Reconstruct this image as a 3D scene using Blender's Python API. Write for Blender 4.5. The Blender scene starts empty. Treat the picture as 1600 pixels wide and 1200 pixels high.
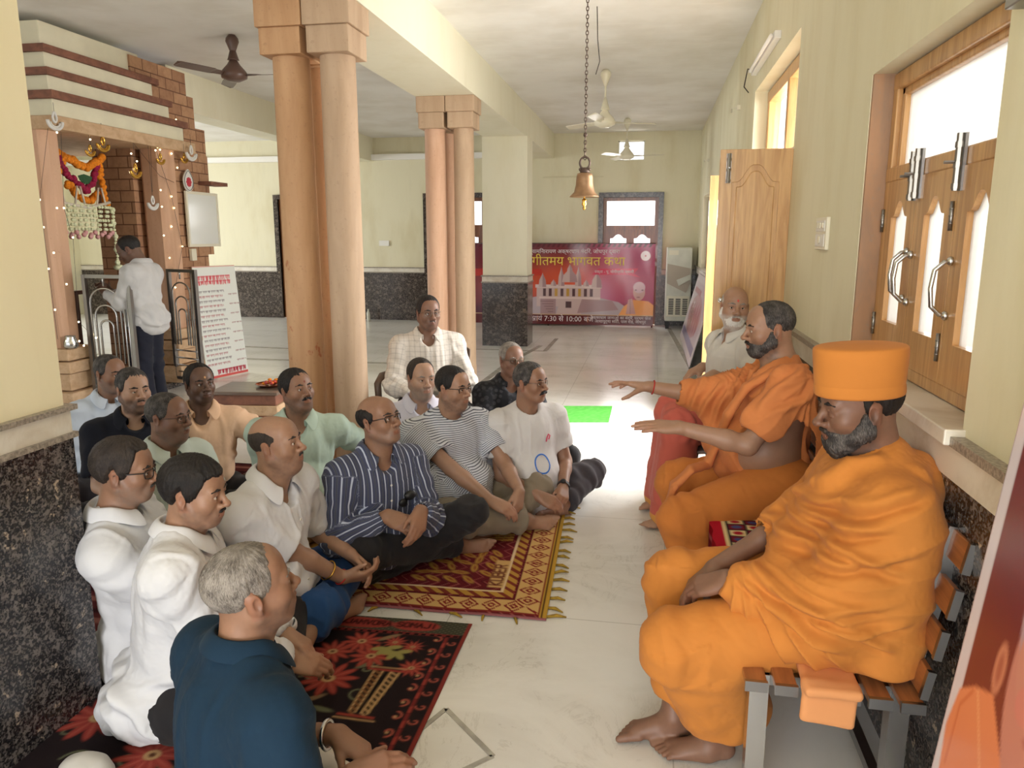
import bpy, bmesh, math, random
import numpy as np
from mathutils import Vector, Matrix
SC = bpy.context.scene; COL = SC.collection
# ---------------------------------------------------------------- camera
F_PX, CAM_H = 1184., 1.60
PITCH = math.atan(230/F_PX); YAW = math.atan(219/math.hypot(F_PX, 230))
cam = bpy.data.cameras.new('camera'); cam_o = bpy.data.objects.new('camera', cam); COL.objects.link(cam_o)
cam.sensor_width = 36; cam.lens = 36*F_PX/1600; cam.clip_start = .05
cam_o.location = (0, 0, CAM_H); cam_o.rotation_euler = (math.pi/2-PITCH, 0, YAW)
SC.camera = cam_o
# ---------------------------------------------------------------- sky, daylight, added ceiling fill, exposure
wd = bpy.data.worlds.new('sky'); SC.world = wd; wd.use_nodes = True
_b = wd.node_tree.nodes['Background']; _b.inputs[0].default_value = (.92, .96, 1.0, 1); _b.inputs[1].default_value = 1.6
def area(name, loc, to, size, power, col=(1, 1, 1)):
    l = bpy.data.lights.new(name, 'AREA'); l.shape = 'RECTANGLE'; l.size, l.size_y = size; l.energy = power; l.color = col
    o = bpy.data.objects.new(name, l); COL.objects.link(o); o.location = loc
    o.rotation_euler = (Vector(to)-Vector(loc)).to_track_quat('-Z', 'Z').to_euler(); return o
area('daylight_door', (2.1, 5.9, 2.1), (0, 5.9, .4), (1.3, 2.5), 215, (1, .985, .96))
area('daylight_window', (1.9, 2.65, 2.2), (.8, 2.65, 1.6), (1.2, 1.3), 28, (1, .97, .92))
area('daylight_far_window', (1.9, 11.8, 2.0), (0, 11.8, .9), (2.2, 1.4), 120, (1, .97, .92))
area('daylight_back_window', (-.4, 15.3, 1.6), (-.4, 14, 1.2), (1.1, 2.2), 70, (1, .98, .95))
area('daylight_courtyard_left', (-12.7, 9.7, 2.0), (-5, 9.7, .9), (5, 2.4), 480, (.95, .98, 1))
area('daylight_entrance', (-.2, -3.6, 2.3), (-.6, 4, 1.1), (4.2, 2.6), 85, (.97, .985, 1))
area('added_ceiling_fill', (-.3, -4.4, .25), (-.5, 2.5, 3.4), (4.5, 2.2), 260, (1, .985, .96))  # unseen lamp added to brighten the ceiling, aimed up from the ground outside
vs = SC.view_settings; vs.view_transform = 'Standard'; vs.look = 'None'; vs.gamma = 1; vs.use_curve_mapping = False; vs.exposure = .60
SC.cycles.max_bounces = 8; SC.cycles.diffuse_bounces = 5; SC.cycles.glossy_bounces = 3; SC.cycles.transparent_max_bounces = 12; SC.cycles.transmission_bounces = 4
SC.cycles.caustics_reflective = False; SC.cycles.caustics_refractive = False; SC.cycles.sample_clamp_indirect = 6
SC.cycles.use_denoising = True
# ---------------------------------------------------------------- where a point of the photograph stands in the hall
_F = np.array([-math.sin(YAW)*math.cos(PITCH), math.cos(YAW)*math.cos(PITCH), -math.sin(PITCH)])
_R = np.array([math.cos(YAW), math.sin(YAW), 0.]); _U = np.cross(_R, _F)
def sight(u, v): return _F+_R*(u-800)/F_PX-_U*(v-600)/F_PX
def atz(u, v, z=0.):
    d = sight(u, v); return np.array([0, 0, CAM_H])+d*(z-CAM_H)/d[2]
def atx(u, v, x):
    d = sight(u, v); return np.array([0, 0, CAM_H])+d*x/d[0]
def aty(u, v, y):
    d = sight(u, v); return np.array([0, 0, CAM_H])+d*y/d[1]
# ---------------------------------------------------------------- mesh helpers
def V(*a): return np.array(a, float)
def nrm(v):
    v = np.asarray(v, float); return v/(np.linalg.norm(v)+1e-12)
def link(o):
    COL.objects.link(o); return o
def raw_mesh(name, verts, faces, mats, smooth=True, midx=None, attrs=None, cattrs=None):
    """faces: (n,4) / (n,3) array or list of tuples"""
    me = bpy.data.meshes.new(name)
    verts = np.asarray(verts, np.float32)
    if isinstance(faces, np.ndarray):
        n, k = faces.shape
        me.vertices.add(len(verts)); me.vertices.foreach_set('co', verts.ravel())
        me.loops.add(n*k); me.loops.foreach_set('vertex_index', faces.astype(np.int32).ravel())
        me.polygons.add(n); me.polygons.foreach_set('loop_start', np.arange(0, n*k, k, dtype=np.int32))
        me.update(calc_edges=True)
    else:
        me.from_pydata([tuple(map(float, v)) for v in verts], [], [tuple(map(int, f)) for f in faces])
    me.polygons.foreach_set('use_smooth', np.full(len(me.polygons), bool(smooth)))
    for m in (mats if isinstance(mats, (list, tuple)) else [mats]): me.materials.append(m)
    if midx is not None: me.polygons.foreach_set('material_index', np.asarray(midx, np.int32))
    for nme, a in (attrs or {}).items():
        at = me.attributes.new(nme, 'FLOAT_VECTOR', 'POINT'); at.data.foreach_set('vector', np.asarray(a, np.float32).ravel())
    for nme, a in (cattrs or {}).items():
        a = np.asarray(a, np.float32)
        if a.shape[1] == 3: a = np.hstack([a, np.ones((len(a), 1), np.float32)])
        at = me.attributes.new(nme, 'FLOAT_COLOR', 'POINT'); at.data.foreach_set('color', a.ravel())
    me.update()
    return me
def tag(o, label=None, cat=None, group=None, kind=None):
    if label: o['label'] = label
    if cat: o['category'] = cat
    if group: o['group'] = group
    if kind: o['kind'] = kind
    return o
def empty(name, loc, label=None, cat=None, group=None, rz=0):
    o = bpy.data.objects.new(name, None); link(o)
    o.location = tuple(map(float, loc)); o.rotation_euler = (0, 0, rz); o.empty_display_size = .1
    return tag(o, label, cat, group)
def world_loc(o):
    p = V(0, 0, 0)
    while o is not None:
        p += V(*o.location); o = o.parent
    return p
class MB:
    """collects shapes, then becomes ONE mesh object"""
    def __init__(s): s.v = []; s.f = []; s.m = []; s.n = 0; s.cur = 0
    def add(s, verts, faces):
        s.v.append(np.asarray(verts, float)); n = s.n
        for f in faces: s.f.append(tuple(int(i)+n for i in f)); s.m.append(s.cur)
        s.n += len(verts); return s
    def box(s, lo, hi, R=None, c=None):
        lo, hi = np.asarray(lo, float), np.asarray(hi, float)
        p = np.array([[(lo, hi)[i][0], (lo, hi)[j][1], (lo, hi)[k][2]] for i in (0, 1) for j in (0, 1) for k in (0, 1)])
        if R is not None: p = p @ np.asarray(R).T
        if c is not None: p = p+np.asarray(c)
        return s.add(p, [(0, 1, 3, 2), (4, 6, 7, 5), (0, 4, 5, 1), (2, 3, 7, 6), (0, 2, 6, 4), (1, 5, 7, 3)])
    def bar(s, a, b, w, t, up=(0, 0, 1)):
        a, b = np.asarray(a, float), np.asarray(b, float); d = nrm(b-a); sd = np.cross(d, up)
        if np.linalg.norm(sd) < 1e-4: sd = np.cross(d, (0, 1, 0))
        sd = nrm(sd); u = np.cross(sd, d); p = []
        for q in (a, b):
            for x, y in ((-1, -1), (1, -1), (1, 1), (-1, 1)): p.append(q+sd*x*w/2+u*y*t/2)
        return s.add(p, [(3, 2, 1, 0), (4, 5, 6, 7), (0, 1, 5, 4), (1, 2, 6, 5), (2, 3, 7, 6), (3, 0, 4, 7)])
    def tube(s, pts, r, n=8, closed=False, caps=True):
        pts = np.asarray(pts, float); m = len(pts); r = np.broadcast_to(np.asarray(r, float), (m,))
        if closed: tg = np.roll(pts, -1, 0)-np.roll(pts, 1, 0)
        else: tg = np.gradient(pts, axis=0)
        tg = tg/(np.linalg.norm(tg, axis=1)[:, None]+1e-12)
        ref = V(0, 0, 1) if abs(tg[0][2]) < .9 else V(1, 0, 0)
        out = []; u = nrm(np.cross(tg[0], ref))
        an = np.arange(n)*2*math.pi/n
        for i in range(m):
            u = nrm(u-tg[i]*np.dot(u, tg[i])); w = np.cross(tg[i], u)
            out.append(pts[i]+r[i]*(np.cos(an)[:, None]*u+np.sin(an)[:, None]*w))
        fs = []
        for i in range(m if closed else m-1):
            a, b = i*n, ((i+1) % m)*n
            for j in range(n): fs.append((a+j, a+(j+1) % n, b+(j+1) % n, b+j))
        if not closed and caps:
            fs.append(tuple(range(n-1, -1, -1))); fs.append(tuple((m-1)*n+j for j in range(n)))
        return s.add(np.vstack(out), fs)
    def lathe(s, prof, c=(0, 0, 0), n=24, sx=1, sy=1, R=None):
        prof = np.asarray(prof, float); an = np.arange(n)*2*math.pi/n; m = len(prof)
        p = np.array([[r*math.cos(a)*sx, r*math.sin(a)*sy, z] for r, z in prof for a in an])
        if R is not None: p = p @ np.asarray(R).T
        fs = [(i*n+j, i*n+(j+1) % n, (i+1)*n+(j+1) % n, (i+1)*n+j) for i in range(m-1) for j in range(n)]
        if prof[0][0] > 1e-6: fs.append(tuple(range(n-1, -1, -1)))
        if prof[-1][0] > 1e-6: fs.append(tuple((m-1)*n+j for j in range(n)))
        return s.add(p+np.asarray(c), fs)
    def prism(s, poly, fn, t0, t1):
        """outline poly (2D) swept from t0 to t1; fn(a,b,t)->xyz"""
        n = len(poly)
        p = [fn(a, b, t0) for a, b in poly]+[fn(a, b, t1) for a, b in poly]
        return s.add(p, [tuple(range(n-1, -1, -1)), tuple(range(n, 2*n))]+[(i, (i+1) % n, n+(i+1) % n, n+i) for i in range(n)])
    def sphere(s, c, r, n=12, m=8, R=None):
        r = np.broadcast_to(np.asarray(r, float), (3,)); p = [[0, 0, -1]]
        for i in range(1, m):
            t = -math.pi/2+math.pi*i/m
            for j in range(n):
                a = 2*math.pi*j/n; p.append([math.cos(t)*math.cos(a), math.cos(t)*math.sin(a), math.sin(t)])
        p.append([0, 0, 1]); p = np.array(p)*r
        if R is not None: p = p @ np.asarray(R).T
        f = [(0, 1+(j+1) % n, 1+j) for j in range(n)]
        for i in range(m-2):
            for j in range(n): f.append((1+i*n+j, 1+i*n+(j+1) % n, 1+(i+1)*n+(j+1) % n, 1+(i+1)*n+j))
        L = len(p)-1; f += [(L, L-n+j, L-n+(j+1) % n) for j in range(n)]
        return s.add(p+np.asarray(c), f)
    def build(s, name, mats, parent=None, smooth=False, bevel=0, label=None, cat=None, group=None, kind=None, sub=0):
        v = np.vstack(s.v)
        if parent is not None:
            v = v-world_loc(parent)
        me = raw_mesh(name, v, s.f, mats, smooth, s.m)
        o = bpy.data.objects.new(name, me); link(o)
        if parent is not None: o.parent = parent
        if bevel:
            b = o.modifiers.new('b', 'BEVEL'); b.width = bevel; b.segments = 2; b.limit_method = 'ANGLE'
        if sub:
            b = o.modifiers.new('s', 'SUBSURF'); b.levels = sub; b.render_levels = sub
        if smooth == 'auto':
            me.polygons.foreach_set('use_smooth', np.full(len(me.polygons), True))
            me.set_sharp_from_angle(angle=math.radians(40))
        return tag(o, label, cat, group, kind)
# ---------------------------------------------------------------- noise
_rs = np.random.RandomState(7); _T = _rs.rand(64, 64, 64).astype(np.float32)
def vnoise(P):
    P = np.asarray(P, float); i = np.floor(P).astype(int); f = P-i; f = f*f*(3-2*f); i &= 63; j = (i+1) & 63
    x0, y0, z0 = i.T; x1, y1, z1 = j.T; fx, fy, fz = f.T
    a = _T[x0, y0, z0]*(1-fx)+_T[x1, y0, z0]*fx; b = _T[x0, y1, z0]*(1-fx)+_T[x1, y1, z0]*fx
    c = _T[x0, y0, z1]*(1-fx)+_T[x1, y0, z1]*fx; d = _T[x0, y1, z1]*(1-fx)+_T[x1, y1, z1]*fx
    return ((a*(1-fy)+b*fy)*(1-fz)+(c*(1-fy)+d*fy)*fz)*2-1
def fbm(P, o=3):
    s = 0; a = 1.
    for k in range(o): s = s+a*vnoise(P*(2**k)+k*17.3); a *= .5
    return s/1.6
def ss(a, b, x):
    t = np.clip((x-a)/(b-a), 0, 1); return t*t*(3-2*t)
# ---------------------------------------------------------------- implicit surfaces -> one smooth continuous skin
def smin(a, b, k):
    h = np.clip(.5+.5*(b-a)/k, 0, 1); return b+(a-b)*h-k*h*(1-h)
class Field:
    def __init__(s): s.ops = []
    def copy(s):
        f = Field(); f.ops = list(s.ops); return f
    def _p(s, fn, lo, hi, k, op):
        s.ops.append((fn, np.asarray(lo, float), np.asarray(hi, float), k, op)); return s
    def cone(s, a, b, ra, rb, k=.02, op='+', cut=False):
        a, b = np.asarray(a, float), np.asarray(b, float); d = b-a; L = np.dot(d, d)+1e-12
        def fn(X, Y, Z):
            px, py, pz = X-a[0], Y-a[1], Z-a[2]
            t = np.clip((px*d[0]+py*d[1]+pz*d[2])/L, 0, 1)
            q = np.sqrt((px-t*d[0])**2+(py-t*d[1])**2+(pz-t*d[2])**2)-(ra+(rb-ra)*t)
            return np.maximum(q, ((px-d[0])*d[0]+(py-d[1])*d[1]+(pz-d[2])*d[2])/math.sqrt(L)) if cut else q
        r = max(ra, rb); return s._p(fn, np.minimum(a, b)-r, np.maximum(a, b)+r, k, op)
    def chain(s, pts, rs, k=.01, op='+'):
        rs = np.broadcast_to(np.asarray(rs, float), (len(pts),))
        for i in range(len(pts)-1): s.cone(pts[i], pts[i+1], rs[i], rs[i+1], k, op)
        return s
    def ell(s, c, r, k=.02, R=None, op='+'):
        c, r = np.asarray(c, float), np.asarray(r, float)*np.ones(3); R = np.eye(3) if R is None else np.asarray(R)
        def fn(X, Y, Z):
            q = [X-c[0], Y-c[1], Z-c[2]]
            u = [(R[0, i]*q[0]+R[1, i]*q[1]+R[2, i]*q[2])/r[i] for i in range(3)]   # columns of R = axes
            k0 = np.sqrt(u[0]**2+u[1]**2+u[2]**2); k1 = np.sqrt((u[0]/r[0])**2+(u[1]/r[1])**2+(u[2]/r[2])**2)+1e-9
            return k0*(k0-1)/k1
        e = np.abs(R) @ r
        return s._p(fn, c-e, c+e, k, op)
    def box(s, c, h, rd, k=.02, R=None, op='+'):
        c, h = np.asarray(c, float), np.asarray(h, float); R = np.eye(3) if R is None else np.asarray(R)
        def fn(X, Y, Z):
            q = [X-c[0], Y-c[1], Z-c[2]]
            u = [np.abs(R[0, i]*q[0]+R[1, i]*q[1]+R[2, i]*q[2])-(h[i]-rd) for i in range(3)]
            return np.sqrt(sum(np.maximum(w, 0)**2 for w in u))+np.minimum(np.maximum(np.maximum(u[0], u[1]), u[2]), 0)-rd
        e = np.abs(R) @ h
        return s._p(fn, c-e, c+e, k, op)
    def half(s, p, n, k=.004):
        """keep the side where (x-p).n < 0"""
        p, n = np.asarray(p, float), nrm(n)
        s.ops.append((lambda X, Y, Z: (X-p[0])*n[0]+(Y-p[1])*n[1]+(Z-p[2])*n[2], None, None, k, '&')); return s
    def keep(s, fn, k=.004):
        s.ops.append((fn, None, None, k, '&')); return s
    def bounds(s):
        lo = np.min([o[1] for o in s.ops if o[4] == '+'], 0); hi = np.max([o[2] for o in s.ops if o[4] == '+'], 0); return lo, hi
    def grid(s, lo, hi, h):
        n = np.ceil((hi-lo)/h).astype(int)+1
        ax = [(lo[i]+h*np.arange(n[i])).astype(np.float32) for i in range(3)]
        d = np.full(tuple(n), .5, np.float32)
        for fn, a, b, k, op in s.ops:
            if a is None: sl = (slice(None),)*3
            else:
                m = max(k, h)*1.5+3*h
                i0 = np.maximum(np.floor((a-m-lo)/h).astype(int), 0); i1 = np.minimum(np.ceil((b+m-lo)/h).astype(int)+1, n)
                if np.any(i1 <= i0): continue
                sl = tuple(slice(i0[i], i1[i]) for i in range(3))
            p = fn(ax[0][sl[0]][:, None, None], ax[1][sl[1]][None, :, None], ax[2][sl[2]][None, None, :])
            if op == '+': d[sl] = smin(d[sl], p, k)
            elif op == '-': d[sl] = -smin(-d[sl], p, k)
            else: d[sl] = -smin(-d[sl], -p, k)
        return d
    def net(s, h, lo=None, hi=None, sm=1):
        L, H = s.bounds()
        lo = L-.02-2*h if lo is None else np.asarray(lo, float); hi = H+.02+2*h if hi is None else np.asarray(hi, float)
        v, q = surfnet(s.grid(lo, hi, h), lo, h)
        for _ in range(sm): v = relax(v, q)
        return v, q
_CO = np.array([[i, j, k] for i in (0, 1) for j in (0, 1) for k in (0, 1)])
_ED = [(a, b) for a in range(8) for b in range(a+1, 8) if np.abs(_CO[a]-_CO[b]).sum() == 1]
def surfnet(d, lo, h):
    s = d < 0; n = np.array(d.shape)-1
    c = np.zeros(tuple(n), np.int8)
    for o in _CO: c += s[o[0]:o[0]+n[0], o[1]:o[1]+n[1], o[2]:o[2]+n[2]]
    act = (c > 0) & (c < 8); ids = np.argwhere(act); idx = np.full(act.shape, -1, np.int64); idx[act] = np.arange(len(ids))
    vals = [d[ids[:, 0]+o[0], ids[:, 1]+o[1], ids[:, 2]+o[2]] for o in _CO]
    acc = np.zeros((len(ids), 3)); cnt = np.zeros(len(ids))
    for a, b in _ED:
        m = (vals[a] < 0) != (vals[b] < 0); t = vals[a][m]/(vals[a][m]-vals[b][m])
        acc[m] += _CO[a]+t[:, None]*(_CO[b]-_CO[a]); cnt[m] += 1
    v = lo+h*(ids+acc/np.maximum(cnt, 1)[:, None]); Q = []
    for ax in range(3):
        b, cx = (ax+1) % 3, (ax+2) % 3
        sl0 = [slice(None)]*3; sl1 = [slice(None)]*3; sl0[ax] = slice(0, -1); sl1[ax] = slice(1, None)
        e = s[tuple(sl0)] != s[tuple(sl1)]; p = np.argwhere(e)
        p = p[(p[:, b] > 0) & (p[:, cx] > 0) & (p[:, b] < n[b]) & (p[:, cx] < n[cx])]
        ins = s[p[:, 0], p[:, 1], p[:, 2]]
        def at(db, dc):
            q = p.copy(); q[:, b] += db; q[:, cx] += dc; return idx[q[:, 0], q[:, 1], q[:, 2]]
        q = np.stack([at(-1, -1), at(0, -1), at(0, 0), at(-1, 0)], 1); q[~ins] = q[~ins][:, ::-1]; Q.append(q)
    q = np.vstack(Q); return v, q[(q >= 0).all(1)]
def relax(v, q, w=.5):
    a = np.zeros_like(v); c = np.zeros(len(v))
    for i in range(4):
        x, y = q[:, i], q[:, (i+1) % 4]
        for k in range(3): a[:, k] += np.bincount(x, v[y, k], len(v))+np.bincount(y, v[x, k], len(v))
        c += np.bincount(x, minlength=len(v))+np.bincount(y, minlength=len(v))
    ok = c > 0; r = v.copy(); r[ok] = v[ok]*(1-w)+w*a[ok]/c[ok][:, None]; return r
def vnormals(v, q):
    n = np.cross(v[q[:, 2]]-v[q[:, 0]], v[q[:, 3]]-v[q[:, 1]]); a = np.zeros_like(v)
    for i in range(4):
        for k in range(3): a[:, k] += np.bincount(q[:, i], n[:, k], len(v))
    return a/(np.linalg.norm(a, axis=1)[:, None]+1e-12)
def net_obj(name, parent, v, q, mats, attrs=None, cattrs=None, label=None):
    me = raw_mesh(name, v-world_loc(parent), q, mats, True, None, attrs, cattrs)
    o = bpy.data.objects.new(name, me); link(o); o.parent = parent
    return tag(o, label)
def frame(fwd, up=(0, 0, 1)):
    """columns: side (person's right), forward, up"""
    f = nrm(fwd); s = nrm(np.cross(f, up)); u = np.cross(s, f); return np.stack([s, f, u], 1)
def ik(a, b, l1, l2, pole):
    d = b-a; L = np.linalg.norm(d); Lc = min(L, (l1+l2)*.999); u = d/(L+1e-9)
    x = (l1*l1-l2*l2+Lc*Lc)/(2*Lc); hgt = math.sqrt(max(l1*l1-x*x, 0)); p = np.asarray(pole, float); p = nrm(p-u*np.dot(p, u))
    return a+u*x+p*hgt
# ---------------------------------------------------------------- materials
M = {}
def nt(name):
    m = bpy.data.materials.new(name); m.use_nodes = True; t = m.node_tree; b = t.nodes['Principled BSDF']; return m, t, b
def lin(c): return tuple((x/12.92 if x <= .04045 else ((x+.055)/1.055)**2.4) for x in [y/255. for y in c])
def rgba(c): return (*c, 1)
class NB:
    """tiny node-building helper"""
    def __init__(s, t): s.t = t
    def n(s, typ, **k):
        o = s.t.nodes.new(typ)
        for a, b in k.items(): setattr(o, a, b)
        return o
    def l(s, a, b): s.t.links.new(a, b)
    def val(s, sock, x):
        if hasattr(x, 'default_value') or hasattr(x, 'links'): s.l(x, sock)
        else: sock.default_value = x
    def math(s, op, a, b=0., c=None, clamp=False):
        o = s.n('ShaderNodeMath', operation=op, use_clamp=clamp); s.val(o.inputs[0], a); s.val(o.inputs[1], b)
        if c is not None: s.val(o.inputs[2], c)
        return o.outputs[0]
    def mix(s, f, a, b, blend='MIX'):
        o = s.n('ShaderNodeMix', data_type='RGBA', blend_type=blend); s.val(o.inputs[0], f)
        s.val(o.inputs[6], rgba(a) if isinstance(a, tuple) and len(a) == 3 else a); s.val(o.inputs[7], rgba(b) if isinstance(b, tuple) and len(b) == 3 else b)
        return o.outputs[2]
    def noise(s, vec, scale, detail=3, rough=.55, dist=0.):
        o = s.n('ShaderNodeTexNoise'); o.inputs['Scale'].default_value = scale; o.inputs['Detail'].default_value = detail; o.inputs['Roughness'].default_value = rough; o.inputs['Distortion'].default_value = dist
        if vec is not None: s.l(vec, o.inputs['Vector'])
        return o.outputs['Fac']
    def vor(s, vec, scale, feat='F1', out='Distance', rnd=1.):
        o = s.n('ShaderNodeTexVoronoi', feature=feat); o.inputs['Scale'].default_value = scale; o.inputs['Randomness'].default_value = rnd
        if vec is not None: s.l(vec, o.inputs['Vector'])
        return o.outputs[out]
    def ramp(s, f, stops):
        o = s.n('ShaderNodeValToRGB'); e = o.color_ramp.elements
        while len(e) < len(stops): e.new(.5)
        for i, (p, c) in enumerate(stops): e[i].position = p; e[i].color = rgba(c) if len(c) == 3 else c
        s.l(f, o.inputs[0]); return o.outputs[0]
    def step(s, f, a, b):
        o = s.n('ShaderNodeMapRange', interpolation_type='SMOOTHSTEP'); s.val(o.inputs[0], f); o.inputs[1].default_value = a; o.inputs[2].default_value = b; return o.outputs[0]
    def obj(s, scale=None, rot=None, loc=None, src='Object'):
        c = s.n('ShaderNodeTexCoord').outputs[src]
        if scale is None and rot is None and loc is None: return c
        m = s.n('ShaderNodeMapping'); s.l(c, m.inputs[0])
        if scale: m.inputs['Scale'].default_value = scale
        if rot: m.inputs['Rotation'].default_value = rot
        if loc: m.inputs['Location'].default_value = loc
        return m.outputs[0]
    def pos(s): return s.n('ShaderNodeNewGeometry').outputs['Position']
    def map(s, v, scale=(1, 1, 1), rot=(0, 0, 0), loc=(0, 0, 0)):
        m = s.n('ShaderNodeMapping'); s.l(v, m.inputs[0]); m.inputs['Scale'].default_value = scale; m.inputs['Rotation'].default_value = rot; m.inputs['Location'].default_value = loc; return m.outputs[0]
    def attr(s, name, out='Vector'): return s.n('ShaderNodeAttribute', attribute_name=name).outputs[out]
    def xyz(s, v):
        o = s.n('ShaderNodeSeparateXYZ'); s.l(v, o.inputs[0]); return o.outputs
    def bump(s, b, hgt, strength=.3, dist=.01):
        o = s.n('ShaderNodeBump'); o.inputs['Strength'].default_value = strength; o.inputs['Distance'].default_value = dist; s.l(hgt, o.inputs['Height']); s.l(o.outputs[0], b.inputs['Normal'])
def simple(name, col, rough=.6, metal=0., spec=.5, bump=0, bs=200, var=0., vs=8, sheen=0.):
    m, t, b = nt(name); k = NB(t); c = lin(col)
    b.inputs['Base Color'].default_value = rgba(c); b.inputs['Roughness'].default_value = rough; b.inputs['Metallic'].default_value = metal; b.inputs['Specular IOR Level'].default_value = spec
    if sheen: b.inputs['Sheen Weight'].default_value = sheen
    if var:
        nz = k.noise(k.obj(), vs, 4); k.l(k.mix(k.step(nz, .3, .7), tuple(x*(1-var) for x in c), tuple(min(1, x*(1+var)) for x in c)), b.inputs['Base Color'])
    if bump: k.bump(b, k.noise(k.obj(), bs, 2), bump, .002)
    M[name] = m; return m
def cloth(name, col, pattern=None, rough=.85, c2=None, c3=None, weave=.12, sheen=.08):
    m, t, b = nt(name); k = NB(t); c = lin(col); b.inputs['Roughness'].default_value = rough; b.inputs['Specular IOR Level'].default_value = .2; b.inputs['Sheen Weight'].default_value = sheen
    loc = k.attr('loc'); x, y, z = k.xyz(loc)
    out = k.mix(k.step(k.noise(loc, 9, 3), .3, .7), tuple(q*.95 for q in c), c)
    if pattern: out = pattern(k, x, y, z, out, lin(c2) if c2 else None, lin(c3) if c3 else None, loc)
    k.l(out, b.inputs['Base Color'])
    k.bump(b, k.noise(k.obj(), 700, 1), weave, .0015)
    M[name] = m; return m
def skinmat():
    m, t, b = nt('skin'); k = NB(t); c = k.attr('Col', 'Color'); k.l(c, b.inputs['Base Color'])
    b.inputs['Roughness'].default_value = .48; b.inputs['Specular IOR Level'].default_value = .45
    b.inputs['Subsurface Weight'].default_value = .12; b.inputs['Subsurface Radius'].default_value = (.012, .005, .003); b.inputs['Subsurface Scale'].default_value = 1.
    k.bump(b, k.noise(k.obj(), 420, 3, .7), .12, .002); M['skin'] = m
def hairmat(name, c1, c2, thr=.5, scale=1.):
    m, t, b = nt(name); k = NB(t); loc = k.attr('loc'); x, y, z = k.xyz(loc)
    a = k.math('ARCTAN2', x, y); co = k.n('ShaderNodeCombineXYZ'); k.l(k.math('MULTIPLY', a, 30.), co.inputs[0]); k.l(k.math('MULTIPLY', y, 45.), co.inputs[1]); k.l(k.math('MULTIPLY', z, 45.), co.inputs[2])
    n = k.noise(co.outputs[0], 2.6*scale, 3, .7); n2 = k.noise(loc, 26, 2)
    f = k.math('ADD', k.math('MULTIPLY', n, .65), k.math('MULTIPLY', n2, .35))
    k.l(k.mix(k.step(f, thr-.13, thr+.13), lin(c1), lin(c2)), b.inputs['Base Color']); b.inputs['Roughness'].default_value = .55; b.inputs['Specular IOR Level'].default_value = .35
    k.bump(b, n, .5, .004); M[name] = m
# ---------------------------------------------------------------- people
def head_field(f, H, R, S=1., fat=0., nose=1., neck=None, nr=.056, lean=0.):
    """adds a head to field f. H centre, R columns side/forward/up"""
    T = lambda *p: H+R @ (V(*p)*S)
    e = lambda c, r, k, op='+': f.ell(T(*c), V(*r)*S, k*S, R, op)
    c = lambda a, b, ra, rb, k, op='+': f.cone(T(*a), T(*b), ra*S, rb*S, k*S, op)
    w = 1+fat*.5
    e((0, -.014, .036), (.075, .097, .082), .01)
    e((0, .028, -.025), (.062*w, .064, .088), .03)
    e((0, .050, .045), (.057, .036, .05), .03)
    for s in (-1, 1):
        c((s*.058*w, -.004, -.05), (s*.026, .058, -.094), .022+fat*.02, .02+fat*.008, .03)
        e((s*.043*w, .056, -.026), (.024+fat*.012, .026, .024+fat*.012), .03)
    e((0, .067, -.098), (.027, .02, .019), .025)
    if fat > .1: e((0, .03, -.112), (.05, .045, .028*(1+fat)), .03)
    c((-.042, .076, .021), (.042, .076, .021), .0125, .0125, .016)
    for s in (-1, 1):
        e((s*.032, .101, -.001), (.019, .016, .0125), .01, '-')
        e((s*.032, .074, -.001), (.0125, .0115, .0115), .004)
        c((s*.0155, .085, .000), (s*.032, .0905, .0088), .0032, .0042, .003); c((s*.032, .0905, .0088), (s*.0485, .080, .001), .0042, .0032, .003); c((s*.018, .083, .012), (s*.046, .080, .012), .007, .007, .006)
        c((s*.0165, .0845, -.003), (s*.032, .0878, -.0105), .0028, .0034, .004); c((s*.032, .0878, -.0105), (s*.0475, .079, -.003), .0034, .0028, .004)
    n = nose*1.18
    c((0, .088, .012), (0, .088+.018*n, -.026), .0075, .0095, .012); e((0, .088+.02*n, -.031), (.0125*n, .0125, .0115), .008)
    for s in (-1, 1):
        e((s*.0135*n, .086+.011*n, -.035), (.0085, .011, .008), .007)
        e((s*.0065, .091+.014*n, -.043), (.0035, .005, .004), .003, '-')
    e((0, .083, -.065), (.03, .017, .024), .02)
    c((-.021, .088, -.0665), (0, .0985, -.0615), .0045, .006, .006); c((0, .0985, -.0615), (.021, .088, -.0665), .006, .0045, .006)
    c((-.018, .088, -.0735), (.018, .088, -.0735), .006, .006, .006); e((0, .095, -.0745), (.013, .006, .0065), .006)
    c((-.022, .096, -.0685), (.022, .096, -.0685), .0018, .0018, .003, '-'); 
    for s in (-1, 1):
        Re = R @ rot(2, s*-.35)
        f.ell(T(s*.0775, -.012, -.008), V(.0085, .0195, .0315)*S, .006*S, Re)
        f.ell(T(s*.0745, -.022, .008), V(.007, .013, .016)*S, .006*S, Re)
        f.ell(T(s*.086, -.006, -.006), V(.006, .0105, .017)*S, .004*S, Re, '-')
        c((s*.079, -.003, -.034), (s*.077, .0, -.038), .0075, .006, .005)
    if neck is not None:
        f.cone(T(0, -.03, -.05), neck, nr*S, nr*1.12*S, .035*S)
        f.cone(T(0, .01, -.09), neck+(R[:, 1])*.02*S, .036*S*(1+fat*.8), nr*.8*S, .04*S)
def rot(ax, a):
    c, s = math.cos(a), math.sin(a); M = np.eye(3); i, j = [(1, 2), (2, 0), (0, 1)][ax]
    M[i, i] = c; M[j, j] = c; M[i, j] = -s; M[j, i] = s; return M
def axrot(u, a):
    u = nrm(u); K = np.array([[0, -u[2], u[1]], [u[2], 0, -u[0]], [-u[1], u[0], 0]])
    return np.eye(3)+math.sin(a)*K+(1-math.cos(a))*(K @ K)
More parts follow.
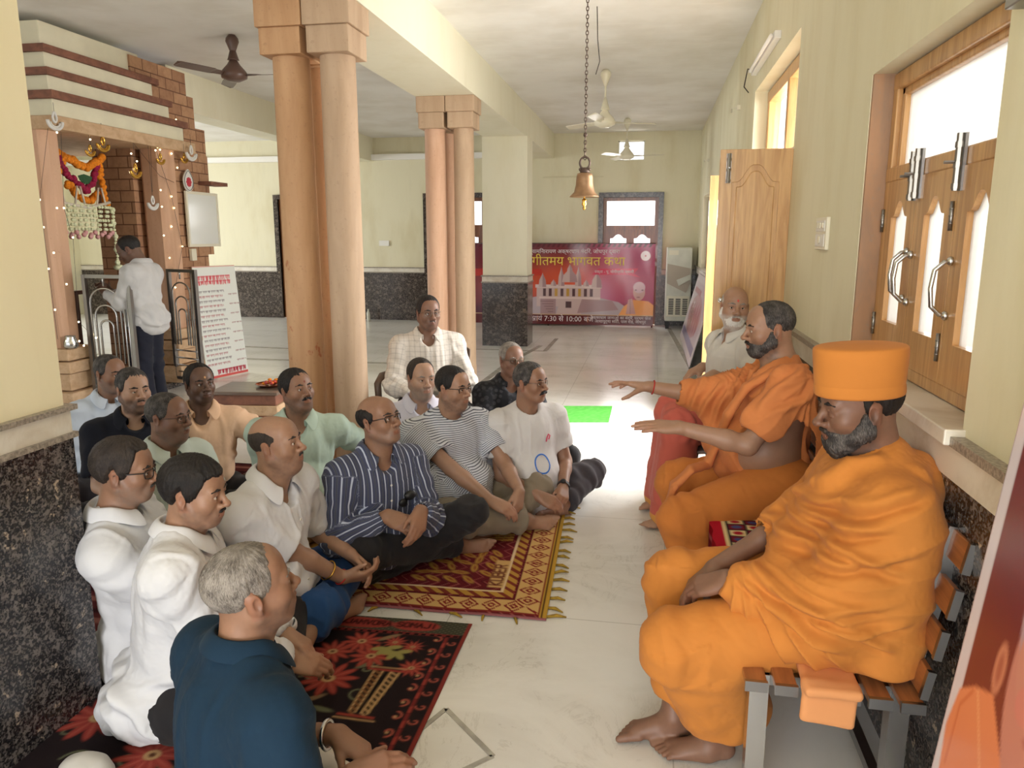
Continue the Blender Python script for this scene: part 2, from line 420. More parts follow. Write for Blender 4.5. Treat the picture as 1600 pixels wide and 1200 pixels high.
def head_paint(v, H, R, S, skin, P):
    """albedo of skin: lips, brows, stubble, forehead mark"""
    L = ((v-H) @ R)/S; x, y, z = L.T; ax = np.abs(x); n = vnoise(L*90); n2 = fbm(L*28)
    base = np.tile(np.array(skin, float), (len(v), 1))
    mix = lambda b, c, m: b*(1-m[:, None])+np.array(c, float)*m[:, None]
    m = ss(.125, .1, np.linalg.norm(L-V(0, .02, -.01), axis=1))
    base = mix(base, np.array(skin)*V(.86, .76, .72), m*.5*ss(.1, .8, n2*.5+.5)*(y > 0))
    base = mix(base, np.array(skin)*V(.72, .64, .62), .55*ss(.021, .012, np.hypot(ax-.032, (z-.0)*1.2))*(y > .05))      # around the eyes
    base = mix(base, np.array(skin)*V(1., .72, .66), .5*(ss(.068, .078, ax)*(y < .02)*(z > -.05)*(z < .03)+ss(.02, .01, np.linalg.norm(L-V(0, .105, -.033), axis=1))))
    if P.get('beardshade'):
        c, a = P['beardshade']
        zone = ss(.012, -.012, z+.048-.35*np.maximum(ax-.03, 0)*0-.9*np.clip(.04-y, 0, .05))*ss(-.03, .0, y)*ss(-.15, -.12, z)
        zone = np.maximum(zone, ss(-.05, -.058, z)*ss(.03, .06, y)*ss(.028, .02, ax))
        zone *= (1-ss(.017, .01, np.hypot(x*.6, (z+.069)*1.2)))
        base = mix(base, c, np.clip(zone*(a+.18*n), 0, 1))
    lip = ss(.0265, .019, ax)*ss(.0125, .008, np.abs(z+.0685+ax*.05))*(y > .07)
    base = mix(base, np.array(skin)*V(.80, .60, .58), lip*.8)
    if P.get('mark'): base = mix(base, P['mark'], ss(.006, .0045, np.hypot(x, (z-.042)*.75))*(y > .05))
    return base
def brow_field(H, R, S):
    f = Field(); T = lambda *p: H+R @ (V(*p)*S)
    for s in (-1, 1): f.chain([T(s*.013, .0935, .0215), T(s*.033, .0925, .0262), T(s*.055, .082, .0215)], V(.0034, .0046, .0026)*S, .004)
    return f
HAIR = {  # lower hairline height against angle from the front (deg), upper limit (bald crown)
    'full':   ([0, 25, 40, 50, 58, 72, 82, 90, 105, 125, 180], [.056, .058, .048, .022, -.010, -.032, -.012, .03, .0, -.055, -.075], None),
    'recede': ([0, 20, 36, 48, 57, 72, 82, 90, 105, 125, 180], [.069, .075, .072, .036, -.008, -.030, -.012, .03, .0, -.055, -.075], None),
    'high':   ([0, 20, 40, 53, 62, 74, 82, 90, 105, 125, 180], [.088, .094, .092, .046, -.008, -.030, -.012, .03, .0, -.055, -.075], None),
    'bald':   ([0, 46, 53, 58, 66, 76, 82, 90, 105, 125, 180], [.3, .3, .2, .03, -.005, -.024, -.012, .025, .0, -.055, -.075], ([0, 54, 70, 85, 110, 150, 180], [.03, .034, .05, .062, .07, .062, .062])),
    'under':  ([0, 20, 40, 58, 72, 80, 90, 105, 125, 180], [.3, .3, .3, .3, -.01, -.02, .03, .0, -.065, -.085], None),
}
def hair_obj(parent, H, R, S, style, t, mat, h, quiff=0., side=0., seed=0, rough=1.):
    az, zz, top = HAIR[style]
    f = Field(); T = lambda *p: H+R @ (V(*p)*S)
    f.ell(T(0, -.014, .036), (V(.075, .097, .082)+t)*S, .02*S, R)
    f.ell(T(0, .046, .045), (V(.057, .036, .05)+t)*S, .03*S, R)
    f.ell(T(0, -.045, -.02), (V(.066, .058, .06)+t*.6)*S, .04*S, R)
    if quiff:
        f.ell(T(.01*side, .05, .1), V(.055, .04, .022*quiff)*S, .03*S, R); f.ell(T(.03*side, .01, .112), V(.05, .06, .018*quiff)*S, .03*S, R)
    def edge(X, Y, Z):
        x, y, z = X-H[0], Y-H[1], Z-H[2]
        l = [(R[0, i]*x+R[1, i]*y+R[2, i]*z)/S for i in range(3)]
        a = np.degrees(np.arctan2(np.abs(l[0]), l[1]+.012))
        zl = np.interp(a, az, zz); d = zl-l[2]
        if top: d = np.maximum(d, l[2]-np.interp(a, *top))
        # hair thins towards its edge
        rr = np.sqrt((l[0]/(.075+t))**2+((l[1]+.014)/(.097+t))**2+((l[2]-.036)/(.082+t))**2)
        thin = (rr-1)*.08+t*.6*np.clip(1+d/.022, 0, 1)*(d < 0)
        return np.maximum(d*.8, thin)*S
    f.keep(edge, .004*S)
    v, q = f.net(h, sm=1)
    L = ((v-H) @ R)/S; N = vnormals(v, q)
    a = np.arctan2(L[:, 0], L[:, 1]); st = vnoise(np.stack([a*16+seed, L[:, 1]*30, L[:, 2]*18], 1))
    if quiff or t > .012: st = st+.7*vnoise(np.stack([L[:, 0]*130+seed, L[:, 1]*22, L[:, 2]*22], 1))
    v = v+N*(st*.0022*rough*S+.0012*vnoise(v*300)*rough)[:, None]
    return net_obj('hair', parent, v, q, mat, {'loc': L})
def fingers(f, W, d, n, side, curl=(.3, .3, .3, .35), spread=.12, thumb=(.6, .3), S=1., bend=0.):
    """hand: W wrist, d pointing to fingers, n out of the BACK of the hand, side=+1 right hand (thumb to its left)"""
    d = nrm(d); n = nrm(np.asarray(n)-d*np.dot(n, d)); r = np.cross(d, n)      # r: to the right seen from the back
    M = np.stack([r, d, n], 1); T = lambda *p: W+M @ (V(*p)*S); ths = -side
    mc = [(-ths*-.030, .088), (-ths*-.010, .093), (-ths*.011, .088), (-ths*.029, .078)]
    ln = [(.043, .026, .021), (.048, .030, .022), (.044, .028, .021), (.034, .021, .019)]
    for i, (x, y) in enumerate(mc):
        f.cone(T(x*.55, .0, 0), T(x, y, .002), .0165*S, .0115*S, .014*S)
        p = V(x, y, .002); a = -(i-1.3)*spread*ths*-1; c = 0
        for j, l in enumerate(ln[i]):
            c += curl[i]*(.9, 1.15, .8)[j]
            dr = V(math.sin(-a*-1)*math.cos(c), math.cos(a)*math.cos(c), -math.sin(c)); q = p+dr*l
            f.cone(T(*p), T(*q), (.0096, .0088, .008)[j]*S*(.9 if i == 3 else 1), (.0088, .008, .0066)[j]*S*(.9 if i == 3 else 1), .003*S); p = q
    b0 = T(ths*.016, .016, -.004); b1 = T(ths*(.030+.02*thumb[0]), .05, -.012-.02*thumb[1])
    b2 = T(ths*(.034+.042*thumb[0]), .079, -.018-.045*thumb[1]); b3 = T(ths*(.034+.052*thumb[0]), .102, -.02-.06*thumb[1])
    f.cone(b0, b1, .0165*S, .0125*S, .016*S); f.cone(b1, b2, .0112*S, .0098*S, .005*S); f.cone(b2, b3, .0098*S, .0075*S, .003*S)
    f.ell(T(0, .05, -.004), V(.036, .042, .013)*S, .014*S, M)
def foot(f, A, d, up, S=1., side=1, toes=True):
    """A ankle, d towards toes, up = top of the foot"""
    d = nrm(d); up = nrm(np.asarray(up)-d*np.dot(up, d)); r = np.cross(d, up); M = np.stack([r, d, up], 1); T = lambda *p: A+M @ (V(*p)*S)
    f.ell(T(0, -.035, -.045), V(.031, .036, .033)*S, .03*S, M)
    f.cone(T(0, 0, -.01), T(0, .01, -.045), .036*S, .034*S, .03*S)
    f.cone(T(-side*-.004, .02, -.04), T(side*-.016, .125, -.062), .034*S, .022*S, .03*S)
    f.cone(T(side*.012, .02, -.052), T(side*.022, .115, -.064), .026*S, .017*S, .03*S)
    for i in range(5):
        x = side*(-.030+.0155*i+(.004 if i else 0)); y0 = (.132, .132, .126, .118, .108)[i]; l = (.044, .036, .032, .028, .024)[i]; r_ = (.0135, .0095, .009, .0085, .0085)[i]
        f.chain([T(x*.9, y0-.02, -.062), T(x, y0+l*.5, -.064), T(x, y0+l, -.071)], V(r_*1.15, r_, r_*.92)*S, .004*S)
class Person:
    """joints in world space; everything else hangs on them"""
    def __init__(s, label, head, gaze, body, pelvis, S=1., w=1., belly=.0, tilt=0., shz=-.074, shw=.178, shift=(0, 0, 0), nk=(.045, .157), hS=None, chestf=0.):
        s.S = S; s.w = w; s.hS = hS or S*.935
        s.H = np.asarray(head, float); s.Rh = frame(gaze)
        if tilt: s.Rh = axrot(s.Rh[:, 1], tilt) @ s.Rh
        s.bd = nrm(V(body[0], body[1], 0)); s.pel = np.asarray(pelvis, float)
        s.neck = s.H-s.Rh[:, 2]*nk[1]*.62*S-V(0, 0, nk[1]*.38*S)-s.Rh[:, 1]*nk[0]*.5*S-s.bd*nk[0]*.5*S+V(*shift)
        s.up = nrm(s.neck-s.pel); s.side = nrm(np.cross(s.bd, s.up)); s.fw = np.cross(s.up, s.side); s.Rt = np.stack([s.side, s.fw, s.up], 1)
        s.TL = np.linalg.norm(s.neck-s.pel)
        s.belly = belly
        s.sh = {1: s.T(shw*w, -.005, 1, shz), -1: s.T(-shw*w, -.005, 1, shz)}
        s.hip = {k: s.pel+s.side*k*.09*w*S for k in (1, -1)}
        s.el = {}; s.wr = {}; s.kn = {}; s.an = {}; s.hd = {}; s.ft = {}
        s.cup = 0.; s.root = empty('person', (s.pel[0], s.pel[1], 0), label, 'person')
        s.body = Field(); s.fine = []; s.armr = 1.; s.trunk = -.02; s.legg = -.02; s.upg = 0.
    def T(s, x, y, t, dz=0):
        return s.pel+s.up*(s.TL*t+dz*s.S)+(s.side*x+s.fw*y)*s.S
    def arm(s, k, wrist, pole=None, hand=None, l=(.29, .255), shrug=0):
        """k=+1 right, -1 left"""
        wrist = np.asarray(wrist, float)
        if shrug: s.sh[k] = s.sh[k]+np.asarray(shrug)
        if pole is None: pole = s.side*k*.6-s.up*.6-s.fw*.5
        s.el[k] = ik(s.sh[k], wrist, l[0]*s.S, l[1]*s.S, pole)
        dd = wrist-s.el[k]; L = np.linalg.norm(dd)
        s.wr[k] = s.el[k]+dd/L*min(L, l[1]*1.12*s.S)
        s.hd[k] = hand
    def leg(s, k, knee, ankle, foot=None, hip=None):
        s.kn[k] = np.asarray(knee, float); s.an[k] = np.asarray(ankle, float); s.ft[k] = foot
    def lotus(s, knees=None, ankles=None, kz=.15, spread=.32, f=.27):
        for k in (1, -1):
            kn = s.pel+s.side*k*spread*s.S+s.bd*f*s.S; kn[2] = kz
            an = s.pel-s.side*k*.12*s.S+s.bd*(f+.05)*s.S; an[2] = .075
            if knees and knees.get(k) is not None: kn = np.asarray(knees[k], float)
            if ankles and ankles.get(k) is not None: an = np.asarray(ankles[k], float)
            s.leg(k, kn, an, foot=(-s.side*k*.8+s.bd*.5, V(0, 0, 1)*.4+s.bd*.6))
    def torso(s, f, g=0., arms=None, chest=True):
        S, w, b = s.S, s.w, s.belly; A = s.Rt
        k = .05*S
        f.ell(s.T(0, -.01, .05), (V(.165*w, .125+b*.3, .11)*S+g), k, A)
        f.ell(s.T(0, .015+b*.55, .30), (V(.150*w+b*.25, .118+b*.6, .155)*S+g), k, A)
        f.ell(s.T(0, .005, .66), (V(.163*w, .115+b*.15, .19)*S+g), k, A)
        f.cone(s.T(-.11*w, -.01, 1, -.105), s.T(.11*w, -.01, 1, -.105), .068*S+g, .068*S+g, k)
        for q in (1, -1):
            f.cone(s.T(q*.02, -.022, 1, .0), s.sh[q]-s.side*q*.02*S+s.up*.012*S, .043*S+g*.7, .041*S+g*.8, .04*S)
            f.cone(s.sh[q]-s.side*q*.05*S-s.up*.03*S, s.sh[q], .056*S+g, .052*S+g, .04*S)
    def limbs(s, f, g=0.):
        S, a = s.S, s.armr
        for k in s.el:
            f.cone(s.sh[k], s.el[k], .050*S*a+g+s.upg, .041*S*a+g+s.upg, .03*S)
            m = s.el[k]+(s.wr[k]-s.el[k])*.3
            f.cone(s.el[k], m, .040*S*a+g+s.upg, .041*S*a+g+s.upg, .02*S); f.cone(m, s.wr[k], .041*S*a+g+s.upg, .0275*S+g, .02*S)
        for k in s.kn:
            q = s.legg
            f.cone(s.hip[k], s.kn[k], .085*S*s.w+q, .058*S+q, .05*S)
            m = s.kn[k]+(s.an[k]-s.kn[k])*.3
            f.cone(s.kn[k], m, .056*S+q, .056*S+q, .03*S); f.cone(m, s.an[k], .056*S+q, .036*S, .03*S)
    def build_body(s, skin, mat, hh=.003, hb=.010, paint=None, fat=0., nose=1., nr=.056, handh=.004, extra=None, floor=True):
        """skin mesh: coarse trunk, fine head / hands / feet, all from one field"""
        f = s.body; S = s.S
        s.torso(f, s.trunk); s.limbs(f, 0.)
        head_field(f, s.H, s.Rh, s.hS, fat, nose, s.neck, nr)
        if extra: extra(f)
        boxes = [(s.H-.175*s.hS, s.H+.165*s.hS, hh)]
        for k in s.hd:
            if s.hd[k]:
                h = dict(s.hd[k]); d = nrm(h.pop('d')); n = h.pop('n')
                fingers(f, s.wr[k], d, n, k, S=S, **h)
                c = s.wr[k]+d*.075*S; boxes.append((c-.135*S, c+.135*S, handh))
        for k in s.ft:
            if s.ft[k]:
                d, up = s.ft[k][:2]; foot(f, s.an[k], d, up, S, k)
                if len(s.ft[k]) > 2:
                    c = s.an[k]+nrm(d)*.06*S; boxes.append((c-.155*S, c+.155*S, s.ft[k][2]))
        if floor: f.half((0, 0, .004), (0, 0, -1), .004)
        vs, qs, n = [], [], 0
        L, Hh = f.bounds()
        todo = [(L-.03, Hh+.03, hb)]+boxes
        for i, (lo, hi, h) in enumerate(todo):
            v, q = f.net(h, lo, hi, sm=1)
            c = v[q].mean(1); keep = np.ones(len(q), bool)
            for lo2, hi2, h2 in todo[i+1:]:
                m = .6*h+2*h2; keep &= ~np.all((c > lo2+m) & (c < hi2-m), 1)
            vs.append(v); qs.append(q[keep]+n); n += len(v)
        v, q = np.vstack(vs), np.vstack(qs)
        u, inv = np.unique(q, return_inverse=True); v = v[u]; q = inv.reshape(q.shape)
        d = np.linalg.norm(v-s.H, axis=1)
        col = np.tile(np.array(skin, float), (len(v), 1)); near = d < .2*s.hS
        col[near] = head_paint(v[near], s.H, s.Rh, s.hS, skin, paint or {})
        col *= (1+.07*fbm(v*22)+.04*vnoise(v*150))[:, None]
        for k in s.hd:
            if s.hd[k]:
                dd = np.linalg.norm(v-(s.wr[k]+nrm(s.hd[k]['d'])*.15*S), axis=1); m = ss(.11, .03, dd)*.18
                col = col*(1-m[:, None])+np.array(skin)*V(1.1, .8, .75)*m[:, None]
        s.skin = skin
        return net_obj('body', s.root, v, q, mat, None, {'Col': np.clip(col, 0, 1)})
    def eyes(s, look=None, mats=None, lid=0.):
        for k in (1, -1):
            c = s.H+s.Rh @ (V(k*.032, .0785, -.001)*s.hS); r = .0122*s.hS
            d = nrm(look-c) if look is not None else s.Rh[:, 1]
            d = nrm(d*.6+s.Rh[:, 1]*.4); M = frame(d)
            Rz = np.stack([M[:, 0], -M[:, 2], M[:, 1]], 1)
            mb = MB(); an = [0, .3, .48, .75, 1.1, 1.6, 2.2]; prof = [(r*math.sin(a)*1., r*math.cos(a)) for a in an[::-1]]
            mb.lathe(prof, c, 14, R=Rz)
            o = mb.build('eye', mats, s.root, True)
            z = [f for f in range(len(o.data.polygons))]
            idx = []
            for p in o.data.polygons:
                pc = np.mean([o.data.vertices[i].co for i in p.vertices], 0)+world_loc(s.root)-c
                a = math.acos(max(-1, min(1, np.dot(nrm(pc), d)))); idx.append(2 if a < .27 else 1 if a < .47 else 0)
            o.data.polygons.foreach_set('material_index', np.array(idx, np.int32))
    def moustache(s, mat, t=1., w=1., droop=0., h=.002):
        f = Field(); T = lambda *p: s.H+s.Rh @ (V(*p)*s.hS)
        for k in (1, -1): f.chain([T(0, .1, -.0525), T(k*.014*w, .0985, -.0545), T(k*.027*w, .089, -.062-droop)], V(.0055*t, .0068*t, .0032*t)*s.hS, .005)
        v, q = f.net(h); N = vnormals(v, q); v = v+N*(.0012*vnoise(v*420))[:, None]
        return net_obj('moustache', s.root, v, q, mat, {'loc': ((v-s.H) @ s.Rh)/s.hS})
    def brows(s, mat, h=.002):
        f = brow_field(s.H, s.Rh, s.hS); v, q = f.net(h); N = vnormals(v, q); v = v+N*(.0008*vnoise(v*500))[:, None]
        return net_obj('eyebrows', s.root, v, q, mat, {'loc': ((v-s.H) @ s.Rh)/s.hS})
    def beard(s, mat, t=.006, full=True, h=.003, low=0., hi=-.02, fat=0.):
        """hair over jaw and chin"""
        g = Field(); head_field(g, s.H, s.Rh, s.hS, fat)
        H, R, S = s.H, s.Rh, s.hS
        def offs(X, Y, Z): return -t*S
        f = Field(); T = lambda *p: H+R @ (V(*p)*S); w = 1+fat*.5
        f.ell(T(0, .028, -.025), (V(.062*w, .064, .088)+t*.7)*S, .03*S, R)
        for k in (-1, 1): f.cone(T(k*.058*w, -.004, -.05), T(k*.026, .058, -.094), (.022+fat*.02+t)*S, (.02+fat*.008+t)*S, .03*S); f.cone(T(k*.063*w, .012, -.01), T(k*.06*w, .004, -.05), (.01+t)*S, (.018+t)*S, .02*S)
        f.ell(T(0, .067, -.098), (V(.027, .02, .019)+t+low*.4)*S, .025*S, R)
        if low: f.ell(T(0, .062, -.108-low*.4), V(.03, .022, .02+low)*S, .025*S, R)
        f.ell(T(0, .083, -.065), (V(.03, .017, .024)+t*.5)*S, .02*S, R)
        def cut(X, Y, Z):
            x, y, z = X-H[0], Y-H[1], Z-H[2]; l = [(R[0, i]*x+R[1, i]*y+R[2, i]*z)/S for i in range(3)]
            a = np.abs(l[0]); top = np.interp(l[1], [-.02, .012, .03, .05, .075, .11], [hi+.01, hi+.015, -.03, -.055, -.057, -.05])
            d = l[2]-top
            mouth = .021-np.hypot(l[0]*.85, (l[2]+.069)*1.55)
            mouth = np.where(l[1] > .06, mouth, -.05)
            back = -(l[1]+.012)
            return np.maximum(np.maximum(d, mouth), back)*S
        f.keep(cut, .006*S)
        v, q = f.net(h); N = vnormals(v, q); L = ((v-H) @ R)/S
        v = v+N*(.0016*vnoise(np.stack([L[:, 0]*260, L[:, 1]*260, L[:, 2]*80], 1))*min(1.5, t/.004))[:, None]
        return net_obj('beard', s.root, v, q, mat, {'loc': L})
    def glasses(s, mfr, mlens, style='rect', thick=.0021, halfrim=False, sun=False):
        H, R, S = s.H, s.Rh, s.hS; T = lambda *p: H+R @ (V(*p)*S)
        mb = MB(); ln = MB()
        for k in (1, -1):
            if style == 'rect': pr = [(.0, .0165), (.5, .0165), (.92, .0155), (1, .006), (.93, -.012), (.7, -.0165), (.25, -.0165), (.06, -.012), (0, 0)]
            else: pr = [(.5+.5*math.cos(a), .0185*math.sin(a)) for a in np.linspace(math.pi, -math.pi, 17)]
            pts = [T(k*(.0095+.047*a), .1035-.017*a*a, b-.003) for a, b in pr[:-1]]
            if halfrim: mb.tube(pts[:5] if style == 'rect' else pts[:9], thick*S*1.2, 6)
            else: mb.tube(pts, thick*S, 6, closed=True)
            c = np.mean(pts, 0); n = len(pts)
            ln.add(pts+[c], [(i, (i+1) % n, n) for i in range(n)])
            mb.tube([T(k*.0555, .0875, .007), T(k*.069, .078, .009), T(k*.078, .03, .007), T(k*.080, -.01, .004), T(k*.079, -.025, -.008)], thick*S, 6)
        mb.tube([T(-.0095, .1035, .003), T(0, .108, .006), T(.0095, .1035, .003)], thick*S, 6)
        o = mb.build('glasses', mfr, s.root, True)
        ln.build('lens', mlens, o, True)
        return o
    # ---------------- clothing
    def shirt(s, mat, h=.007, sleeve='short', g=.012, collar=True, vneck=.0, hem=None, folds=1., seed=0, tee=False, short=.62, name='shirt', flare=1., placket=True, extra=None, pocket=False, colmat=None, loose=1., shader=None):
        f = Field(); S = s.S; s.torso(f, g); a = s.armr
        for k in s.el:
            e = s.sh[k]+(s.el[k]-s.sh[k])*(short if sleeve == 'short' else 1)
            f.cone(s.sh[k]-s.up*.01, e, (.060*a+.004)*S+g, ((.052*a+.016) if sleeve == 'short' else (.046*a+.008))*S*loose+g*.6, (.04+max(0, g-.012)*2.5)*S, cut=sleeve == 'short')
            if sleeve == 'long':
                m = s.el[k]+(s.wr[k]-s.el[k])*.55; e = s.el[k]+(s.wr[k]-s.el[k])*.94
                f.cone(s.el[k], m, (.048*a+.006)*S*loose+g*.6, .043*a*S*loose+g*.6, .025*S); f.cone(m, e, .043*a*S*loose+g*.6, .031*S+g*.5, .02*S, cut=True)
        if flare: f.ell(s.T(0, -.015, -.02), (V(.178*s.w, .15+s.belly*.3, .13)*S+g*flare), .06*S, s.Rt)
        if extra: extra(f)
        d_ends = []
        for k in s.el:
            if sleeve == 'short': d = nrm(s.el[k]-s.sh[k]); e = s.sh[k]+(s.el[k]-s.sh[k])*short; tgt = s.el[k]; r0, r1 = (.05*a+.010)*S, (.042*a+.012)*S
            else: d = nrm(s.wr[k]-s.el[k]); e = s.el[k]+(s.wr[k]-s.el[k])*.94; tgt = s.wr[k]+d*.1; r0 = r1 = .0315*S
            d_ends.append((e, d, k))
            f.cone(e-d*.025, e+d*.012, r0, r1, .003, '-')
        nk = s.T(0, .012, 1, -.01)
        upn = nrm(s.H-s.Rh[:, 2]*.06-s.neck+s.up*.05)
        f.cone(nk-s.up*.035*S, nk+upn*.15, .058*S, .068*S+(.008 if tee else 0), .006, '-')
        f.half(s.T(0, -.055, 1, .045), s.up*1.+s.fw*-.2, .01)
        if vneck: # open placket
            a0 = s.T(0, .05, 1, -.02); b0 = s.T(0, .22, 1, -vneck)
            f.chain([a0+s.fw*.03, b0], [.05*S, .004], .006, '-')
        hz = .02 if hem is None else hem
        f.half((0, 0, hz), (0, 0, -1), .006)
        v, q = f.net(h)
        L = (v-s.pel) @ s.Rt; N = vnormals(v, q)
        loc = L.copy(); disp = np.zeros(len(v))
        for k in s.el:
            A, B, C = s.sh[k], s.el[k], s.wr[k]
            for p0, p1, base in ((A, B, 0), (B, C, .29)):
                d = p1-p0; Ln = np.linalg.norm(d); d = d/Ln; t = (v-p0) @ d; rad = np.linalg.norm((v-p0)-t[:, None]*d, axis=1)
                m = (t > (-.0 if base == 0 else 0)) & (t < Ln+.04) & (rad < (.10 if base == 0 else .085)*S) & ((L[:, 0]*k > .15*s.w*S) | (base > 0) | (t > .13))
                m &= ~((np.abs(L[:, 0]) < .13*s.w*S) & (base == 0))
                sx = nrm(np.cross(d, s.fw+.01)); sy = np.cross(d, sx); rel = (v-p0)
                ang = np.arctan2(rel @ sy, rel @ sx)
                loc[m] = np.stack([ang*.06*k, np.full(len(v), .9), -(t+base)+.55], 1)[m]
                el = ss(.13, .02, np.abs(t-(Ln if base == 0 else 0)))
                disp[m] += (el*.005*np.sin(t*95+2.2*np.cos(ang+seed)+3*vnoise(v*9+seed)))[m]*folds*(sleeve == 'long')
                disp[m] += (.0035*np.sin(t*60+3*np.sin(ang+seed)+5*vnoise(v*6+seed)))[m]*folds
        body = np.abs(L[:, 0]) < .2*s.w*S
        low = ss(.42, .1, L[:, 2]/s.TL)
        disp += body*folds*low*.011*np.sin(L[:, 2]*46+2.5*np.sin(L[:, 0]*9+seed)+4.5*vnoise(np.stack([L[:, 0]*5, L[:, 1]*5+seed, L[:, 2]*9], 1)))
        disp += folds*.0075*vnoise(np.stack([L[:, 0]*14+seed, L[:, 1]*14, L[:, 2]*7], 1))
        for sg in (1, -1):      # creases running from the armpits to the waist, and down the back
            uu = L[:, 0]*sg*.75+L[:, 2]*.66; ww = L[:, 2]*.75-L[:, 0]*sg*.66
            rd = 1-np.abs(vnoise(np.stack([uu*13+seed*3+sg, ww*3.2, L[:, 1]*4], 1))); disp += folds*.011*(ss(.55, 1., rd)-.25)*ss(.62, .4, L[:, 2]/s.TL)
        rd = 1-np.abs(vnoise(np.stack([L[:, 0]*15+seed, L[:, 1]*8, L[:, 2]*3+seed*2], 1))); disp += folds*.006*(ss(.6, 1., rd)-.2)
        disp += .0012*vnoise(v*130)*folds
        if placket and not tee:
            fr = (N @ s.fw > .2) & (np.abs(L[:, 0]) < .3)
            disp += fr*.0022*(ss(.02, .0175, np.abs(L[:, 0]-.002)))
        if pocket:
            px, pz = .085*s.w*(-1), s.TL*.68
            disp += (N @ s.fw > .1)*.0028*ss(.06, .057, np.abs(L[:, 0]-px))*ss(.065, .062, np.abs(L[:, 2]-pz))
        v = v+N*np.maximum(disp, -.006)[:, None]; v[:, 2] = np.maximum(v[:, 2], .006)
        o = net_obj(name, s.root, v, q, mat, {'loc': loc})
        s.cup = max(0, g-.012)*.9
        if collar and not tee: s.collar(colmat or mat, o, vneck)
        if tee:
            ring = []
            for t in np.linspace(0, 2*math.pi, 28, endpoint=False):
                ring.append(s.T(.070*math.sin(t), .006+.066*math.cos(t), 1, .0-.030*ss(-.2, 1, math.cos(t))+.012*ss(.2, -1, math.cos(t))))
            mb = MB(); mb.tube(np.array(ring), .0065*S, 8, closed=True); mb.build('collar', colmat or mat, o, True)
        if placket and not tee:
            mb = MB(); zs = np.linspace(s.TL*(.25), s.TL*.86-vneck*.6, 5)
            fr = (np.abs(L[:, 0]-.002) < .02) & (N @ s.fw > .3)
            for z in zs:
                c = fr & (np.abs(L[:, 2]-z) < .012)
                if c.sum() < 2: continue
                y = np.max(L[c, 1]); p = s.pel+s.Rt @ V(.002, y+.0015, z)
                mb = MB(); mb.lathe([(.0052, -.001), (.0052, .0012), (.004, .0018)], p, 10, R=np.stack([s.side, -s.up, s.fw], 1)); mb.build('button', M['button'], o)

        return o
    def collar(s, mat, parent, vneck=.0):
        """turned-down shirt collar, open at the throat"""
        S = s.S; n = 26; rows = []
        gap = .5 if vneck else .28
        for i in range(n+1):
            t = -1+2*i/n; a = t*(math.pi-gap); fr = ss(.55, 1, abs(t))          # a=0 at the nape
            sx, sy = math.sin(a), -math.cos(a)
            dz = .028*(1-fr)-.004*fr; r0 = .061+s.cup*.5; r1 = .066+s.cup*.6
            dr = vneck*.0
            dz += .014+s.cup; base = V(r0*sx*1.05, .006+r0*sy*1.12, -.012-.022*fr+s.cup*.5); top = V(r0*sx*1.0, .004+r0*sy*1.08, dz+.012-.014*fr)
            fold = V(r1*sx*1.1, .006+r1*sy*1.16, dz+.014-.014*fr)
            drop = V((r1+.028)*sx*1.12+math.copysign(.020*fr, sx), .008+(r1+.03)*sy*1.1+.004*fr, dz-.030-.026*fr)
            low = drop*1.; low[:2] *= .97
            rows.append([s.T(p[0], p[1], 1, p[2]) for p in (base, top, fold, (fold+drop)/2+V(.003*sx, .003*sy, .004), drop)])
        P = np.array(rows); m = P.shape[1]; idx = np.arange((n+1)*m).reshape(n+1, m)
        q = np.stack([idx[:-1, :-1], idx[1:, :-1], idx[1:, 1:], idx[:-1, 1:]], -1).reshape(-1, 4)
        v = P.reshape(-1, 3); L = (v-s.pel) @ s.Rt
        o = net_obj('collar', parent, v, q, mat, {'loc': L})
        sd = o.modifiers.new('s', 'SOLIDIFY'); sd.thickness = .003; sd.offset = 0
        sb = o.modifiers.new('u', 'SUBSURF'); sb.levels = 1; sb.render_levels = 2
        return o
    def trousers(s, mat, h=.009, g=.014, folds=1., seed=0, name='trousers', end=.93, wide=1., extra=None, waist=.5):
        f = Field(); S = s.S
        f.ell(s.T(0, -.01, .05), (V(.165*s.w, .13+s.belly*.3, .12)*S+g*.7), .06*S, s.Rt)
        for k in s.kn:
            f.cone(s.hip[k], s.kn[k], .092*S*s.w+g, .066*S*wide+g, .05*S)
            e = s.kn[k]+(s.an[k]-s.kn[k])*end
            f.cone(s.kn[k], e, .064*S*wide+g, .052*S*wide+g, .04*S, cut=True)
        if extra: extra(f)
        f.half((0, 0, .003), (0, 0, -1), .006)
        f.half(s.T(0, 0, waist+.1), s.up, .01)
        v, q = f.net(h); N = vnormals(v, q); disp = np.zeros(len(v))
        for k in s.kn:
            for p0, p1 in ((s.hip[k], s.kn[k]), (s.kn[k], s.an[k])):
                d = p1-p0; Ln = np.linalg.norm(d)+1e-9; d = d/Ln; t = (v-p0) @ d; rad = np.linalg.norm((v-p0)-t[:, None]*d, axis=1)
                m = (t > -.05) & (t < Ln+.05) & (rad < .12*S); 
                disp[m] += (.006*np.sin(t*55+6*vnoise(v*5+seed))*ss(.2, .03, np.minimum(np.abs(t), np.abs(t-Ln))))[m]
                disp[m] += (.006*vnoise(np.stack([t*5, (v @ V(1, .3, .2))*18, (v @ V(.2, .4, 1))*18+seed], 1)))[m]
        disp += .004*np.abs(vnoise(np.stack([(v[:, 0]+v[:, 2])*20, v[:, 1]*9+seed, (v[:, 2]-v[:, 0])*8], 1)))+.001*vnoise(v*120)
        v = v+N*np.maximum(disp*folds, -.006)[:, None]; v[:, 2] = np.maximum(v[:, 2], .005)
        return net_obj(name, s.root, v, q, mat, {'loc': (v-s.pel) @ s.Rt})
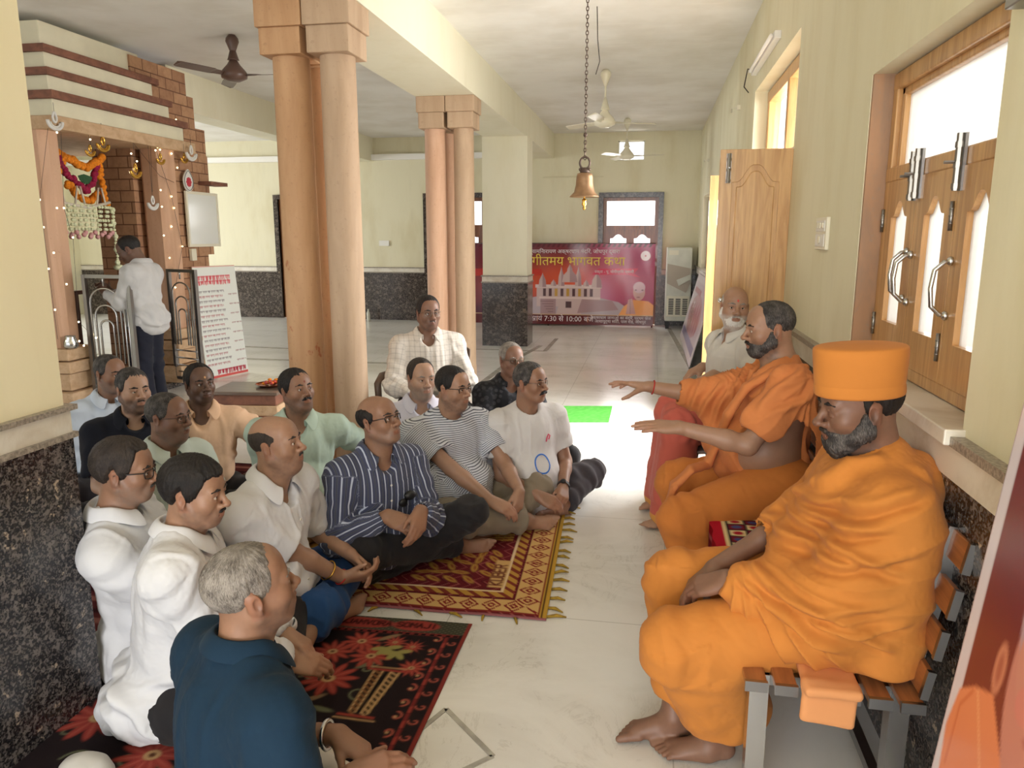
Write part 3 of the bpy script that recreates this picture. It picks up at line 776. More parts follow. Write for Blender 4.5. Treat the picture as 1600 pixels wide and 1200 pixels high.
# ---------------------------------------------------------------- materials of the hall
def wallmat(name, col, stain, amt):
    m, t, b = nt(name); k = NB(t); p = k.pos(); b.inputs['Roughness'].default_value = .75
    n = k.noise(k.map(p, (1.6, 1.6, .5)), 1.7, 5, .6); n2 = k.noise(k.map(p, (6, 6, .8)), 2, 4, .65)
    c = k.mix(k.math('MULTIPLY', k.step(n, .42, .75), amt), lin(col), lin(stain))
    c = k.mix(k.math('MULTIPLY', k.step(n2, .5, .8), amt*.6), c, tuple(x*.86 for x in lin(col)))
    k.l(c, b.inputs['Base Color']); k.bump(b, k.noise(p, 60, 4), .08, .004); M[name] = m
wallmat('cream_wall', (226, 220, 192), (208, 197, 158), .6)
wallmat('sunlit_cream', (236, 226, 192), (226, 212, 170), .4)  # cream paint made lighter and warmer: sunlight on the near left wall
wallmat('pale_beam', (238, 233, 210), (224, 216, 184), .4)
def ceilmat():
    m, t, b = nt('ceiling'); k = NB(t); p = k.pos(); b.inputs['Roughness'].default_value = .9
    n = k.noise(k.map(p, (1.2, 1.2, 1)), 1.1, 4, .55); n2 = k.noise(k.map(p, (1.5, 9, 1)), 1.3, 3, .6)
    c = k.mix(k.step(n, .35, .7), lin((240, 238, 234)), lin((226, 222, 214)))
    c = k.mix(k.math('MULTIPLY', k.step(n2, .5, .75), .35), c, lin((246, 242, 236))); k.l(c, b.inputs['Base Color']); M['ceiling'] = m
ceilmat()
def marble():
    m, t, b = nt('marble'); k = NB(t); p = k.pos(); b.inputs['Roughness'].default_value = .16; b.inputs['Specular IOR Level'].default_value = .55
    w = k.noise(k.map(p, (1, 1.8, 1)), 1.1, 6, .62, .8); w2 = k.noise(k.map(p, (1.4, .8, 1), (0, 0, .6)), 3.2, 6, .68, 1.2)
    c = k.mix(k.step(w, .35, .7), lin((232, 231, 227)), lin((216, 214, 208)))
    vein = k.math('ABSOLUTE', k.math('SUBTRACT', w2, .5)); c = k.mix(k.math('MULTIPLY', k.math('MULTIPLY', k.step(vein, .022, .0), k.step(w, .45, .62)), .3), c, lin((160, 156, 146)))
    x, y, z = k.xyz(p)
    jx = k.math('ABSOLUTE', k.math('SUBTRACT', k.math('FRACT', k.math('DIVIDE', k.math('ADD', x, 20.12), .92)), .5))
    jy = k.math('ABSOLUTE', k.math('SUBTRACT', k.math('FRACT', k.math('DIVIDE', k.math('ADD', y, 20.2), 1.22)), .5))
    j = k.math('MAXIMUM', k.step(jx, .4962, .499), k.step(jy, .497, .4992)); c = k.mix(k.math('MULTIPLY', j, .45), c, lin((120, 112, 98)))
    k.l(c, b.inputs['Base Color']); k.l(k.math('ADD', k.math('MULTIPLY', w, .14), .11), b.inputs['Roughness']); M['marble'] = m
marble()
def granite(name, a, b_, c_, sc, rough=.18):
    m, t, b = nt(name); k = NB(t); p = k.obj()
    v = k.vor(k.map(p, (1, 1, 1)), sc, out='Color'); sx = k.xyz(v)[0]; v2 = k.vor(p, sc*2.7, out='Color'); s2 = k.xyz(v2)[1]
    c = k.mix(k.step(sx, .72, .8), lin(a), lin(b_)); c = k.mix(k.math('MULTIPLY', k.step(s2, .6, .66), .55), c, lin(b_)); c = k.mix(k.step(k.noise(p, sc*.32, 3), .66, .7), c, lin(c_))
    c = k.mix(k.math('MULTIPLY', k.step(s2, .3, .2), .7), c, tuple(x*.35 for x in lin(a)))
    k.l(c, b.inputs['Base Color']); b.inputs['Roughness'].default_value = rough; M[name] = m
granite('granite', (44, 41, 42), (112, 104, 100), (170, 152, 134), 66)
granite('granite_far', (58, 50, 46), (104, 94, 88), (120, 104, 92), 26)
def white_marble():
    m, t, b = nt('white_marble'); k = NB(t); p = k.obj(); n = k.noise(p, 3.5, 6, .65, .6)
    k.l(k.mix(k.step(n, .4, .7), lin((226, 220, 208)), lin((198, 186, 166))), b.inputs['Base Color']); b.inputs['Roughness'].default_value = .3; M['white_marble'] = m
white_marble()
simple('marble_lip', (146, 136, 124), .35, var=.4, vs=90)
def wood(name, c1, c2, axis='Z', rough=.32, sc=1.):
    m, t, b = nt(name); k = NB(t); s = {'X': (.6, 9, 9), 'Y': (9, .6, 9), 'Z': (9, 9, .6)}[axis]
    p = k.map(k.obj(), tuple(q*sc for q in s)); n = k.noise(p, 2.1, 5, .6, 1.5); n2 = k.noise(p, 9, 3, .6)
    c = k.mix(k.step(n, .3, .72), lin(c1), lin(c2)); c = k.mix(k.math('MULTIPLY', k.step(n2, .5, .75), .25), c, tuple(x*.6 for x in lin(c2)))
    k.l(c, b.inputs['Base Color']); b.inputs['Roughness'].default_value = rough; b.inputs['Coat Weight'].default_value = .25; k.bump(b, n2, .06, .002); M[name] = m
wood('teak', (206, 160, 104), (174, 126, 74)); wood('teak_light', (214, 172, 118), (186, 140, 88)); wood('brown_wood', (150, 92, 52), (104, 62, 36)); wood('dark_wood', (66, 42, 32), (42, 27, 22))
def stone(name, c1, c2, c3, streak=(3, 3, .45), rough=.7, stain=False):
    m, t, b = nt(name); k = NB(t); p = k.obj(); n = k.noise(k.map(p, streak), 2.2, 5, .6, .6); n2 = k.noise(p, 34, 3, .7)
    c = k.mix(k.step(n, .32, .7), lin(c1), lin(c2)); c = k.mix(k.math('MULTIPLY', k.step(n2, .58, .72), .35), c, lin(c3))
    if stain:
        z = k.xyz(p)[2]; s = k.step(k.noise(k.map(p, (1, 1, .6)), 11, 4, .65), .6, .68); zone = k.math('MULTIPLY', k.step(z, .5, .8), k.step(z, 1.75, 1.3))
        c = k.mix(k.math('MULTIPLY', k.math('MULTIPLY', s, zone), .75), c, lin((166, 84, 48)))
    k.l(c, b.inputs['Base Color']); b.inputs['Roughness'].default_value = rough; k.bump(b, n2, .15, .003); M[name] = m
stone('sandstone', (206, 164, 124), (186, 142, 102), (160, 118, 86), stain=True)
stone('sandstone_pale', (194, 166, 138), (176, 148, 120), (156, 128, 104))
stone('sandstone_pink', (214, 174, 146), (198, 156, 126), (174, 132, 104))
stone('stone_block', (208, 176, 142), (188, 154, 118), (150, 118, 90), (4, 4, 6))
stone('stone_red', (140, 92, 72), (112, 72, 58), (90, 58, 48), (4, 4, 6))
def brick():
    m, t, b = nt('stone_masonry'); k = NB(t); p = k.obj(); q = k.n('ShaderNodeCombineXYZ'); x, y, z = k.xyz(p)
    k.l(k.math('ADD', x, y), q.inputs[0]); k.l(z, q.inputs[1])
    o = k.n('ShaderNodeTexBrick'); k.l(q.outputs[0], o.inputs['Vector']); o.inputs['Scale'].default_value = 1; o.inputs['Brick Width'].default_value = .24; o.inputs['Row Height'].default_value = .115; o.inputs['Mortar Size'].default_value = .006; o.inputs['Bias'].default_value = -.2
    o.inputs['Color1'].default_value = rgba(lin((188, 146, 112))); o.inputs['Color2'].default_value = rgba(lin((160, 116, 88))); o.inputs['Mortar'].default_value = rgba(lin((112, 76, 56)))
    n = k.noise(p, 12, 4, .65); k.l(k.mix(k.math('MULTIPLY', k.step(n, .4, .7), .4), o.outputs[0], lin((128, 86, 62))), b.inputs['Base Color']); b.inputs['Roughness'].default_value = .85
    k.bump(b, n, .35, .01); M['stone_masonry'] = m
brick()
def glassmat(name, col, tr, rough):
    m, t, b = nt(name); b.inputs['Base Color'].default_value = rgba(lin(col)); b.inputs['Roughness'].default_value = rough; b.inputs['Transmission Weight'].default_value = tr; b.inputs['IOR'].default_value = 1.2; M[name] = m
def frosted():
    m, t, b = nt('frosted_glass'); k = NB(t); tl = k.n('ShaderNodeBsdfTranslucent'); tl.inputs[0].default_value = (.5, .49, .47, 1); g = k.n('ShaderNodeBsdfGlossy'); g.inputs['Roughness'].default_value = .25
    tp = k.n('ShaderNodeBsdfTransparent'); tp.inputs[0].default_value = (.9, .9, .88, 1)
    n = k.noise(k.map(k.pos(), (1, 1, 1.6)), 4, 4); mx = k.n('ShaderNodeMixShader'); k.val(mx.inputs[0], k.math('MULTIPLY_ADD', k.step(n, .35, .7), -.22, .36)); k.l(tl.outputs[0], mx.inputs[1]); k.l(tp.outputs[0], mx.inputs[2])
    m2 = k.n('ShaderNodeMixShader'); m2.inputs[0].default_value = .07; k.l(mx.outputs[0], m2.inputs[1]); k.l(g.outputs[0], m2.inputs[2]); k.l(m2.outputs[0], t.nodes['Material Output'].inputs[0]); M['frosted_glass'] = m
frosted()
def clearglass():
    m, t, b = nt('pane_glass'); b.inputs['Base Color'].default_value = (.9, .95, 1, 1); b.inputs['Roughness'].default_value = .05; b.inputs['Alpha'].default_value = .12; M['pane_glass'] = m
clearglass()
simple('steel', (196, 196, 196), .25, 1.); simple('steel_dull', (150, 148, 146), .35, 1.); simple('chrome', (214, 214, 216), .15, 1.)
simple('brass', (158, 126, 96), .5, .75, var=.15, vs=20); simple('gold', (226, 178, 84), .22, 1.)
simple('iron', (98, 82, 74), .55, .6); simple('white_paint', (238, 236, 230), .5); simple('cream_plastic', (226, 220, 200), .4); simple('fan_cream', (228, 222, 200), .35); simple('fan_brown', (92, 68, 58), .35)
simple('white_plastic', (222, 220, 216), .35); simple('brown_plastic', (98, 80, 68), .4); simple('black', (22, 20, 20), .5); simple('dark_inside', (34, 26, 22), .8); simple('wire', (52, 44, 40), .6)
simple('sky_frame', (92, 60, 42), .5); simple('plaster_white', (240, 238, 232), .8); simple('slab_cream', (228, 222, 196), .8, var=.06, vs=3)
m_, t_, b_ = nt('fairy_light'); b_.inputs['Emission Color'].default_value = (1, .8, .42, 1); b_.inputs['Emission Strength'].default_value = 6; M['fairy_light'] = m_
# ---------------------------------------------------------------- painted surfaces (printed cloth, boards, rugs): colour stored per point of the real sheet
class Paint:
    def __init__(s, w, h, res, base=(255, 255, 255)):
        s.w, s.h = w, h; s.nx, s.ny = max(2, int(w/res)), max(2, int(h/res))
        X, Y = np.meshgrid(np.linspace(0, w, s.nx), np.linspace(0, h, s.ny)); s.X, s.Y = X.ravel(), Y.ravel(); s.aa = res*.6
        s.C = np.tile(np.array(lin(base)), (len(s.X), 1))
    def put(s, m, c):
        m = np.clip(m, 0, 1)[:, None]; s.C = s.C*(1-m)+np.array(lin(c))*m; return s
    def sd(s, d, c, a=1.): return s.put(a*np.clip(.5-d/(2*s.aa), 0, 1), c)
    def rect(s, x0, y0, x1, y1, c, a=1.): return s.sd(np.maximum(np.abs(s.X-(x0+x1)/2)-(x1-x0)/2, np.abs(s.Y-(y0+y1)/2)-(y1-y0)/2), c, a)
    def ell(s, x, y, rx, ry, c, a=1., rot=0.):
        dx, dy = s.X-x, s.Y-y; u, v = dx*math.cos(rot)+dy*math.sin(rot), -dx*math.sin(rot)+dy*math.cos(rot)
        return s.sd((np.hypot(u/rx, v/ry)-1)*min(rx, ry), c, a)
    def poly(s, pts, c, a=1.):
        ins = np.zeros(len(s.X), bool); d = np.full(len(s.X), 9.); n = len(pts)
        for i in range(n):
            (x0, y0), (x1, y1) = pts[i], pts[(i+1) % n]
            cr = ((y0 > s.Y) != (y1 > s.Y)) & (s.X < (x1-x0)*(s.Y-y0)/((y1-y0) or 1e-9)+x0); ins ^= cr
            d = np.minimum(d, s._seg(x0, y0, x1, y1))
        return s.sd(np.where(ins, -d, d), c, a)
    def _seg(s, x0, y0, x1, y1):
        dx, dy = x1-x0, y1-y0; t = np.clip(((s.X-x0)*dx+(s.Y-y0)*dy)/(dx*dx+dy*dy+1e-12), 0, 1); return np.hypot(s.X-x0-t*dx, s.Y-y0-t*dy)
    def line(s, pts, w, c, a=1.):
        d = np.full(len(s.X), 9.)
        for (x0, y0), (x1, y1) in zip(pts[:-1], pts[1:]): d = np.minimum(d, s._seg(x0, y0, x1, y1))
        return s.sd(d-w/2, c, a)
    def mesh(s, name, fn, mat, parent=None, thick=None, **kw):
        """fn(x,y) arrays -> (n,3) points of the sheet; thick = vector to the back"""
        P = fn(s.X, s.Y); idx = np.arange(s.nx*s.ny).reshape(s.ny, s.nx)
        q = np.stack([idx[:-1, :-1], idx[:-1, 1:], idx[1:, 1:], idx[1:, :-1]], -1).reshape(-1, 4); v = P; c = s.C
        if thick is not None:
            n = len(P); e = np.concatenate([idx[0, :-1], idx[:-1, -1], idx[-1, ::-1][:-1], idx[::-1, 0][:-1]]); e2 = np.roll(e, -1)
            v = np.vstack([P, P+np.asarray(thick)]); c = np.vstack([c, c]); q = np.vstack([q, q[:, ::-1]+n, np.stack([e2, e, e+n, e2+n], 1)])
        if parent is not None: v = v-world_loc(parent)
        me = raw_mesh(name, v, q, mat, False, None, None, {'Col': c}); o = bpy.data.objects.new(name, me); link(o)
        if parent is not None: o.parent = parent
        return tag(o, **kw)
def paintmat(name, rough=.5, spec=.4, weave=0.):
    m, t, b = nt(name); k = NB(t); k.l(k.attr('Col', 'Color'), b.inputs['Base Color']); b.inputs['Roughness'].default_value = rough; b.inputs['Specular IOR Level'].default_value = spec
    if weave: k.bump(b, k.noise(k.pos(), 420, 2), weave, .004)
    M[name] = m
paintmat('vinyl', .22, .5); paintmat('printed_board', .45); paintmat('woven', .95, .1, .5); paintmat('printed_paper', .35)
FONT_D = None
def text(name, s, size, mat, parent, P0, ex, ey, align='CENTER', ext=.001):
    """flat lettering on a sheet: P0 anchor, ex reading direction, ey up"""
    c = bpy.data.curves.new(name, 'FONT'); c.body = s; c.size = size; c.align_x = align; c.align_y = 'CENTER'; c.extrude = ext; c.resolution_u = 2
    o = bpy.data.objects.new('tmp', c); COL.objects.link(o); dg = bpy.context.evaluated_depsgraph_get(); me = bpy.data.meshes.new_from_object(o.evaluated_get(dg)); bpy.data.objects.remove(o)
    ex, ey = nrm(ex), nrm(ey); ez = np.cross(ex, ey); Mx = Matrix([[*a, 0] for a in np.stack([ex, ey, ez], 1)]+[[0, 0, 0, 1]])
    me.transform(Mx); me.materials.clear(); me.materials.append(mat); me.name = name
    o = bpy.data.objects.new(name, me); link(o); o.parent = parent; o.location = tuple(np.asarray(P0)-world_loc(parent)); return o
# ---------------------------------------------------------------- shell of the hall
ZC, XR, YB = 3.43, .80, 14.2
def struct(mb, name, mat, **k): return mb.build(name, mat, kind='structure', **k)
mb = MB(); mb.box((-12, -3.2, -.12), (1.05, YB, 0)); struct(mb, 'floor', M['marble'])
mb = MB(); mb.box((-12, -3.2, ZC), (1.05, YB+.25, ZC+.15)); struct(mb, 'ceiling', M['ceiling'])
# ground outside
simple('paving', (206, 196, 180), .8, var=.1, vs=2)
mb = MB(); mb.box((1.05, -14, -.14), (9, 26, -.1)); mb.box((-20, -14, -.14), (1.05, -3.2, -.1)); mb.box((-20, YB+.25, -.14), (1.05, 26, -.1)); mb.box((-20, -3.2, -.14), (-12, YB+.25, -.1)); struct(mb, 'ground', M['paving'])
# right wall with its openings  (y0,y1,z0,z1)
op_r = [(2.06, 3.23, 1.10, 2.20), (4.86, 6.88, 0, 2.78), (10.75, 12.9, 1.07, 2.24)]
def wall_x(mb, x0, x1, y0, y1, ops):
    y = y0
    for a, b, c, d in ops:
        mb.box((x0, y, 0), (x1, a, ZC))
        if c > 0: mb.box((x0, a, 0), (x1, b, c))
        mb.box((x0, a, d), (x1, b, ZC)); y = b
    mb.box((x0, y, 0), (x1, y1, ZC))
mb = MB(); wall_x(mb, XR, XR+.25, -3.2, YB, op_r); struct(mb, 'wall_right', M['cream_wall'])
mb = MB()   # back wall with windows
ops_b = [(-8.25, -7.15, .0, 2.32), (-5.15, -4.05, 0, 2.32), (-.89, .10, 0, 2.30)]; x = -12
ops_b = [(-7.25, -6.15, .0, 2.32), (-4.20, -3.10, 0, 2.32), (-.89, .10, 0, 2.30)]; x = -12
for a, b, c, d in ops_b:
    mb.box((x, YB, 0), (a, YB+.25, ZC))
    if a > -1: mb.box((-.65, YB, d), (-.18, YB+.25, 2.94)); mb.box((a, YB, d), (-.65, YB+.25, ZC)); mb.box((-.18, YB, d), (b, YB+.25, ZC)); mb.box((-.65, YB, 3.28), (-.18, YB+.25, ZC))
    else: mb.box((a, YB, d), (b, YB+.25, ZC))
    x = b
mb.box((x, YB, 0), (XR+.25, YB+.25, ZC)); struct(mb, 'wall_back', M['cream_wall'])
mb = MB(); wall_x(mb, -12, -11.75, -3.2, YB, [(7.2, 12.2, .9, 2.7)]); struct(mb, 'wall_left', M['cream_wall'])
mb = MB(); mb.box((-2.45, -3.2, 0), (-1.885, 2.13, ZC)); struct(mb, 'wall_left_near', M['sunlit_cream'])
# beams and the far pier
mb = MB(); mb.box((-2.42, -3.2, 3.0), (-1.80, YB, ZC)); struct(mb, 'beam_hall', M['pale_beam'])
mb = MB(); mb.box((-5.6, 7.9, 3.0), (-5.25, YB, ZC)); struct(mb, 'beam_side_hall', M['pale_beam'])
mb = MB(); mb.box((-2.44, 11.03, 0), (-1.78, 11.5, 3.0)); struct(mb, 'pillar_far', M['pale_beam'])
# dados: dark granite, pale marble band, lips
def dado(mbg, mbw, mbl, lo, hi, top=1.0, grow=(0, 0)):
    (x0, y0), (x1, y1) = lo, hi; g = .012
    mbg.box((x0-g, y0-g, 0), (x1+g, y1+g, top-.018)); mbl.box((x0-g-.012, y0-g-.012, top-.018), (x1+g+.012, y1+g+.012, top)); mbw.box((x0-g, y0-g, top), (x1+g, y1+g, top+.075)); mbl.box((x0-g-.016, y0-g-.016, top+.075), (x1+g+.016, y1+g+.016, top+.092))
def dado_set(n, name, lo, hi, gm, top=1.0):
    a, b, c = MB(), MB(), MB(); dado(a, b, c, lo, hi, top); struct(a, 'baseboard_'+name, M[gm]); struct(b, 'trim_%d' % n, M['white_marble']); struct(c, 'trim_%d' % (n+1), M['marble_lip'])
dado_set(1, 'left_near', (-2.45, -3.2), (-1.885, 2.13), 'granite', .965)
dado_set(3, 'pier', (-2.44, 11.03), (-1.78, 11.5), 'granite_far', .95)
dado_set(5, 'back', (-12, YB-.0), (-7.33, YB+.1), 'granite_far', .93); dado_set(7, 'back_middle', (-6.07, YB), (-4.28, YB+.1), 'granite_far', .93); dado_set(9, 'back_right', (-3.02, YB), (-.97, YB+.1), 'granite_far', .93); dado_set(11, 'back_corner', (.18, YB), (XR, YB+.1), 'granite_far', .93)
a, b, c = MB(), MB(), MB()
for y0, y1 in ((-3.2, 4.86), (6.88, YB)):
    a.box((XR-.018, y0, 0), (XR+.1, y1, .985)); b.box((XR-.022, y0, .985), (XR+.1, y1, 1.075)); c.box((XR-.035, y0, 1.075), (XR+.1, y1, 1.10))
struct(a, 'baseboard_right', M['granite']); struct(b, 'trim_13', M['white_marble']); struct(c, 'trim_14', M['marble_lip'])
mb = MB(); mb.box((XR-.05, 2.04, 1.076), (XR+.2, 3.26, 1.118)); struct(mb, 'trim_15', M['white_marble'], bevel=.004)
mb = MB(); mb.box((-12, YB-.12, 3.02), (-2.42, YB+.05, 3.12)); struct(mb, 'trim_16', M['plaster_white'])
# unplastered brown reveal of the near window
stone('bare_reveal', (172, 132, 100), (146, 120, 100), (140, 134, 126), (6, 6, 1.2))
mb = MB(); mb.box((XR+.002, 3.212, 1.118), (XR+.2, 3.245, 2.20)); struct(mb, 'trim_17', M['bare_reveal'])
# inlaid dark lines and star in the marble
simple('inlay', (164, 160, 150), .2, var=.2, vs=12)
mb = MB()
def inlay(pts, w=.045):
    for (x0, y0), (x1, y1) in zip(pts[:-1], pts[1:]): mb.bar((x0, y0, .0012), (x1, y1, .0012), w, .0024)
G = lambda u, v: tuple(atz(u, v)[:2])
inlay([G(1045, 513), G(1079, 573), G(1100, 640)], .07); inlay([(-2.62, 10.6), (-1.45, 10.6), (-1.45, 12)], .06); inlay([G(735, 612), G(790, 570), G(845, 540)], .07)
inlay([G(645, 1150), G(697, 1108), G(770, 1182), G(700, 1215)], .018); inlay([G(345, 540), G(455, 545)], .09); inlay([(-9, 9.2), (-2.9, 9.2)], .1)
struct(mb, 'trim_18', M['inlay'])
# ---------------------------------------------------------------- windows and doors
def arch(x0, x1, z0, z1, rise=.05, n=14):
    """rectangle with an ogee top, listed counter-clockwise"""
    pts = [(x0, z0), (x1, z0)]
    for i in range(n+1):
        t = i/n; u = abs(2*t-1); pts.append((x1+(x0-x1)*t, z1-rise*(.5-.5*math.cos(math.pi*min(1, max(0, (u-.12)/.68))))))
    return pts
def holed(mb, outer, hole, fn, t0, t1):
    """plate with one hole, both given as loops of equal direction"""
    m = 72
    def resample(L):
        L = np.array(L+[L[0]]); s = np.r_[0, np.cumsum(np.hypot(*np.diff(L, axis=0).T))]; return L, s
    def ray(L, c, a):
        best = None
        for (x0, y0), (x1, y1) in zip(L, L[1:]+L[:1]):
            dx, dy = x1-x0, y1-y0; ca, sa = math.cos(a), math.sin(a); det = ca*(-dy)+dx*sa
            if abs(det) < 1e-12: continue
            r = ((x0-c[0])*(-dy)+dx*(y0-c[1]))/det; t = (ca*(y0-c[1])-sa*(x0-c[0]))/det
            if r > 0 and -1e-6 <= t <= 1+1e-6 and (best is None or r < best): best = r
        return best
    c = np.mean(np.array(hole), 0); an = sorted(set([2*math.pi*i/m for i in range(m)]+[math.atan2(p[1]-c[1], p[0]-c[0]) % (2*math.pi) for p in list(outer)+list(hole)[:2]+[hole[2], hole[-1]]]))
    O = []; I = []
    for a in an:
        ro, ri = ray(list(outer), c, a), ray(list(hole), c, a); O.append((c[0]+ro*math.cos(a), c[1]+ro*math.sin(a))); I.append((c[0]+ri*math.cos(a), c[1]+ri*math.sin(a)))
    n = len(an); v = [fn(*p, t) for t in (t0, t1) for L in (O, I) for p in L]; f = []
    for i in range(n):
        j = (i+1) % n; f += [(i, j, n+j, n+i), (2*n+j, 2*n+i, 3*n+i, 3*n+j), (j, i, 2*n+i, 2*n+j), (n+i, n+j, 3*n+j, 3*n+i)]
    mb.add(v, f)
def tower_bolt(parent, c, ln, n=(-1, 0, 0), name='bolt'):
    c = np.asarray(c, float); n = np.asarray(n, float); mb = MB(); mb.tube([c+n*.012+V(0, 0, -ln/2), c+n*.012+V(0, 0, ln/2)], .011, 8)
    for z in (-.42, -.05, .3): mb.tube([c+n*.012+V(0, 0, ln*z-.008), c+n*.012+V(0, 0, ln*z+.008)], .0135, 8)
    mb.tube([c+n*.012, c+n*.05], .005, 6); s = np.cross(n, (0, 0, 1)); mb.box((-.014, -.014, -ln/2), (.014, .014, ln/2), R=np.stack([s, n*.3, V(0, 0, 1)], 1), c=c)
    return mb.build(name, M['steel_dull'], parent, 'auto')
def pull(parent, c, ln, n=(-1, 0, 0), name='handle', off=.045):
    c = np.asarray(c, float); n = np.asarray(n, float); mb = MB()
    mb.tube([c+V(0, 0, -ln/2), c+n*.02+V(0, 0, -ln*.48), c+n*off+V(0, 0, -ln*.33), c+n*(off+.006), c+n*off+V(0, 0, ln*.33), c+n*.02+V(0, 0, ln*.48), c+V(0, 0, ln/2)], .007, 8)
    for q in (-1, 1): mb.sphere(c+V(0, 0, q*ln/2)+n*.003, (.012, .012, .014))
    return mb.build(name, M['steel'], parent, True)
def butt(parent, c, n=(-1, 0, 0), ln=.085):
    c = np.asarray(c, float); mb = MB(); mb.tube([c+V(0, 0, -ln/2), c+V(0, 0, ln/2)], .0065, 8)
    for z in (-.25, .0, .25): mb.tube([c+V(0, 0, z*ln-.002), c+V(0, 0, z*ln+.002)], .0075, 8)
    return mb.build('hinge', M['steel_dull'], parent, True)
# near window: teak frame, transom light, three glazed shutters
W = empty('window_1', (.88, 2.65, 1.12)); W['kind'] = 'structure'
fx = .872; fn = lambda a, b, t: (t, a, b)
y0, y1, z0, z1, zt = 2.06, 3.21, 1.12, 2.195, 1.80
mb = MB()
for q in ((y0, y0+.06, z0, z1), (y1-.05, y1, z0, z1), (y0, y1, z1-.06, z1), (y0, y1, z0, z0+.045), (y0, y1, zt, zt+.055)): mb.box((fx+.002*(q[1]-q[0] < .2), q[0], q[2]), (fx+.08, q[1], q[3]))
for q in ((y1-.085, y1-.05, zt+.05, z1-.055), (y0, y1-.05, z1-.085, z1-.055)): mb.box((fx+.02, q[0], q[2]), (fx+.07, q[1], q[3]))
mb.build('window_frame', M['teak'], W, bevel=.006)
mb = MB(); mb.box((fx+.04, y0+.02, zt+.03), (fx+.046, y1-.03, z1-.03)); mb.build('pane', M['frosted_glass'], W)
ys = [3.163, 2.812, 2.462, 2.112]
for i in range(3):
    b, a = ys[i]-.002, ys[i+1]+.002; s = empty('shutter', (fx, (a+b)/2, z0+.045)); s.parent = W; s.location = tuple(V(fx, (a+b)/2, z0+.045)-world_loc(W))
    mb = MB(); holed(mb, [(a, z0+.045), (b, z0+.045), (b, zt), (a, zt)], arch(a+.085, b-.085, z0+.17, zt-.075, .055), fn, fx-.004, fx+.034); mb.build('sash', M['teak'], s, bevel=.004)
    mb = MB(); mb.box((fx+.014, a+.07, z0+.15), (fx+.019, b-.07, zt-.06)); mb.build('pane', M['frosted_glass'], s)
for y, zz in ((2.835, zt-.0), (2.79, zt+.005), (2.44, zt+.01)): tower_bolt(W, (fx-.006, y, zz), .16)
for y, zz in ((2.845, 1.47), (2.80, 1.46), (2.44, 1.45)): pull(W, (fx-.006, y, zz), .16)
for y in (3.166, 2.478):
    for z in (1.27, 1.66): butt(W, (fx-.008, y, z))
# verandah door: frame and transom light, two open leaves
D = empty('door_1', (.9, 5.87, 0)); D['kind'] = 'structure'
mb = MB(); dx = .90
for q in ((4.88, 4.97, 0, 2.76), (6.78, 6.87, 0, 2.76), (4.88, 6.87, 2.68, 2.77), (4.88, 6.87, 2.10, 2.19), (5.83, 5.90, 2.15, 2.72)): mb.box((dx+.002*(q[1]-q[0] < .2), q[0], q[2]), (dx+.1, q[1], q[3]))
mb.build('door_frame', M['teak'], D, bevel=.006)
mb = MB(); mb.box((dx+.05, 4.93, 2.16), (dx+.056, 6.82, 2.72)); mb.build('pane', M['pane_glass'], D)
fy = lambda a, b, t: (a, t, b)
def leaf(yc, x0, x1, z1, side):
    s = empty('door_leaf', (x1, yc, .02)); s.parent = D; s.location = tuple(V(x1, yc, .02)-world_loc(D))
    mb = MB(); t0, t1 = yc-.018, yc+.018
    holed(mb, [(x0, .03), (x1, .03), (x1, z1), (x0, z1)], arch(x0+.075, x1-.07, .95, z1-.09, .10), fy, t0, t1)
    mb.build('leaf_frame', M['teak_light'], s, bevel=.004)
    mb = MB(); mb.box((x0+.06, yc-.008, .9), (x1-.06, yc+.008, z1-.05)); mb.prism(arch(x0+.10, x1-.095, 1.0, z1-.125, .09), fy, yc-.015, yc+.015); mb.build('leaf_panel', M['teak_light'], s, bevel=.006)
    return s
l1 = leaf(4.86, .385, .80, 2.11, -1); l2 = leaf(6.86, .47, .80, 2.11, -1)
tower_bolt(l1, (.435, 4.836, 2.0), .17, (0, -1, 0)); mb = MB(); mb.lathe([(.004, 0), (.006, .02), (.016, .03), (.017, .042), (.01, .05)], (.425, 4.842, 1.22), 14, R=np.stack([V(1, 0, 0), V(0, 0, 1), V(0, -1, 0)], 1)); mb.build('knob', M['chrome'], l1, True)
# far window in the right wall
W3 = empty('window_2', (.9, 11.8, 1.07)); W3['kind'] = 'structure'; mb = MB()
for q in ((10.77, 10.85, 1.08, 2.23), (12.8, 12.88, 1.08, 2.23), (11.78, 11.86, 1.08, 2.23), (10.77, 12.88, 2.16, 2.23), (10.77, 12.88, 1.08, 1.14), (10.77, 12.88, 1.78, 1.84)): mb.box((.87+.002*(q[1]-q[0] < .2), q[0], q[2]), (.94, q[1], q[3]))
mb.build('window_frame', M['brown_wood'], W3, bevel=.004); mb = MB(); mb.box((.9, 10.8, 1.1), (.905, 12.85, 2.2)); mb.build('pane', M['frosted_glass'], W3)
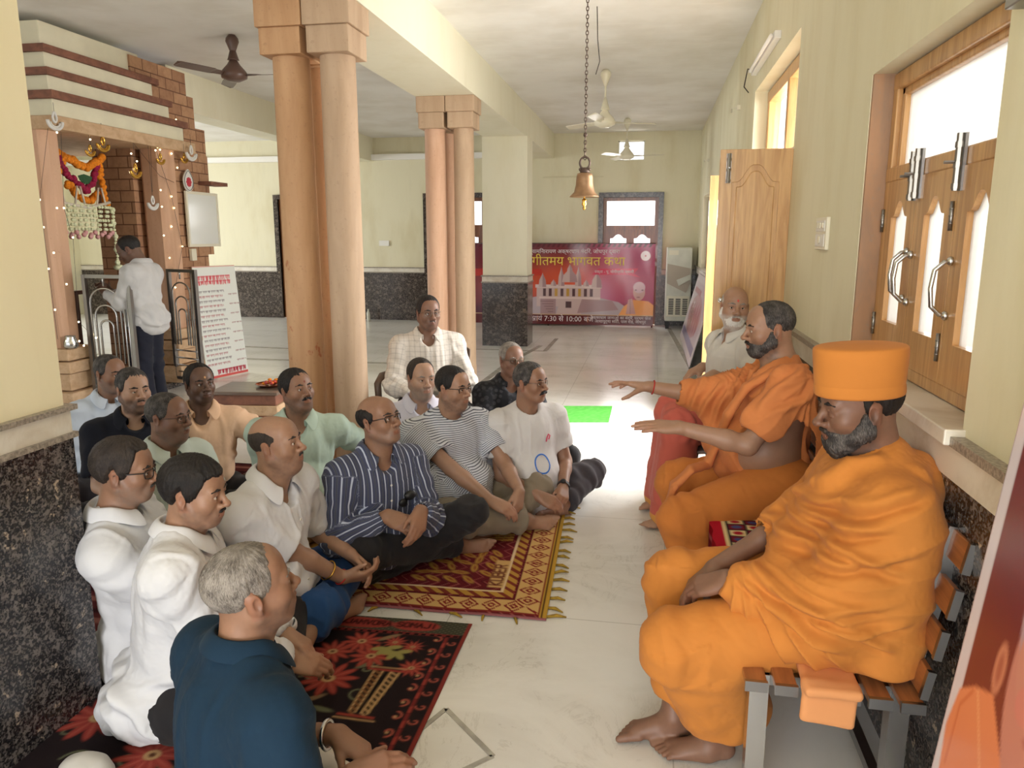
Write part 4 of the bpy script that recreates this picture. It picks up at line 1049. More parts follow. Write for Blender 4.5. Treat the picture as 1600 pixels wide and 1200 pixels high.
# back windows with dark granite surrounds
def back_window(n, x0, x1, zt, zb, low=.0):
    Wn = empty('window_%d' % n, ((x0+x1)/2, YB, low)); Wn['kind'] = 'structure'; g = .085
    mb = MB()
    for q in ((x0-g, x0, low, zt+g), (x1, x1+g, low, zt+g), (x0-g, x1+g, zt, zt+g)): mb.box((q[0], YB-.03-.003*(q[1]-q[0] > .2), q[2]), (q[1], YB+.1, q[3]))
    mb.build('granite_surround', M['granite_far'], Wn)
    mb = MB(); w = .065; yy = YB+.05; xm = (x0+x1)/2; zr = zt-.53
    for q in ((x0, x0+w, low, zt), (x1-w, x1, low, zt), (x0, x1, zt-w, zt), (x0, x1, zr-.04, zr+.03)): mb.box((q[0], yy+.003*(q[1]-q[0] < .2), q[2]), (q[1], yy+.06, q[3]))
    mb.build('window_frame', M['brown_wood'], Wn)
    for a, b in ((x0+w, xm), (xm, x1-w)):
        s = MB(); holed(s, [(a, low+.02), (b, low+.02), (b, zr-.04), (a, zr-.04)], arch(a+.07, b-.07, low+.5, zr-.13, .07), fy, yy+.006, yy+.04); s.build('sash', M['brown_wood'], Wn)
    s = MB(); s.box((x0+.02, yy+.02, low+.1), (x1-.02, yy+.026, zt-.02)); s.build('pane', M['pane_glass'], Wn)
back_window(3, -.89, .10, 2.30, 0); back_window(4, -4.20, -3.10, 2.32, 0); back_window(5, -7.25, -6.15, 2.32, 0)
W6 = empty('window_6', (-.415, YB, 2.94)); W6['kind'] = 'structure'; mb = MB()
for q in ((-.65, -.63, 2.94, 3.28), (-.20, -.18, 2.94, 3.28), (-.65, -.18, 2.94, 2.96), (-.65, -.18, 3.26, 3.28)): mb.box((q[0], YB+.05, q[2]), (q[1], YB+.09, q[3]))
mb.build('window_frame', M['white_paint'], W6)
# ---------------------------------------------------------------- sandstone column clusters under the beam
def column(name_label, x, y, r, zb, mats, group, cap=(.30, .34), capz=3.0, seam=None, base=True):
    c = empty('stone_column', (x, y, 0), name_label, 'column', group)
    h1 = .155; zc = capz-2*h1
    mb = MB(); mb.lathe([(r*1.04, .0), (r*1.04, .22), (r, .23), (r*.985, zc*.6), (r*.965, zc)], (x, y, 0), 40); mb.build('shaft', M[mats], c, 'auto')
    mb = MB(); a, b = cap; t = .016
    mb.box((x-a/2+t, y-b/2+t, zc), (x+a/2-t, y+b/2-t, zc+h1)); mb.box((x-a/2, y-b/2, zc+h1), (x+a/2, y+b/2, capz)); mb.build('capital', M[mats if mats != 'sandstone_pink' else 'sandstone_pale'], c, bevel=.006)
    return c
g1 = 'columns of the near cluster'; g2 = 'columns of the far cluster'
column('left front sandstone column of the near cluster, smeared with red stains', -2.262, 4.72, .118, 0, 'sandstone', g1)
column('right front pale sandstone column of the near cluster, beside the bald man in stripes', -1.955, 4.72, .113, 0, 'sandstone_pale', g1)
column('rear sandstone column of the near cluster, squeezed between the two front ones', -2.20, 5.075, .108, 0, 'sandstone', g1)
column('left front pinkish column of the far cluster, behind the man on the brown chair', -2.262, 7.97, .112, 0, 'sandstone_pink', g2)
column('right front pale column of the far cluster', -1.955, 7.97, .108, 0, 'sandstone_pale', g2)
column('rear dark column of the far cluster, seen in the gap between two', -2.245, 8.33, .10, 0, 'sandstone_pink', g2)
# ---------------------------------------------------------------- shrine
XS = -5.0
sh = empty('shrine', (XS, 6.8, 0), 'stone shrine with cream stepped cornice, brick walls and square pillars', 'shrine')
def sp(name, mb, mat, parent=None, **k): return mb.build(name, M[mat], parent or sh, **k)
mb = MB(); mb.box((XS-2.6, 5.78, 0), (XS-.02, 8.0, .06)); sp('plinth', mb, 'granite')
def spillar(y0, y1, x1=XS):
    mb = MB(); x0 = x1-(y1-y0)+.0; c = .055
    pl = [(x1-c, y0), (x1, y0+c), (x1, y1-c), (x1-c, y1), (x0+c, y1), (x0, y1-c), (x0, y0+c), (x0+c, y0)]
    mb.prism(pl, lambda a, b, t: (a, b, t), .62, 2.50); o = sp('pillar', mb, 'sandstone_pink')
    for i, (z0, z1, e) in enumerate(((.06, .24, .10), (.25, .40, .05), (.41, .51, .085), (.52, .625, .06))):
        mb = MB(); mb.box((x0-e, y0-e, z0), (x1+e, y1+e, z1)); sp('base_block', mb, 'stone_block', o, bevel=.008)
spillar(5.86, 6.08, XS-.09); spillar(7.32, 7.60)
mb = MB(); mb.box((XS-2.5, 5.84, 2.49), (XS+.06, 7.86, 2.60)); sp('lintel', mb, 'stone_block', bevel=.006)
for z0, z1, ox, ya, yb in ((2.60, 2.735, .03, 5.87, 7.70), (2.80, 2.925, .0, 5.88, 7.52), (2.985, 3.11, -.02, 5.89, 7.30), (3.17, 3.36, -.05, 5.90, 7.16)):
    mb = MB(); mb.box((XS-2.5, ya, z0), (XS+ox, yb, z1)); sp('cornice_slab', mb, 'slab_cream', bevel=.006)
for z0, z1, ox, ya, yb in ((2.735, 2.80, .07, 5.83, 7.74), (2.925, 2.985, .03, 5.85, 7.55), (3.11, 3.17, .01, 5.86, 7.38)):
    mb = MB(); mb.box((XS-2.5, ya, z0), (XS+ox, yb, z1)); sp('cornice_ledge', mb, 'stone_red', bevel=.004)
mb = MB()
for i, (y0, y1, z0, z1) in enumerate(((7.45, 8.10, .06, 1.40), (7.45, 8.22, 1.40, 2.5), (7.2, 8.2, 2.5, 2.78), (7.1, 8.02, 2.78, 3.1), (7.0, 7.9, 3.1, 3.33))): mb.box((XS-.35-.01*i, y0, z0), (XS-.03, y1, z1))
for i in range(9): mb.box((XS-.3, 8.11, .1+i*.15), (XS-.05, 8.12+.05*(i % 2), .2+i*.15))
for i in range(5): mb.box((XS-.029, 7.62, .30+i*.1), (XS+.03, 7.78+.05*(i % 2), .39+i*.1))
sp('brick_wall', mb, 'stone_masonry')
mb = MB(); mb.box((XS-2.6, 5.80, .0), (XS-.44, 5.95, 3.42)); mb.box((XS-.75, 7.26, .06), (XS-.3, 7.44, 2.5)); sp('side_wall', mb, 'stone_masonry')
mb = MB(); mb.box((XS-.03, 8.0, 2.17), (XS+.13, 8.34, 2.21)); sp('stone_bracket', mb, 'stone_red')
simple('shrine_cream', (214, 204, 150), .8, var=.1, vs=2); simple('mirror_teal', (176, 196, 186), .12, var=.12, vs=2)
mb = MB(); mb.box((XS-1.55, 5.6, .06), (XS-1.5, 7.5, 2.5)); sp('back_wall', mb, 'shrine_cream')
mb = MB(); mb.box((XS-1.49, 5.78, .5), (XS-1.47, 6.35, 2.2)); mb.box((XS-1.49, 6.46, .5), (XS-1.47, 6.78, 2.25)); sp('wall_mirror', mb, 'mirror_teal')
for ya, yb in ((6.34, 6.46), (6.98, 7.26)):
    mb = MB(); mb.box((XS-1.42, ya, .06), (XS-1.30, yb, 2.3)); sp('door_post', mb, 'dark_wood')
mb = MB(); mb.box((XS-1.42, 5.6, 2.3), (XS-1.28, 7.4, 2.49)); sp('door_head', mb, 'dark_wood')
mb = MB(); mb.box((XS-1.25, 5.75, 1.02), (XS-.75, 6.95, 1.06)); mb.box((XS-1.2, 5.78, .06), (XS-.80, 6.92, 1.02)); sp('altar_shelf', mb, 'dark_wood')
# offerings on the shelf
def thing(mb, name, mat, label, cat, **k):
    o = mb.build(name, M[mat] if isinstance(mat, str) else mat, None, **k); return tag(o, label, cat)
simple('marigold', (238, 140, 30), .9, var=.25, vs=60); simple('maroon_flower', (150, 24, 66), .9, var=.3, vs=60); simple('white_flower', (222, 226, 190), .9, var=.2, vs=60); simple('leaf_green', (40, 84, 50), .7); simple('pink_bead', (214, 160, 160), .5); simple('thread', (214, 206, 190), .6)
random.seed(3)
mb = MB()
for i in range(46): mb.sphere((XS-1.0+random.uniform(-.08, .08), 5.98+random.uniform(-.16, .16), 1.10+random.uniform(-.02, .10)), .03, 7, 5)
thing(mb, 'marigold_heap', 'marigold', 'heap of orange marigold blooms on the shrine shelf', 'flowers', kind='stuff')
fr = empty('picture_frame', (XS-.95, 6.62, 1.06), 'dark framed devotional picture standing on the shrine shelf', 'picture')
mb = MB(); holed(mb, [(6.45, 1.06), (6.80, 1.06), (6.80, 1.36), (6.45, 1.36)], [(6.49, 1.10), (6.76, 1.10), (6.76, 1.32), (6.49, 1.32)], lambda a, b, t: (t, a, b), XS-.96, XS-.92); mb.build('frame', M['dark_wood'], fr)
simple('picture_print', (168, 160, 110), .3, var=.5, vs=22); mb = MB(); mb.box((XS-.95, 6.48, 1.09), (XS-.94, 6.77, 1.33)); mb.build('print', M['picture_print'], fr)
# steel gates
def gate(label, A, B, z0, z1, flip):
    A, B = np.asarray(A, float), np.asarray(B, float); d = B-A; L = np.linalg.norm(d); d = d/L; g = empty('steel_gate', ((A+B)[0]/2, (A+B)[1]/2, 0), label, 'gate', 'gates of the shrine')
    P = lambda s, z: V(*(A+d*s)[:2], z); mb = MB()
    for s in (0, L): mb.bar(P(s, z0), P(s, z1), .035, .035, (d[0], d[1], 0))
    for z in (z0, z1-.015): mb.bar(P(0, z), P(L, z), .03, .03)
    mb.build('gate_frame', M['steel_dull'], g)
    mb = MB()
    for w, zt in ((.34, .97), (.24, .86), (.15, .76)):
        c = L*.42; an = np.linspace(0, math.pi, 12); pts = [P(c+w*L, z0+.36)]+[P(c+w*L*math.cos(a), z0+(z1-z0)*zt*.88+w*L*math.sin(a)*.8-.08) for a in an]+[P(c-w*L, z0+.36)]; mb.tube(pts, .009, 6)
    for s in (.84, .92): mb.tube([P(L*s, z0), P(L*s, z1)], .009, 6)
    for z in (.07, .14, .22, .30): mb.tube([P(0, z0+z), P(L, z0+z)], .009, 6)
    mb.tube([P(L*.42, z1), P(L*.42, z1-.1)], .009, 6); mb.build('bars', M['steel'], g, True)
gate('steel barred gate leaf beside the near shrine pillar, left of the standing man', (XS+.03, 6.02), (XS+.50, 5.98), .12, 1.27, 0)
gate('steel barred gate leaf beside the far shrine pillar, right of the standing man', (XS+.03, 7.24), (XS+.42, 7.10), .12, 1.27, 1)
# garland, bead hanging, hanging lamps, fairy lights
tor = empty('flower_garland', (XS-.32, 6.4, 2.3), 'swagged orange and maroon flower garland across the shrine opening', 'garland')
def blossoms(path, r, n, mat, name, seed=1):
    rs = np.random.RandomState(seed); path = np.asarray(path, float); s = np.r_[0, np.cumsum(np.linalg.norm(np.diff(path, axis=0), axis=1))]; mb = MB()
    for t in np.linspace(0, s[-1], n):
        p = V(*[np.interp(t, s, path[:, k]) for k in range(3)]); mb.sphere(p+rs.randn(3)*r*.25, r*(.8+.4*rs.rand()), 7, 5)
    return mb.build(name, M[mat], tor, True)
gx = XS-.30; q = lambda *a: [V(gx, y, z) for y, z in a]
blossoms(q((5.85, 2.27), (6.02, 2.28), (6.12, 2.42), (6.3, 2.32), (6.6, 2.24), (6.82, 2.35)), .034, 60, 'marigold', 'top_swag')
blossoms(q((6.0, 2.28), (5.98, 2.12), (5.9, 2.05)), .03, 18, 'maroon_flower', 'side_swag', 2); blossoms(q((6.24, 2.3), (6.36, 2.16), (6.52, 2.05), (6.6, 2.02)), .03, 24, 'maroon_flower', 'side_swag', 3); blossoms(q((6.74, 2.28), (6.68, 2.12), (6.56, 2.03)), .03, 18, 'maroon_flower', 'side_swag', 4)
blossoms(q((5.84, 2.05), (5.92, 1.99), (6.02, 2.04), (6.06, 2.2)), .03, 20, 'marigold', 'low_swag', 5); blossoms(q((6.34, 2.08), (6.46, 1.96), (6.62, 1.93), (6.7, 2.0)), .03, 22, 'marigold', 'low_swag', 6); blossoms(q((6.05, 2.12), (6.2, 2.14), (6.3, 2.3)), .032, 18, 'marigold', 'low_swag', 8)
blossoms(q((6.78, 2.32), (6.80, 2.05), (6.84, 1.9)), .028, 22, 'marigold', 'end_drop', 7)
for yy, zz in ((5.93, 2.2), (6.56, 2.17)):
    mb = MB()
    for i in range(9):
        a = -math.pi/2+(i-4)*.33; mb.bar((gx, yy, zz), (gx+.01, yy+.09*math.cos(a), zz+.09*math.sin(a)*.9), .022, .006, (1, 0, 0))
    mb.build('leaf_fan', M['leaf_green'], tor)
bt = empty('bead_hanging', (XS-.24, 6.4, 2.0), 'white thread hanging with beads and tassels below the flower garland', 'hanging')
mb = MB(); bx = XS-.24; mb.tube([V(bx, 5.9, 1.97), V(bx, 6.2, 1.90), V(bx, 6.5, 1.87), V(bx, 6.8, 1.93)], .014, 6)
for y0 in (6.15, 6.4, 6.68): mb.tube([V(bx, y0-.06, 1.9), V(bx, y0-.02, 2.06), V(bx, y0+.02, 2.06), V(bx, y0+.06, 1.9)], .009, 6)
mb.build('net_top', M['thread'], bt, True)
for nm, mt, off in (('white_beads', 'white_flower', 0), ('pink_beads', 'pink_bead', 1)):
    mb = MB()
    for i in range(24):
        y = 5.86+i*.041; n = 6 if off == 0 else 1
        for k in range(n): mb.sphere((bx+.01*math.sin(i*3+k), y+.008*math.sin(k*5+i), (1.88-.042*k) if off == 0 else 1.60+.02*(i % 3)), .017 if off == 0 else .024, 6, 4)
    mb.build(nm, M[mt], bt, True)
mb = MB()
for k in range(17): mb.sphere((bx, 6.83+.006*math.sin(k), 1.86-.032*k), .016 if k % 4 else .028, 6, 4)
mb.sphere((bx, 6.84, 1.30), (.05, .05, .03), 8, 5); mb.build('tassel', M['white_flower'], bt, True)
def diya(label, u, v, x, sc, mat, drop=.25):
    p = atx(u, v, x); o = empty('hanging_lamp', p, label, 'ornament', 'hanging lamp ornaments on the shrine'); s = sc
    mb = MB(); an = np.linspace(-.1, math.pi+.1, 14); mb.tube([p+V(0, -s*.5*math.cos(a), -s*.38*math.sin(a)) for a in an], s*.09, 6); mb.tube([p+V(0, -s*.32*math.cos(a), -s*.2*math.sin(a)-s*.06) for a in an], s*.05, 6); mb.build('bowl', M[mat], o, True)
    mb = MB(); mb.tube([p+V(0, s*.13*math.cos(a)*(1-.5*max(0, math.sin(a))), s*.22+s*.26*math.sin(a)) for a in np.linspace(0, 2*math.pi, 14, endpoint=False)], s*.06, 6, closed=True); mb.build('flame', M[mat], o, True)
    mb = MB(); mb.tube([p+V(0, 0, s*.45), p+V(0, 0, s*.45+drop)], .002, 4); mb.build('cord', M['wire'], o)
for a in (('gold lamp ornament in front of the garland peak', 141, 236, XS+.04, .11, 'gold', .2), ('gold lamp ornament right of the garland peak', 161, 226, XS+.05, .15, 'gold', .12), ('gold lamp ornament at the right end of the garland', 212, 268, XS+.03, .15, 'gold', .3), ('gold lamp ornament left of the far shrine pillar', 251, 249, XS+.05, .12, 'gold', .15), ('gold lamp ornament on the far shrine pillar head', 288, 248, XS+.08, .11, 'gold', .1), ('white lamp ornament high on the far shrine pillar', 299, 240, XS+.12, .17, 'white_plastic', .12), ('white lamp ornament hanging low beside the far shrine pillar', 239, 318, XS+.04, .15, 'white_plastic', .6), ('white lamp ornament at the head of the near shrine pillar', 86, 190, XS+.08, .16, 'white_plastic', .08)): diya(*a)
rs = np.random.RandomState(5); mb = MB(); mc = MB()
spots = [(52, 240), (62, 312), (68, 355), (84, 395), (76, 420), (86, 484), (89, 207), (89, 325), (100, 325), (104, 444), (114, 371), (123, 503), (143, 180), (158, 200), (167, 211), (142, 204), (174, 207), (141, 218), (246, 230), (258, 230), (243, 235), (250, 234), (205, 240), (214, 252), (268, 240), (277, 262), (251, 297), (253, 323), (268, 307), (272, 325), (256, 368), (285, 385), (265, 403), (274, 449), (268, 354), (274, 197), (275, 187), (272, 202), (282, 216), (104, 533), (114, 532), (131, 540), (124, 533), (86, 533), (150, 528)]
for u, v in spots:
    p = atx(u, v, XS+(.02 if v < 215 else .01)) if v < 525 else atx(u, v, XS+.1); mb.sphere(p, .0085, 6, 4)
thing(mb, 'fairy_lights', 'fairy_light', 'warm tiny fairy lights strung over the shrine front', 'lights', kind='stuff')
for pts in (((75, 200), (62, 312), (76, 420), (90, 530)), ((95, 205), (100, 325), (114, 371), (123, 503), (150, 530)), ((141, 160), (142, 204), (141, 240)), ((158, 160), (159, 205), (167, 211)), ((207, 222), (250, 275), (272, 285)), ((240, 222), (268, 307), (285, 385), (274, 449)), ((290, 195), (258, 212), (235, 225), (238, 300))):
    mc.tube([atx(u, v, XS+.015) for u, v in pts], .0022, 4)
thing(mc, 'light_cord', 'wire', 'thin dark cords of the fairy lights on the shrine', 'cord')
# round emblem, whiteboard, switch, pot
em = empty('emblem_plaque', atx(293, 282, XS+.03), 'white teardrop plaque with red emblem above the whiteboard', 'plaque')
c = atx(293, 283, XS+.02); mb = MB(); tear = [(.088*math.cos(a)*(1 if math.sin(a) < 0 else (1-.55*math.sin(a)**2)), .125*math.sin(a) if math.sin(a) > 0 else .11*math.sin(a)) for a in np.linspace(0, 2*math.pi, 40, endpoint=False)]
mb.prism(tear, lambda a, b, t: (c[0]+t, c[1]+a, c[2]+b), 0, .015); mb.build('plate', M['white_plastic'], em)
simple('emblem_red', (188, 44, 62), .5); mb = MB(); mb.tube([c+V(.017, a*.88, b*.88) for a, b in tear], .003, 5, closed=True); mb.build('rim', M['black'], em)
mb = MB(); mb.prism([(.045*math.cos(a)*(1+.12*math.cos(8*a)), .05*math.sin(a)-.01) for a in np.linspace(0, 2*math.pi, 48, endpoint=False)], lambda a, b, t: (c[0]+t, c[1]+a, c[2]+b), .015, .018); mb.prism([(-.008, -.03), (.014, -.012), (.012, .014), (-.004, .02), (-.012, 0)], lambda a, b, t: (c[0]+t, c[1]+a, c[2]+b), .018, .02); o = mb.build('emblem', M['emblem_red'], em)
wb = empty('whiteboard', (XS, 7.98, 1.8), 'blank glossy whiteboard on the brick wall of the shrine', 'whiteboard')
simple('gloss_white', (224, 226, 222), .12); mb = MB(); mb.box((XS+.0, 7.69, 1.51), (XS+.015, 8.27, 2.07)); mb.build('panel', M['gloss_white'], wb); mb = MB(); holed(mb, [(7.67, 1.49), (8.29, 1.49), (8.29, 2.09), (7.67, 2.09)], [(7.70, 1.52), (8.26, 1.52), (8.26, 2.06), (7.70, 2.06)], lambda a, b, t: (t, a, b), XS-.0, XS+.022); mb.build('board_frame', M['cream_plastic'], wb)
mb = MB(); mb.box((XS-.02, 7.71, 1.34), (XS+.015, 7.80, 1.47)); thing(mb, 'switch_box', 'cream_plastic', 'small cream switch box under the whiteboard', 'switch', bevel=.004)
pt = atz(100, 533, .625); mb = MB(); mb.lathe([(.045, 0), (.062, .02), (.058, .06), (.04, .10), (.043, .115), (.036, .115), (.03, .06)], (XS-.04, 5.86, .626), 20); thing(mb, 'steel_pot', 'steel', 'small steel water pot on the near shrine pillar base', 'pot', smooth=True)
# price board leaning on the shrine wall
bd = empty('price_board', (-5.0, 8.05, 0), 'white board with red handwritten price list leaning on the shrine wall', 'sign')
p0, p1 = V(-4.88, 7.66, .01), V(-4.72, 8.26, .01); ex = nrm(p1-p0); wv = np.linalg.norm(p1-p0); up = nrm(V(-.10, .02, 1.24)); Hb = 1.27
pa = Paint(wv, Hb, .006, (232, 236, 232)); pa.rect(0, 0, wv, .03, (214, 88, 84)); pa.rect(0, Hb-.01, wv, Hb, (222, 150, 130)); 
rs = np.random.RandomState(2)
def scrawl(pa, x0, x1, y, h, c, w):
    x = x0
    while x < x1:
        L = rs.uniform(.03, .07); pa.line([(x, y+h*.5), (min(x+L, x1), y+h*.5)], w, c)
        for k in range(3):
            xx = x+L*(k+.5)/3; pa.line([(xx, y+h*.5), (xx+rs.uniform(-.006, .006), y-h*rs.uniform(.1, .5))], w, c)
        x += L+.014
scrawl(pa, .04, wv-.10, Hb-.14, .05, (214, 70, 84), .012); scrawl(pa, .04, wv-.10, Hb-.19, .04, (214, 70, 84), .012); scrawl(pa, .16, wv-.06, .06, .05, (176, 30, 60), .014)
for i in range(16):
    y = Hb-.29-i*.055; scrawl(pa, .03, wv-.22-.05*(i % 2), y, .02, (176, 74, 84) if i % 2 else (110, 92, 104), .006)
    if i % 2: scrawl(pa, wv-.15, wv-.02, y+.01, .012, (150, 80, 90), .005)
pa.mesh('board', lambda x, y: p0+x[:, None]*ex+y[:, None]*up, M['printed_board'], bd, thick=-np.cross(ex, up)*.012)
# plinth with a tray of offerings
pl = empty('stone_plinth', (-3.42, 6.05, 0), 'low stepped brown stone plinth behind the man in mint', 'plinth')
wood('plinth_top', (120, 100, 84), (92, 74, 62), 'X', .35)
ang = rot(2, .12)
for nm, a, b, z0, z1, mt in (('lower_step', .62, .50, 0, .09, 'stone_red'), ('middle_step', .59, .47, .09, .18, 'stone_block'), ('upper_step', .56, .44, .18, .27, 'stone_red'), ('top_slab', .60, .48, .27, .30, 'plinth_top')):
    mb = MB(); mb.box((-a/2, -b/2, z0), (a/2, b/2, z1), ang, (-3.42, 6.05, 0)); mb.build(nm, M[mt], pl, bevel=.008)
ty = empty('offering_tray', (-3.28, 6.12, .30), 'copper tray of flowers and sweets on the stone plinth', 'tray')
simple('copper', (176, 104, 70), .3, 1.); mb = MB(); mb.lathe([(.10, 0), (.135, .02), (.14, .022), (.10, .006)], (-3.28, 6.12, .301), 28); mb.build('dish', M['copper'], ty, True)
simple('offering_red', (186, 70, 60), .6, var=.4, vs=60)
for mt, k in (('offering_red', 0), ('marigold', 1)):
    mb = MB()
    for i in range(12): a = i*2.4+k; mb.sphere((-3.28+.075*math.cos(a)*(.4+.05*i), 6.12+.075*math.sin(a)*(.4+.05*i), .325+.01*(i % 3)), (.02, .016, .013), 7, 5)
    mb.build('offerings', M[mt], ty, True)
# ---------------------------------------------------------------- ceiling fans
def fan(label, x, y, drop, mat, R=.6, a0=0., cloth=None, group='ceiling fans', zc=ZC):
    o = empty('ceiling_fan', (x, y, zc), label, 'fan', group); z = zc-drop
    mb = MB(); mb.lathe([(.0, 0), (.03, 0), (.055, -.03), (.06, -.06), (.02, -.16), (.014, -.18)][::-1], (x, y, zc), 20); mb.build('canopy', M[mat], o, True)
    mb = MB(); mb.tube([(x, y, zc-min(.15, drop*.4)), (x, y, z+.12)], .011, 10); mb.lathe([(.012, .26), (.05, .13), (.055, .125), (.02, .12)][::-1], (x, y, z), 18); mb.build('rod', M[mat], o, True)
    mb = MB(); mb.lathe([(0, -.07), (.05, -.066), (.115, -.035), (.12, 0), (.105, .03), (.06, .08), (.035, .12), (.014, .14)], (x, y, z), 28); mb.build('motor', M[mat], o, True)
    for k in range(3):
        a = a0+k*2*math.pi/3; d = V(math.cos(a), math.sin(a), 0); s = V(-math.sin(a), math.cos(a), 0); mb = MB()
        rows = []
        for t, w in ((.1, .018), (.2, .03), (.24, .055), (.4, .06), (R-.03, .055), (R, .03)):
            rows.append([V(x, y, z-.01)+d*t+s*w+V(0, 0, .012), V(x, y, z-.01)+d*t-s*w-V(0, 0, .012)])
        P = [p for r in rows for p in r]; n = len(rows); f = [(2*i, 2*i+2, 2*i+3, 2*i+1) for i in range(n-1)]
        P2 = [p+V(0, 0, .004) for p in P]; m = len(P); f2 = [(m+2*i+1, m+2*i+3, m+2*i+2, m+2*i) for i in range(n-1)]
        side = [0]+[2*i for i in range(1, n)]+[2*i+1 for i in range(n-1, -1, -1)]
        f3 = [(side[(i+1) % len(side)], side[i], m+side[i], m+side[(i+1) % len(side)]) for i in range(len(side))]
        mb.add(P+P2, f+f2+f3); mb.build('blade', M[mat], o)
    return o
fp = aty(366, 116, 6.9); fan('dark brown ceiling fan in the side hall near the shrine', fp[0], 6.9, ZC-fp[2], 'fan_brown', .6, .12)
for (u, v), y, lb, a0, dr in (((945, 190), 9.0, 'cream ceiling fan in the nave, nearer of the two', .35, .56), ((979, 243), 12.6, 'cream ceiling fan in front of the small ventilator window', -.1, .76)):
    p = aty(u, v, y); fan(lb, p[0], y, ZC-p[2], 'fan_cream', .6, a0)
# bell on its chain
yb = 5.4; bt_ = aty(913, 305, yb); bx = bt_[0]; sc_ = 1.0; bell = empty('temple_bell', (bx, yb, 0), 'bronze temple bell hanging on a chain from the nave ceiling', 'bell'); bell.location = (bx, yb, bt_[2])
zb = bt_[2]; r = .098
mb = MB(); mb.lathe([(.0, .145), (.03, .15), (.05, .145), (.056, .125), (.06, .07), (.072, .02), (.098, -.005), (.103, -.012), (.097, -.014), (.066, .02), (.052, .07), (.045, .12), (0, .13)][::-1], (bx, yb, zb), 40); mb.build('bell_body', M['brass'], bell, True)
mb = MB(); mb.tube([(bx, yb, zb+.12), (bx, yb, zb-.03)], .004, 6); mb.lathe([(0, -.10), (.008, -.098), (.012, -.085), (.006, -.08), (.018, -.06), (.012, -.045), (.017, -.032), (.005, -.02)], (bx, yb, zb), 14); mb.build('clapper', M['gold'], bell, True)
mb = MB(); mb.lathe([(.03, .148), (.034, .16), (.02, .175), (.012, .185)], (bx, yb, zb), 16); mb.tube([(bx+.034*math.cos(a), yb, zb+.215+.04*math.sin(a)) for a in np.linspace(0, 2*math.pi, 20, endpoint=False)], .007, 8, closed=True)
for s in (-1, 1): mb.sphere((bx+s*.03, yb, zb+.172), .012, 8, 6)
mb.build('shackle', M['iron'], bell, True)
mb = MB(); z = zb+.25; k = 0
while z < ZC:
    a = (k % 2)*math.pi/2; u = V(math.cos(a), math.sin(a), 0); xo = .0+.02*math.sin((z-zb)*.9)*0
    mb.tube([V(bx, yb, z)+u*.0085*math.cos(t)+V(0, 0, .016*math.sin(t)) for t in np.linspace(0, 2*math.pi, 8, endpoint=False)], .0032, 5, closed=True); z += .025; k += 1
mb.sphere((bx, yb, zb+.40), (.014, .012, .016), 8, 6); mb.build('chain', M['iron'], bell, True)
def loose_wire(label, pts, r=.004, mat='wire', name='loose_wire', grp='loose wires'):
    mb = MB(); mb.tube(pts, r, 6); o = thing(mb, name, mat, label, 'wire', smooth=True); o['group'] = grp; return o
p = atz(933, 10, 3.43); loose_wire('loose black wire dangling from the ceiling beside the bell chain', [p, p+V(.01, 0, -.25), p+V(.03, .0, -.42), p+V(.0, 0, -.52)])
# wall wires, tube light, switchboard, lamp holders
tl = empty('tube_light', (.8, 6.2, 2.93), 'white tube light on the wall above the verandah door', 'light'); mb = MB(); mb.box((.755, 5.62, 2.90), (.80, 6.85, 2.95)); mb.build('batten', M['white_plastic'], tl, bevel=.004); mb = MB(); mb.tube([(.74, 5.66, 2.925), (.74, 6.80, 2.925)], .014, 10); mb.build('tube', M['white_paint'], tl, True)
loose_wire('loose wire curling beside the tube light', [(.79, 6.9, 2.95), (.74, 6.98, 2.98), (.73, 7.1, 2.86), (.78, 7.2, 2.83)], .005)
mb = MB(); mb.box((.782, 3.74, 1.54), (.80, 3.97, 1.69))
sw = empty('switchboard', (.79, 3.85, 1.54), 'cream switchboard on the wall left of the window', 'switch'); o = mb.build('plate', M['cream_plastic'], sw, bevel=.004)
mb = MB(); mb.box((.779, 3.765, 1.625), (.784, 3.945, 1.675)); mb.box((.779, 3.765, 1.555), (.784, 3.945, 1.612)); mb.build('module', M['white_plastic'], sw, bevel=.002)
for y in (3.80, 3.86, 3.91): mb = MB(); mb.box((.774, y-.016, 1.64), (.78, y+.016, 1.665)); mb.build('rocker', M['cream_plastic'], sw, bevel=.002)
mb = MB(); mb.tube([(.778, 3.85, 1.585), (.772, 3.85, 1.585)], .02, 14); mb.build('socket', M['cream_plastic'], sw)
for i, (u, v, lb) in enumerate(((1155, 168, 'small bracket with a cut wire on the wall before the door'), (1107, 250, 'thin hooked wire on the wall above the second door leaf'))):
    p = atx(u, v, .79); mb = MB(); mb.box(p-V(.02, .02, .02), p+V(.01, .04, .02)); mb.tube([p, p+V(-.06, .1, .01), p+V(-.05, .22, -.01)], .005, 5); thing(mb, 'wall_bracket', 'cream_plastic', lb, 'bracket')
p = atx(1550, 8, .72); mb = MB(); mb.box((.745, p[1]-.16, p[2]-.012), (.80, p[1]-.0, p[2]+.02)); thing(mb, 'lamp_bracket', 'steel_dull', 'metal lamp bracket on the wall above the near window', 'bracket', bevel=.003)
# conduits on the back walls
mb = MB(); mb.tube([(-2.0, 14.17, 2.66), (-.9, 14.17, 2.66)], .012, 6); thing(mb, 'conduit', 'cream_wall', 'thin conduit on the back wall behind the bell', 'conduit')
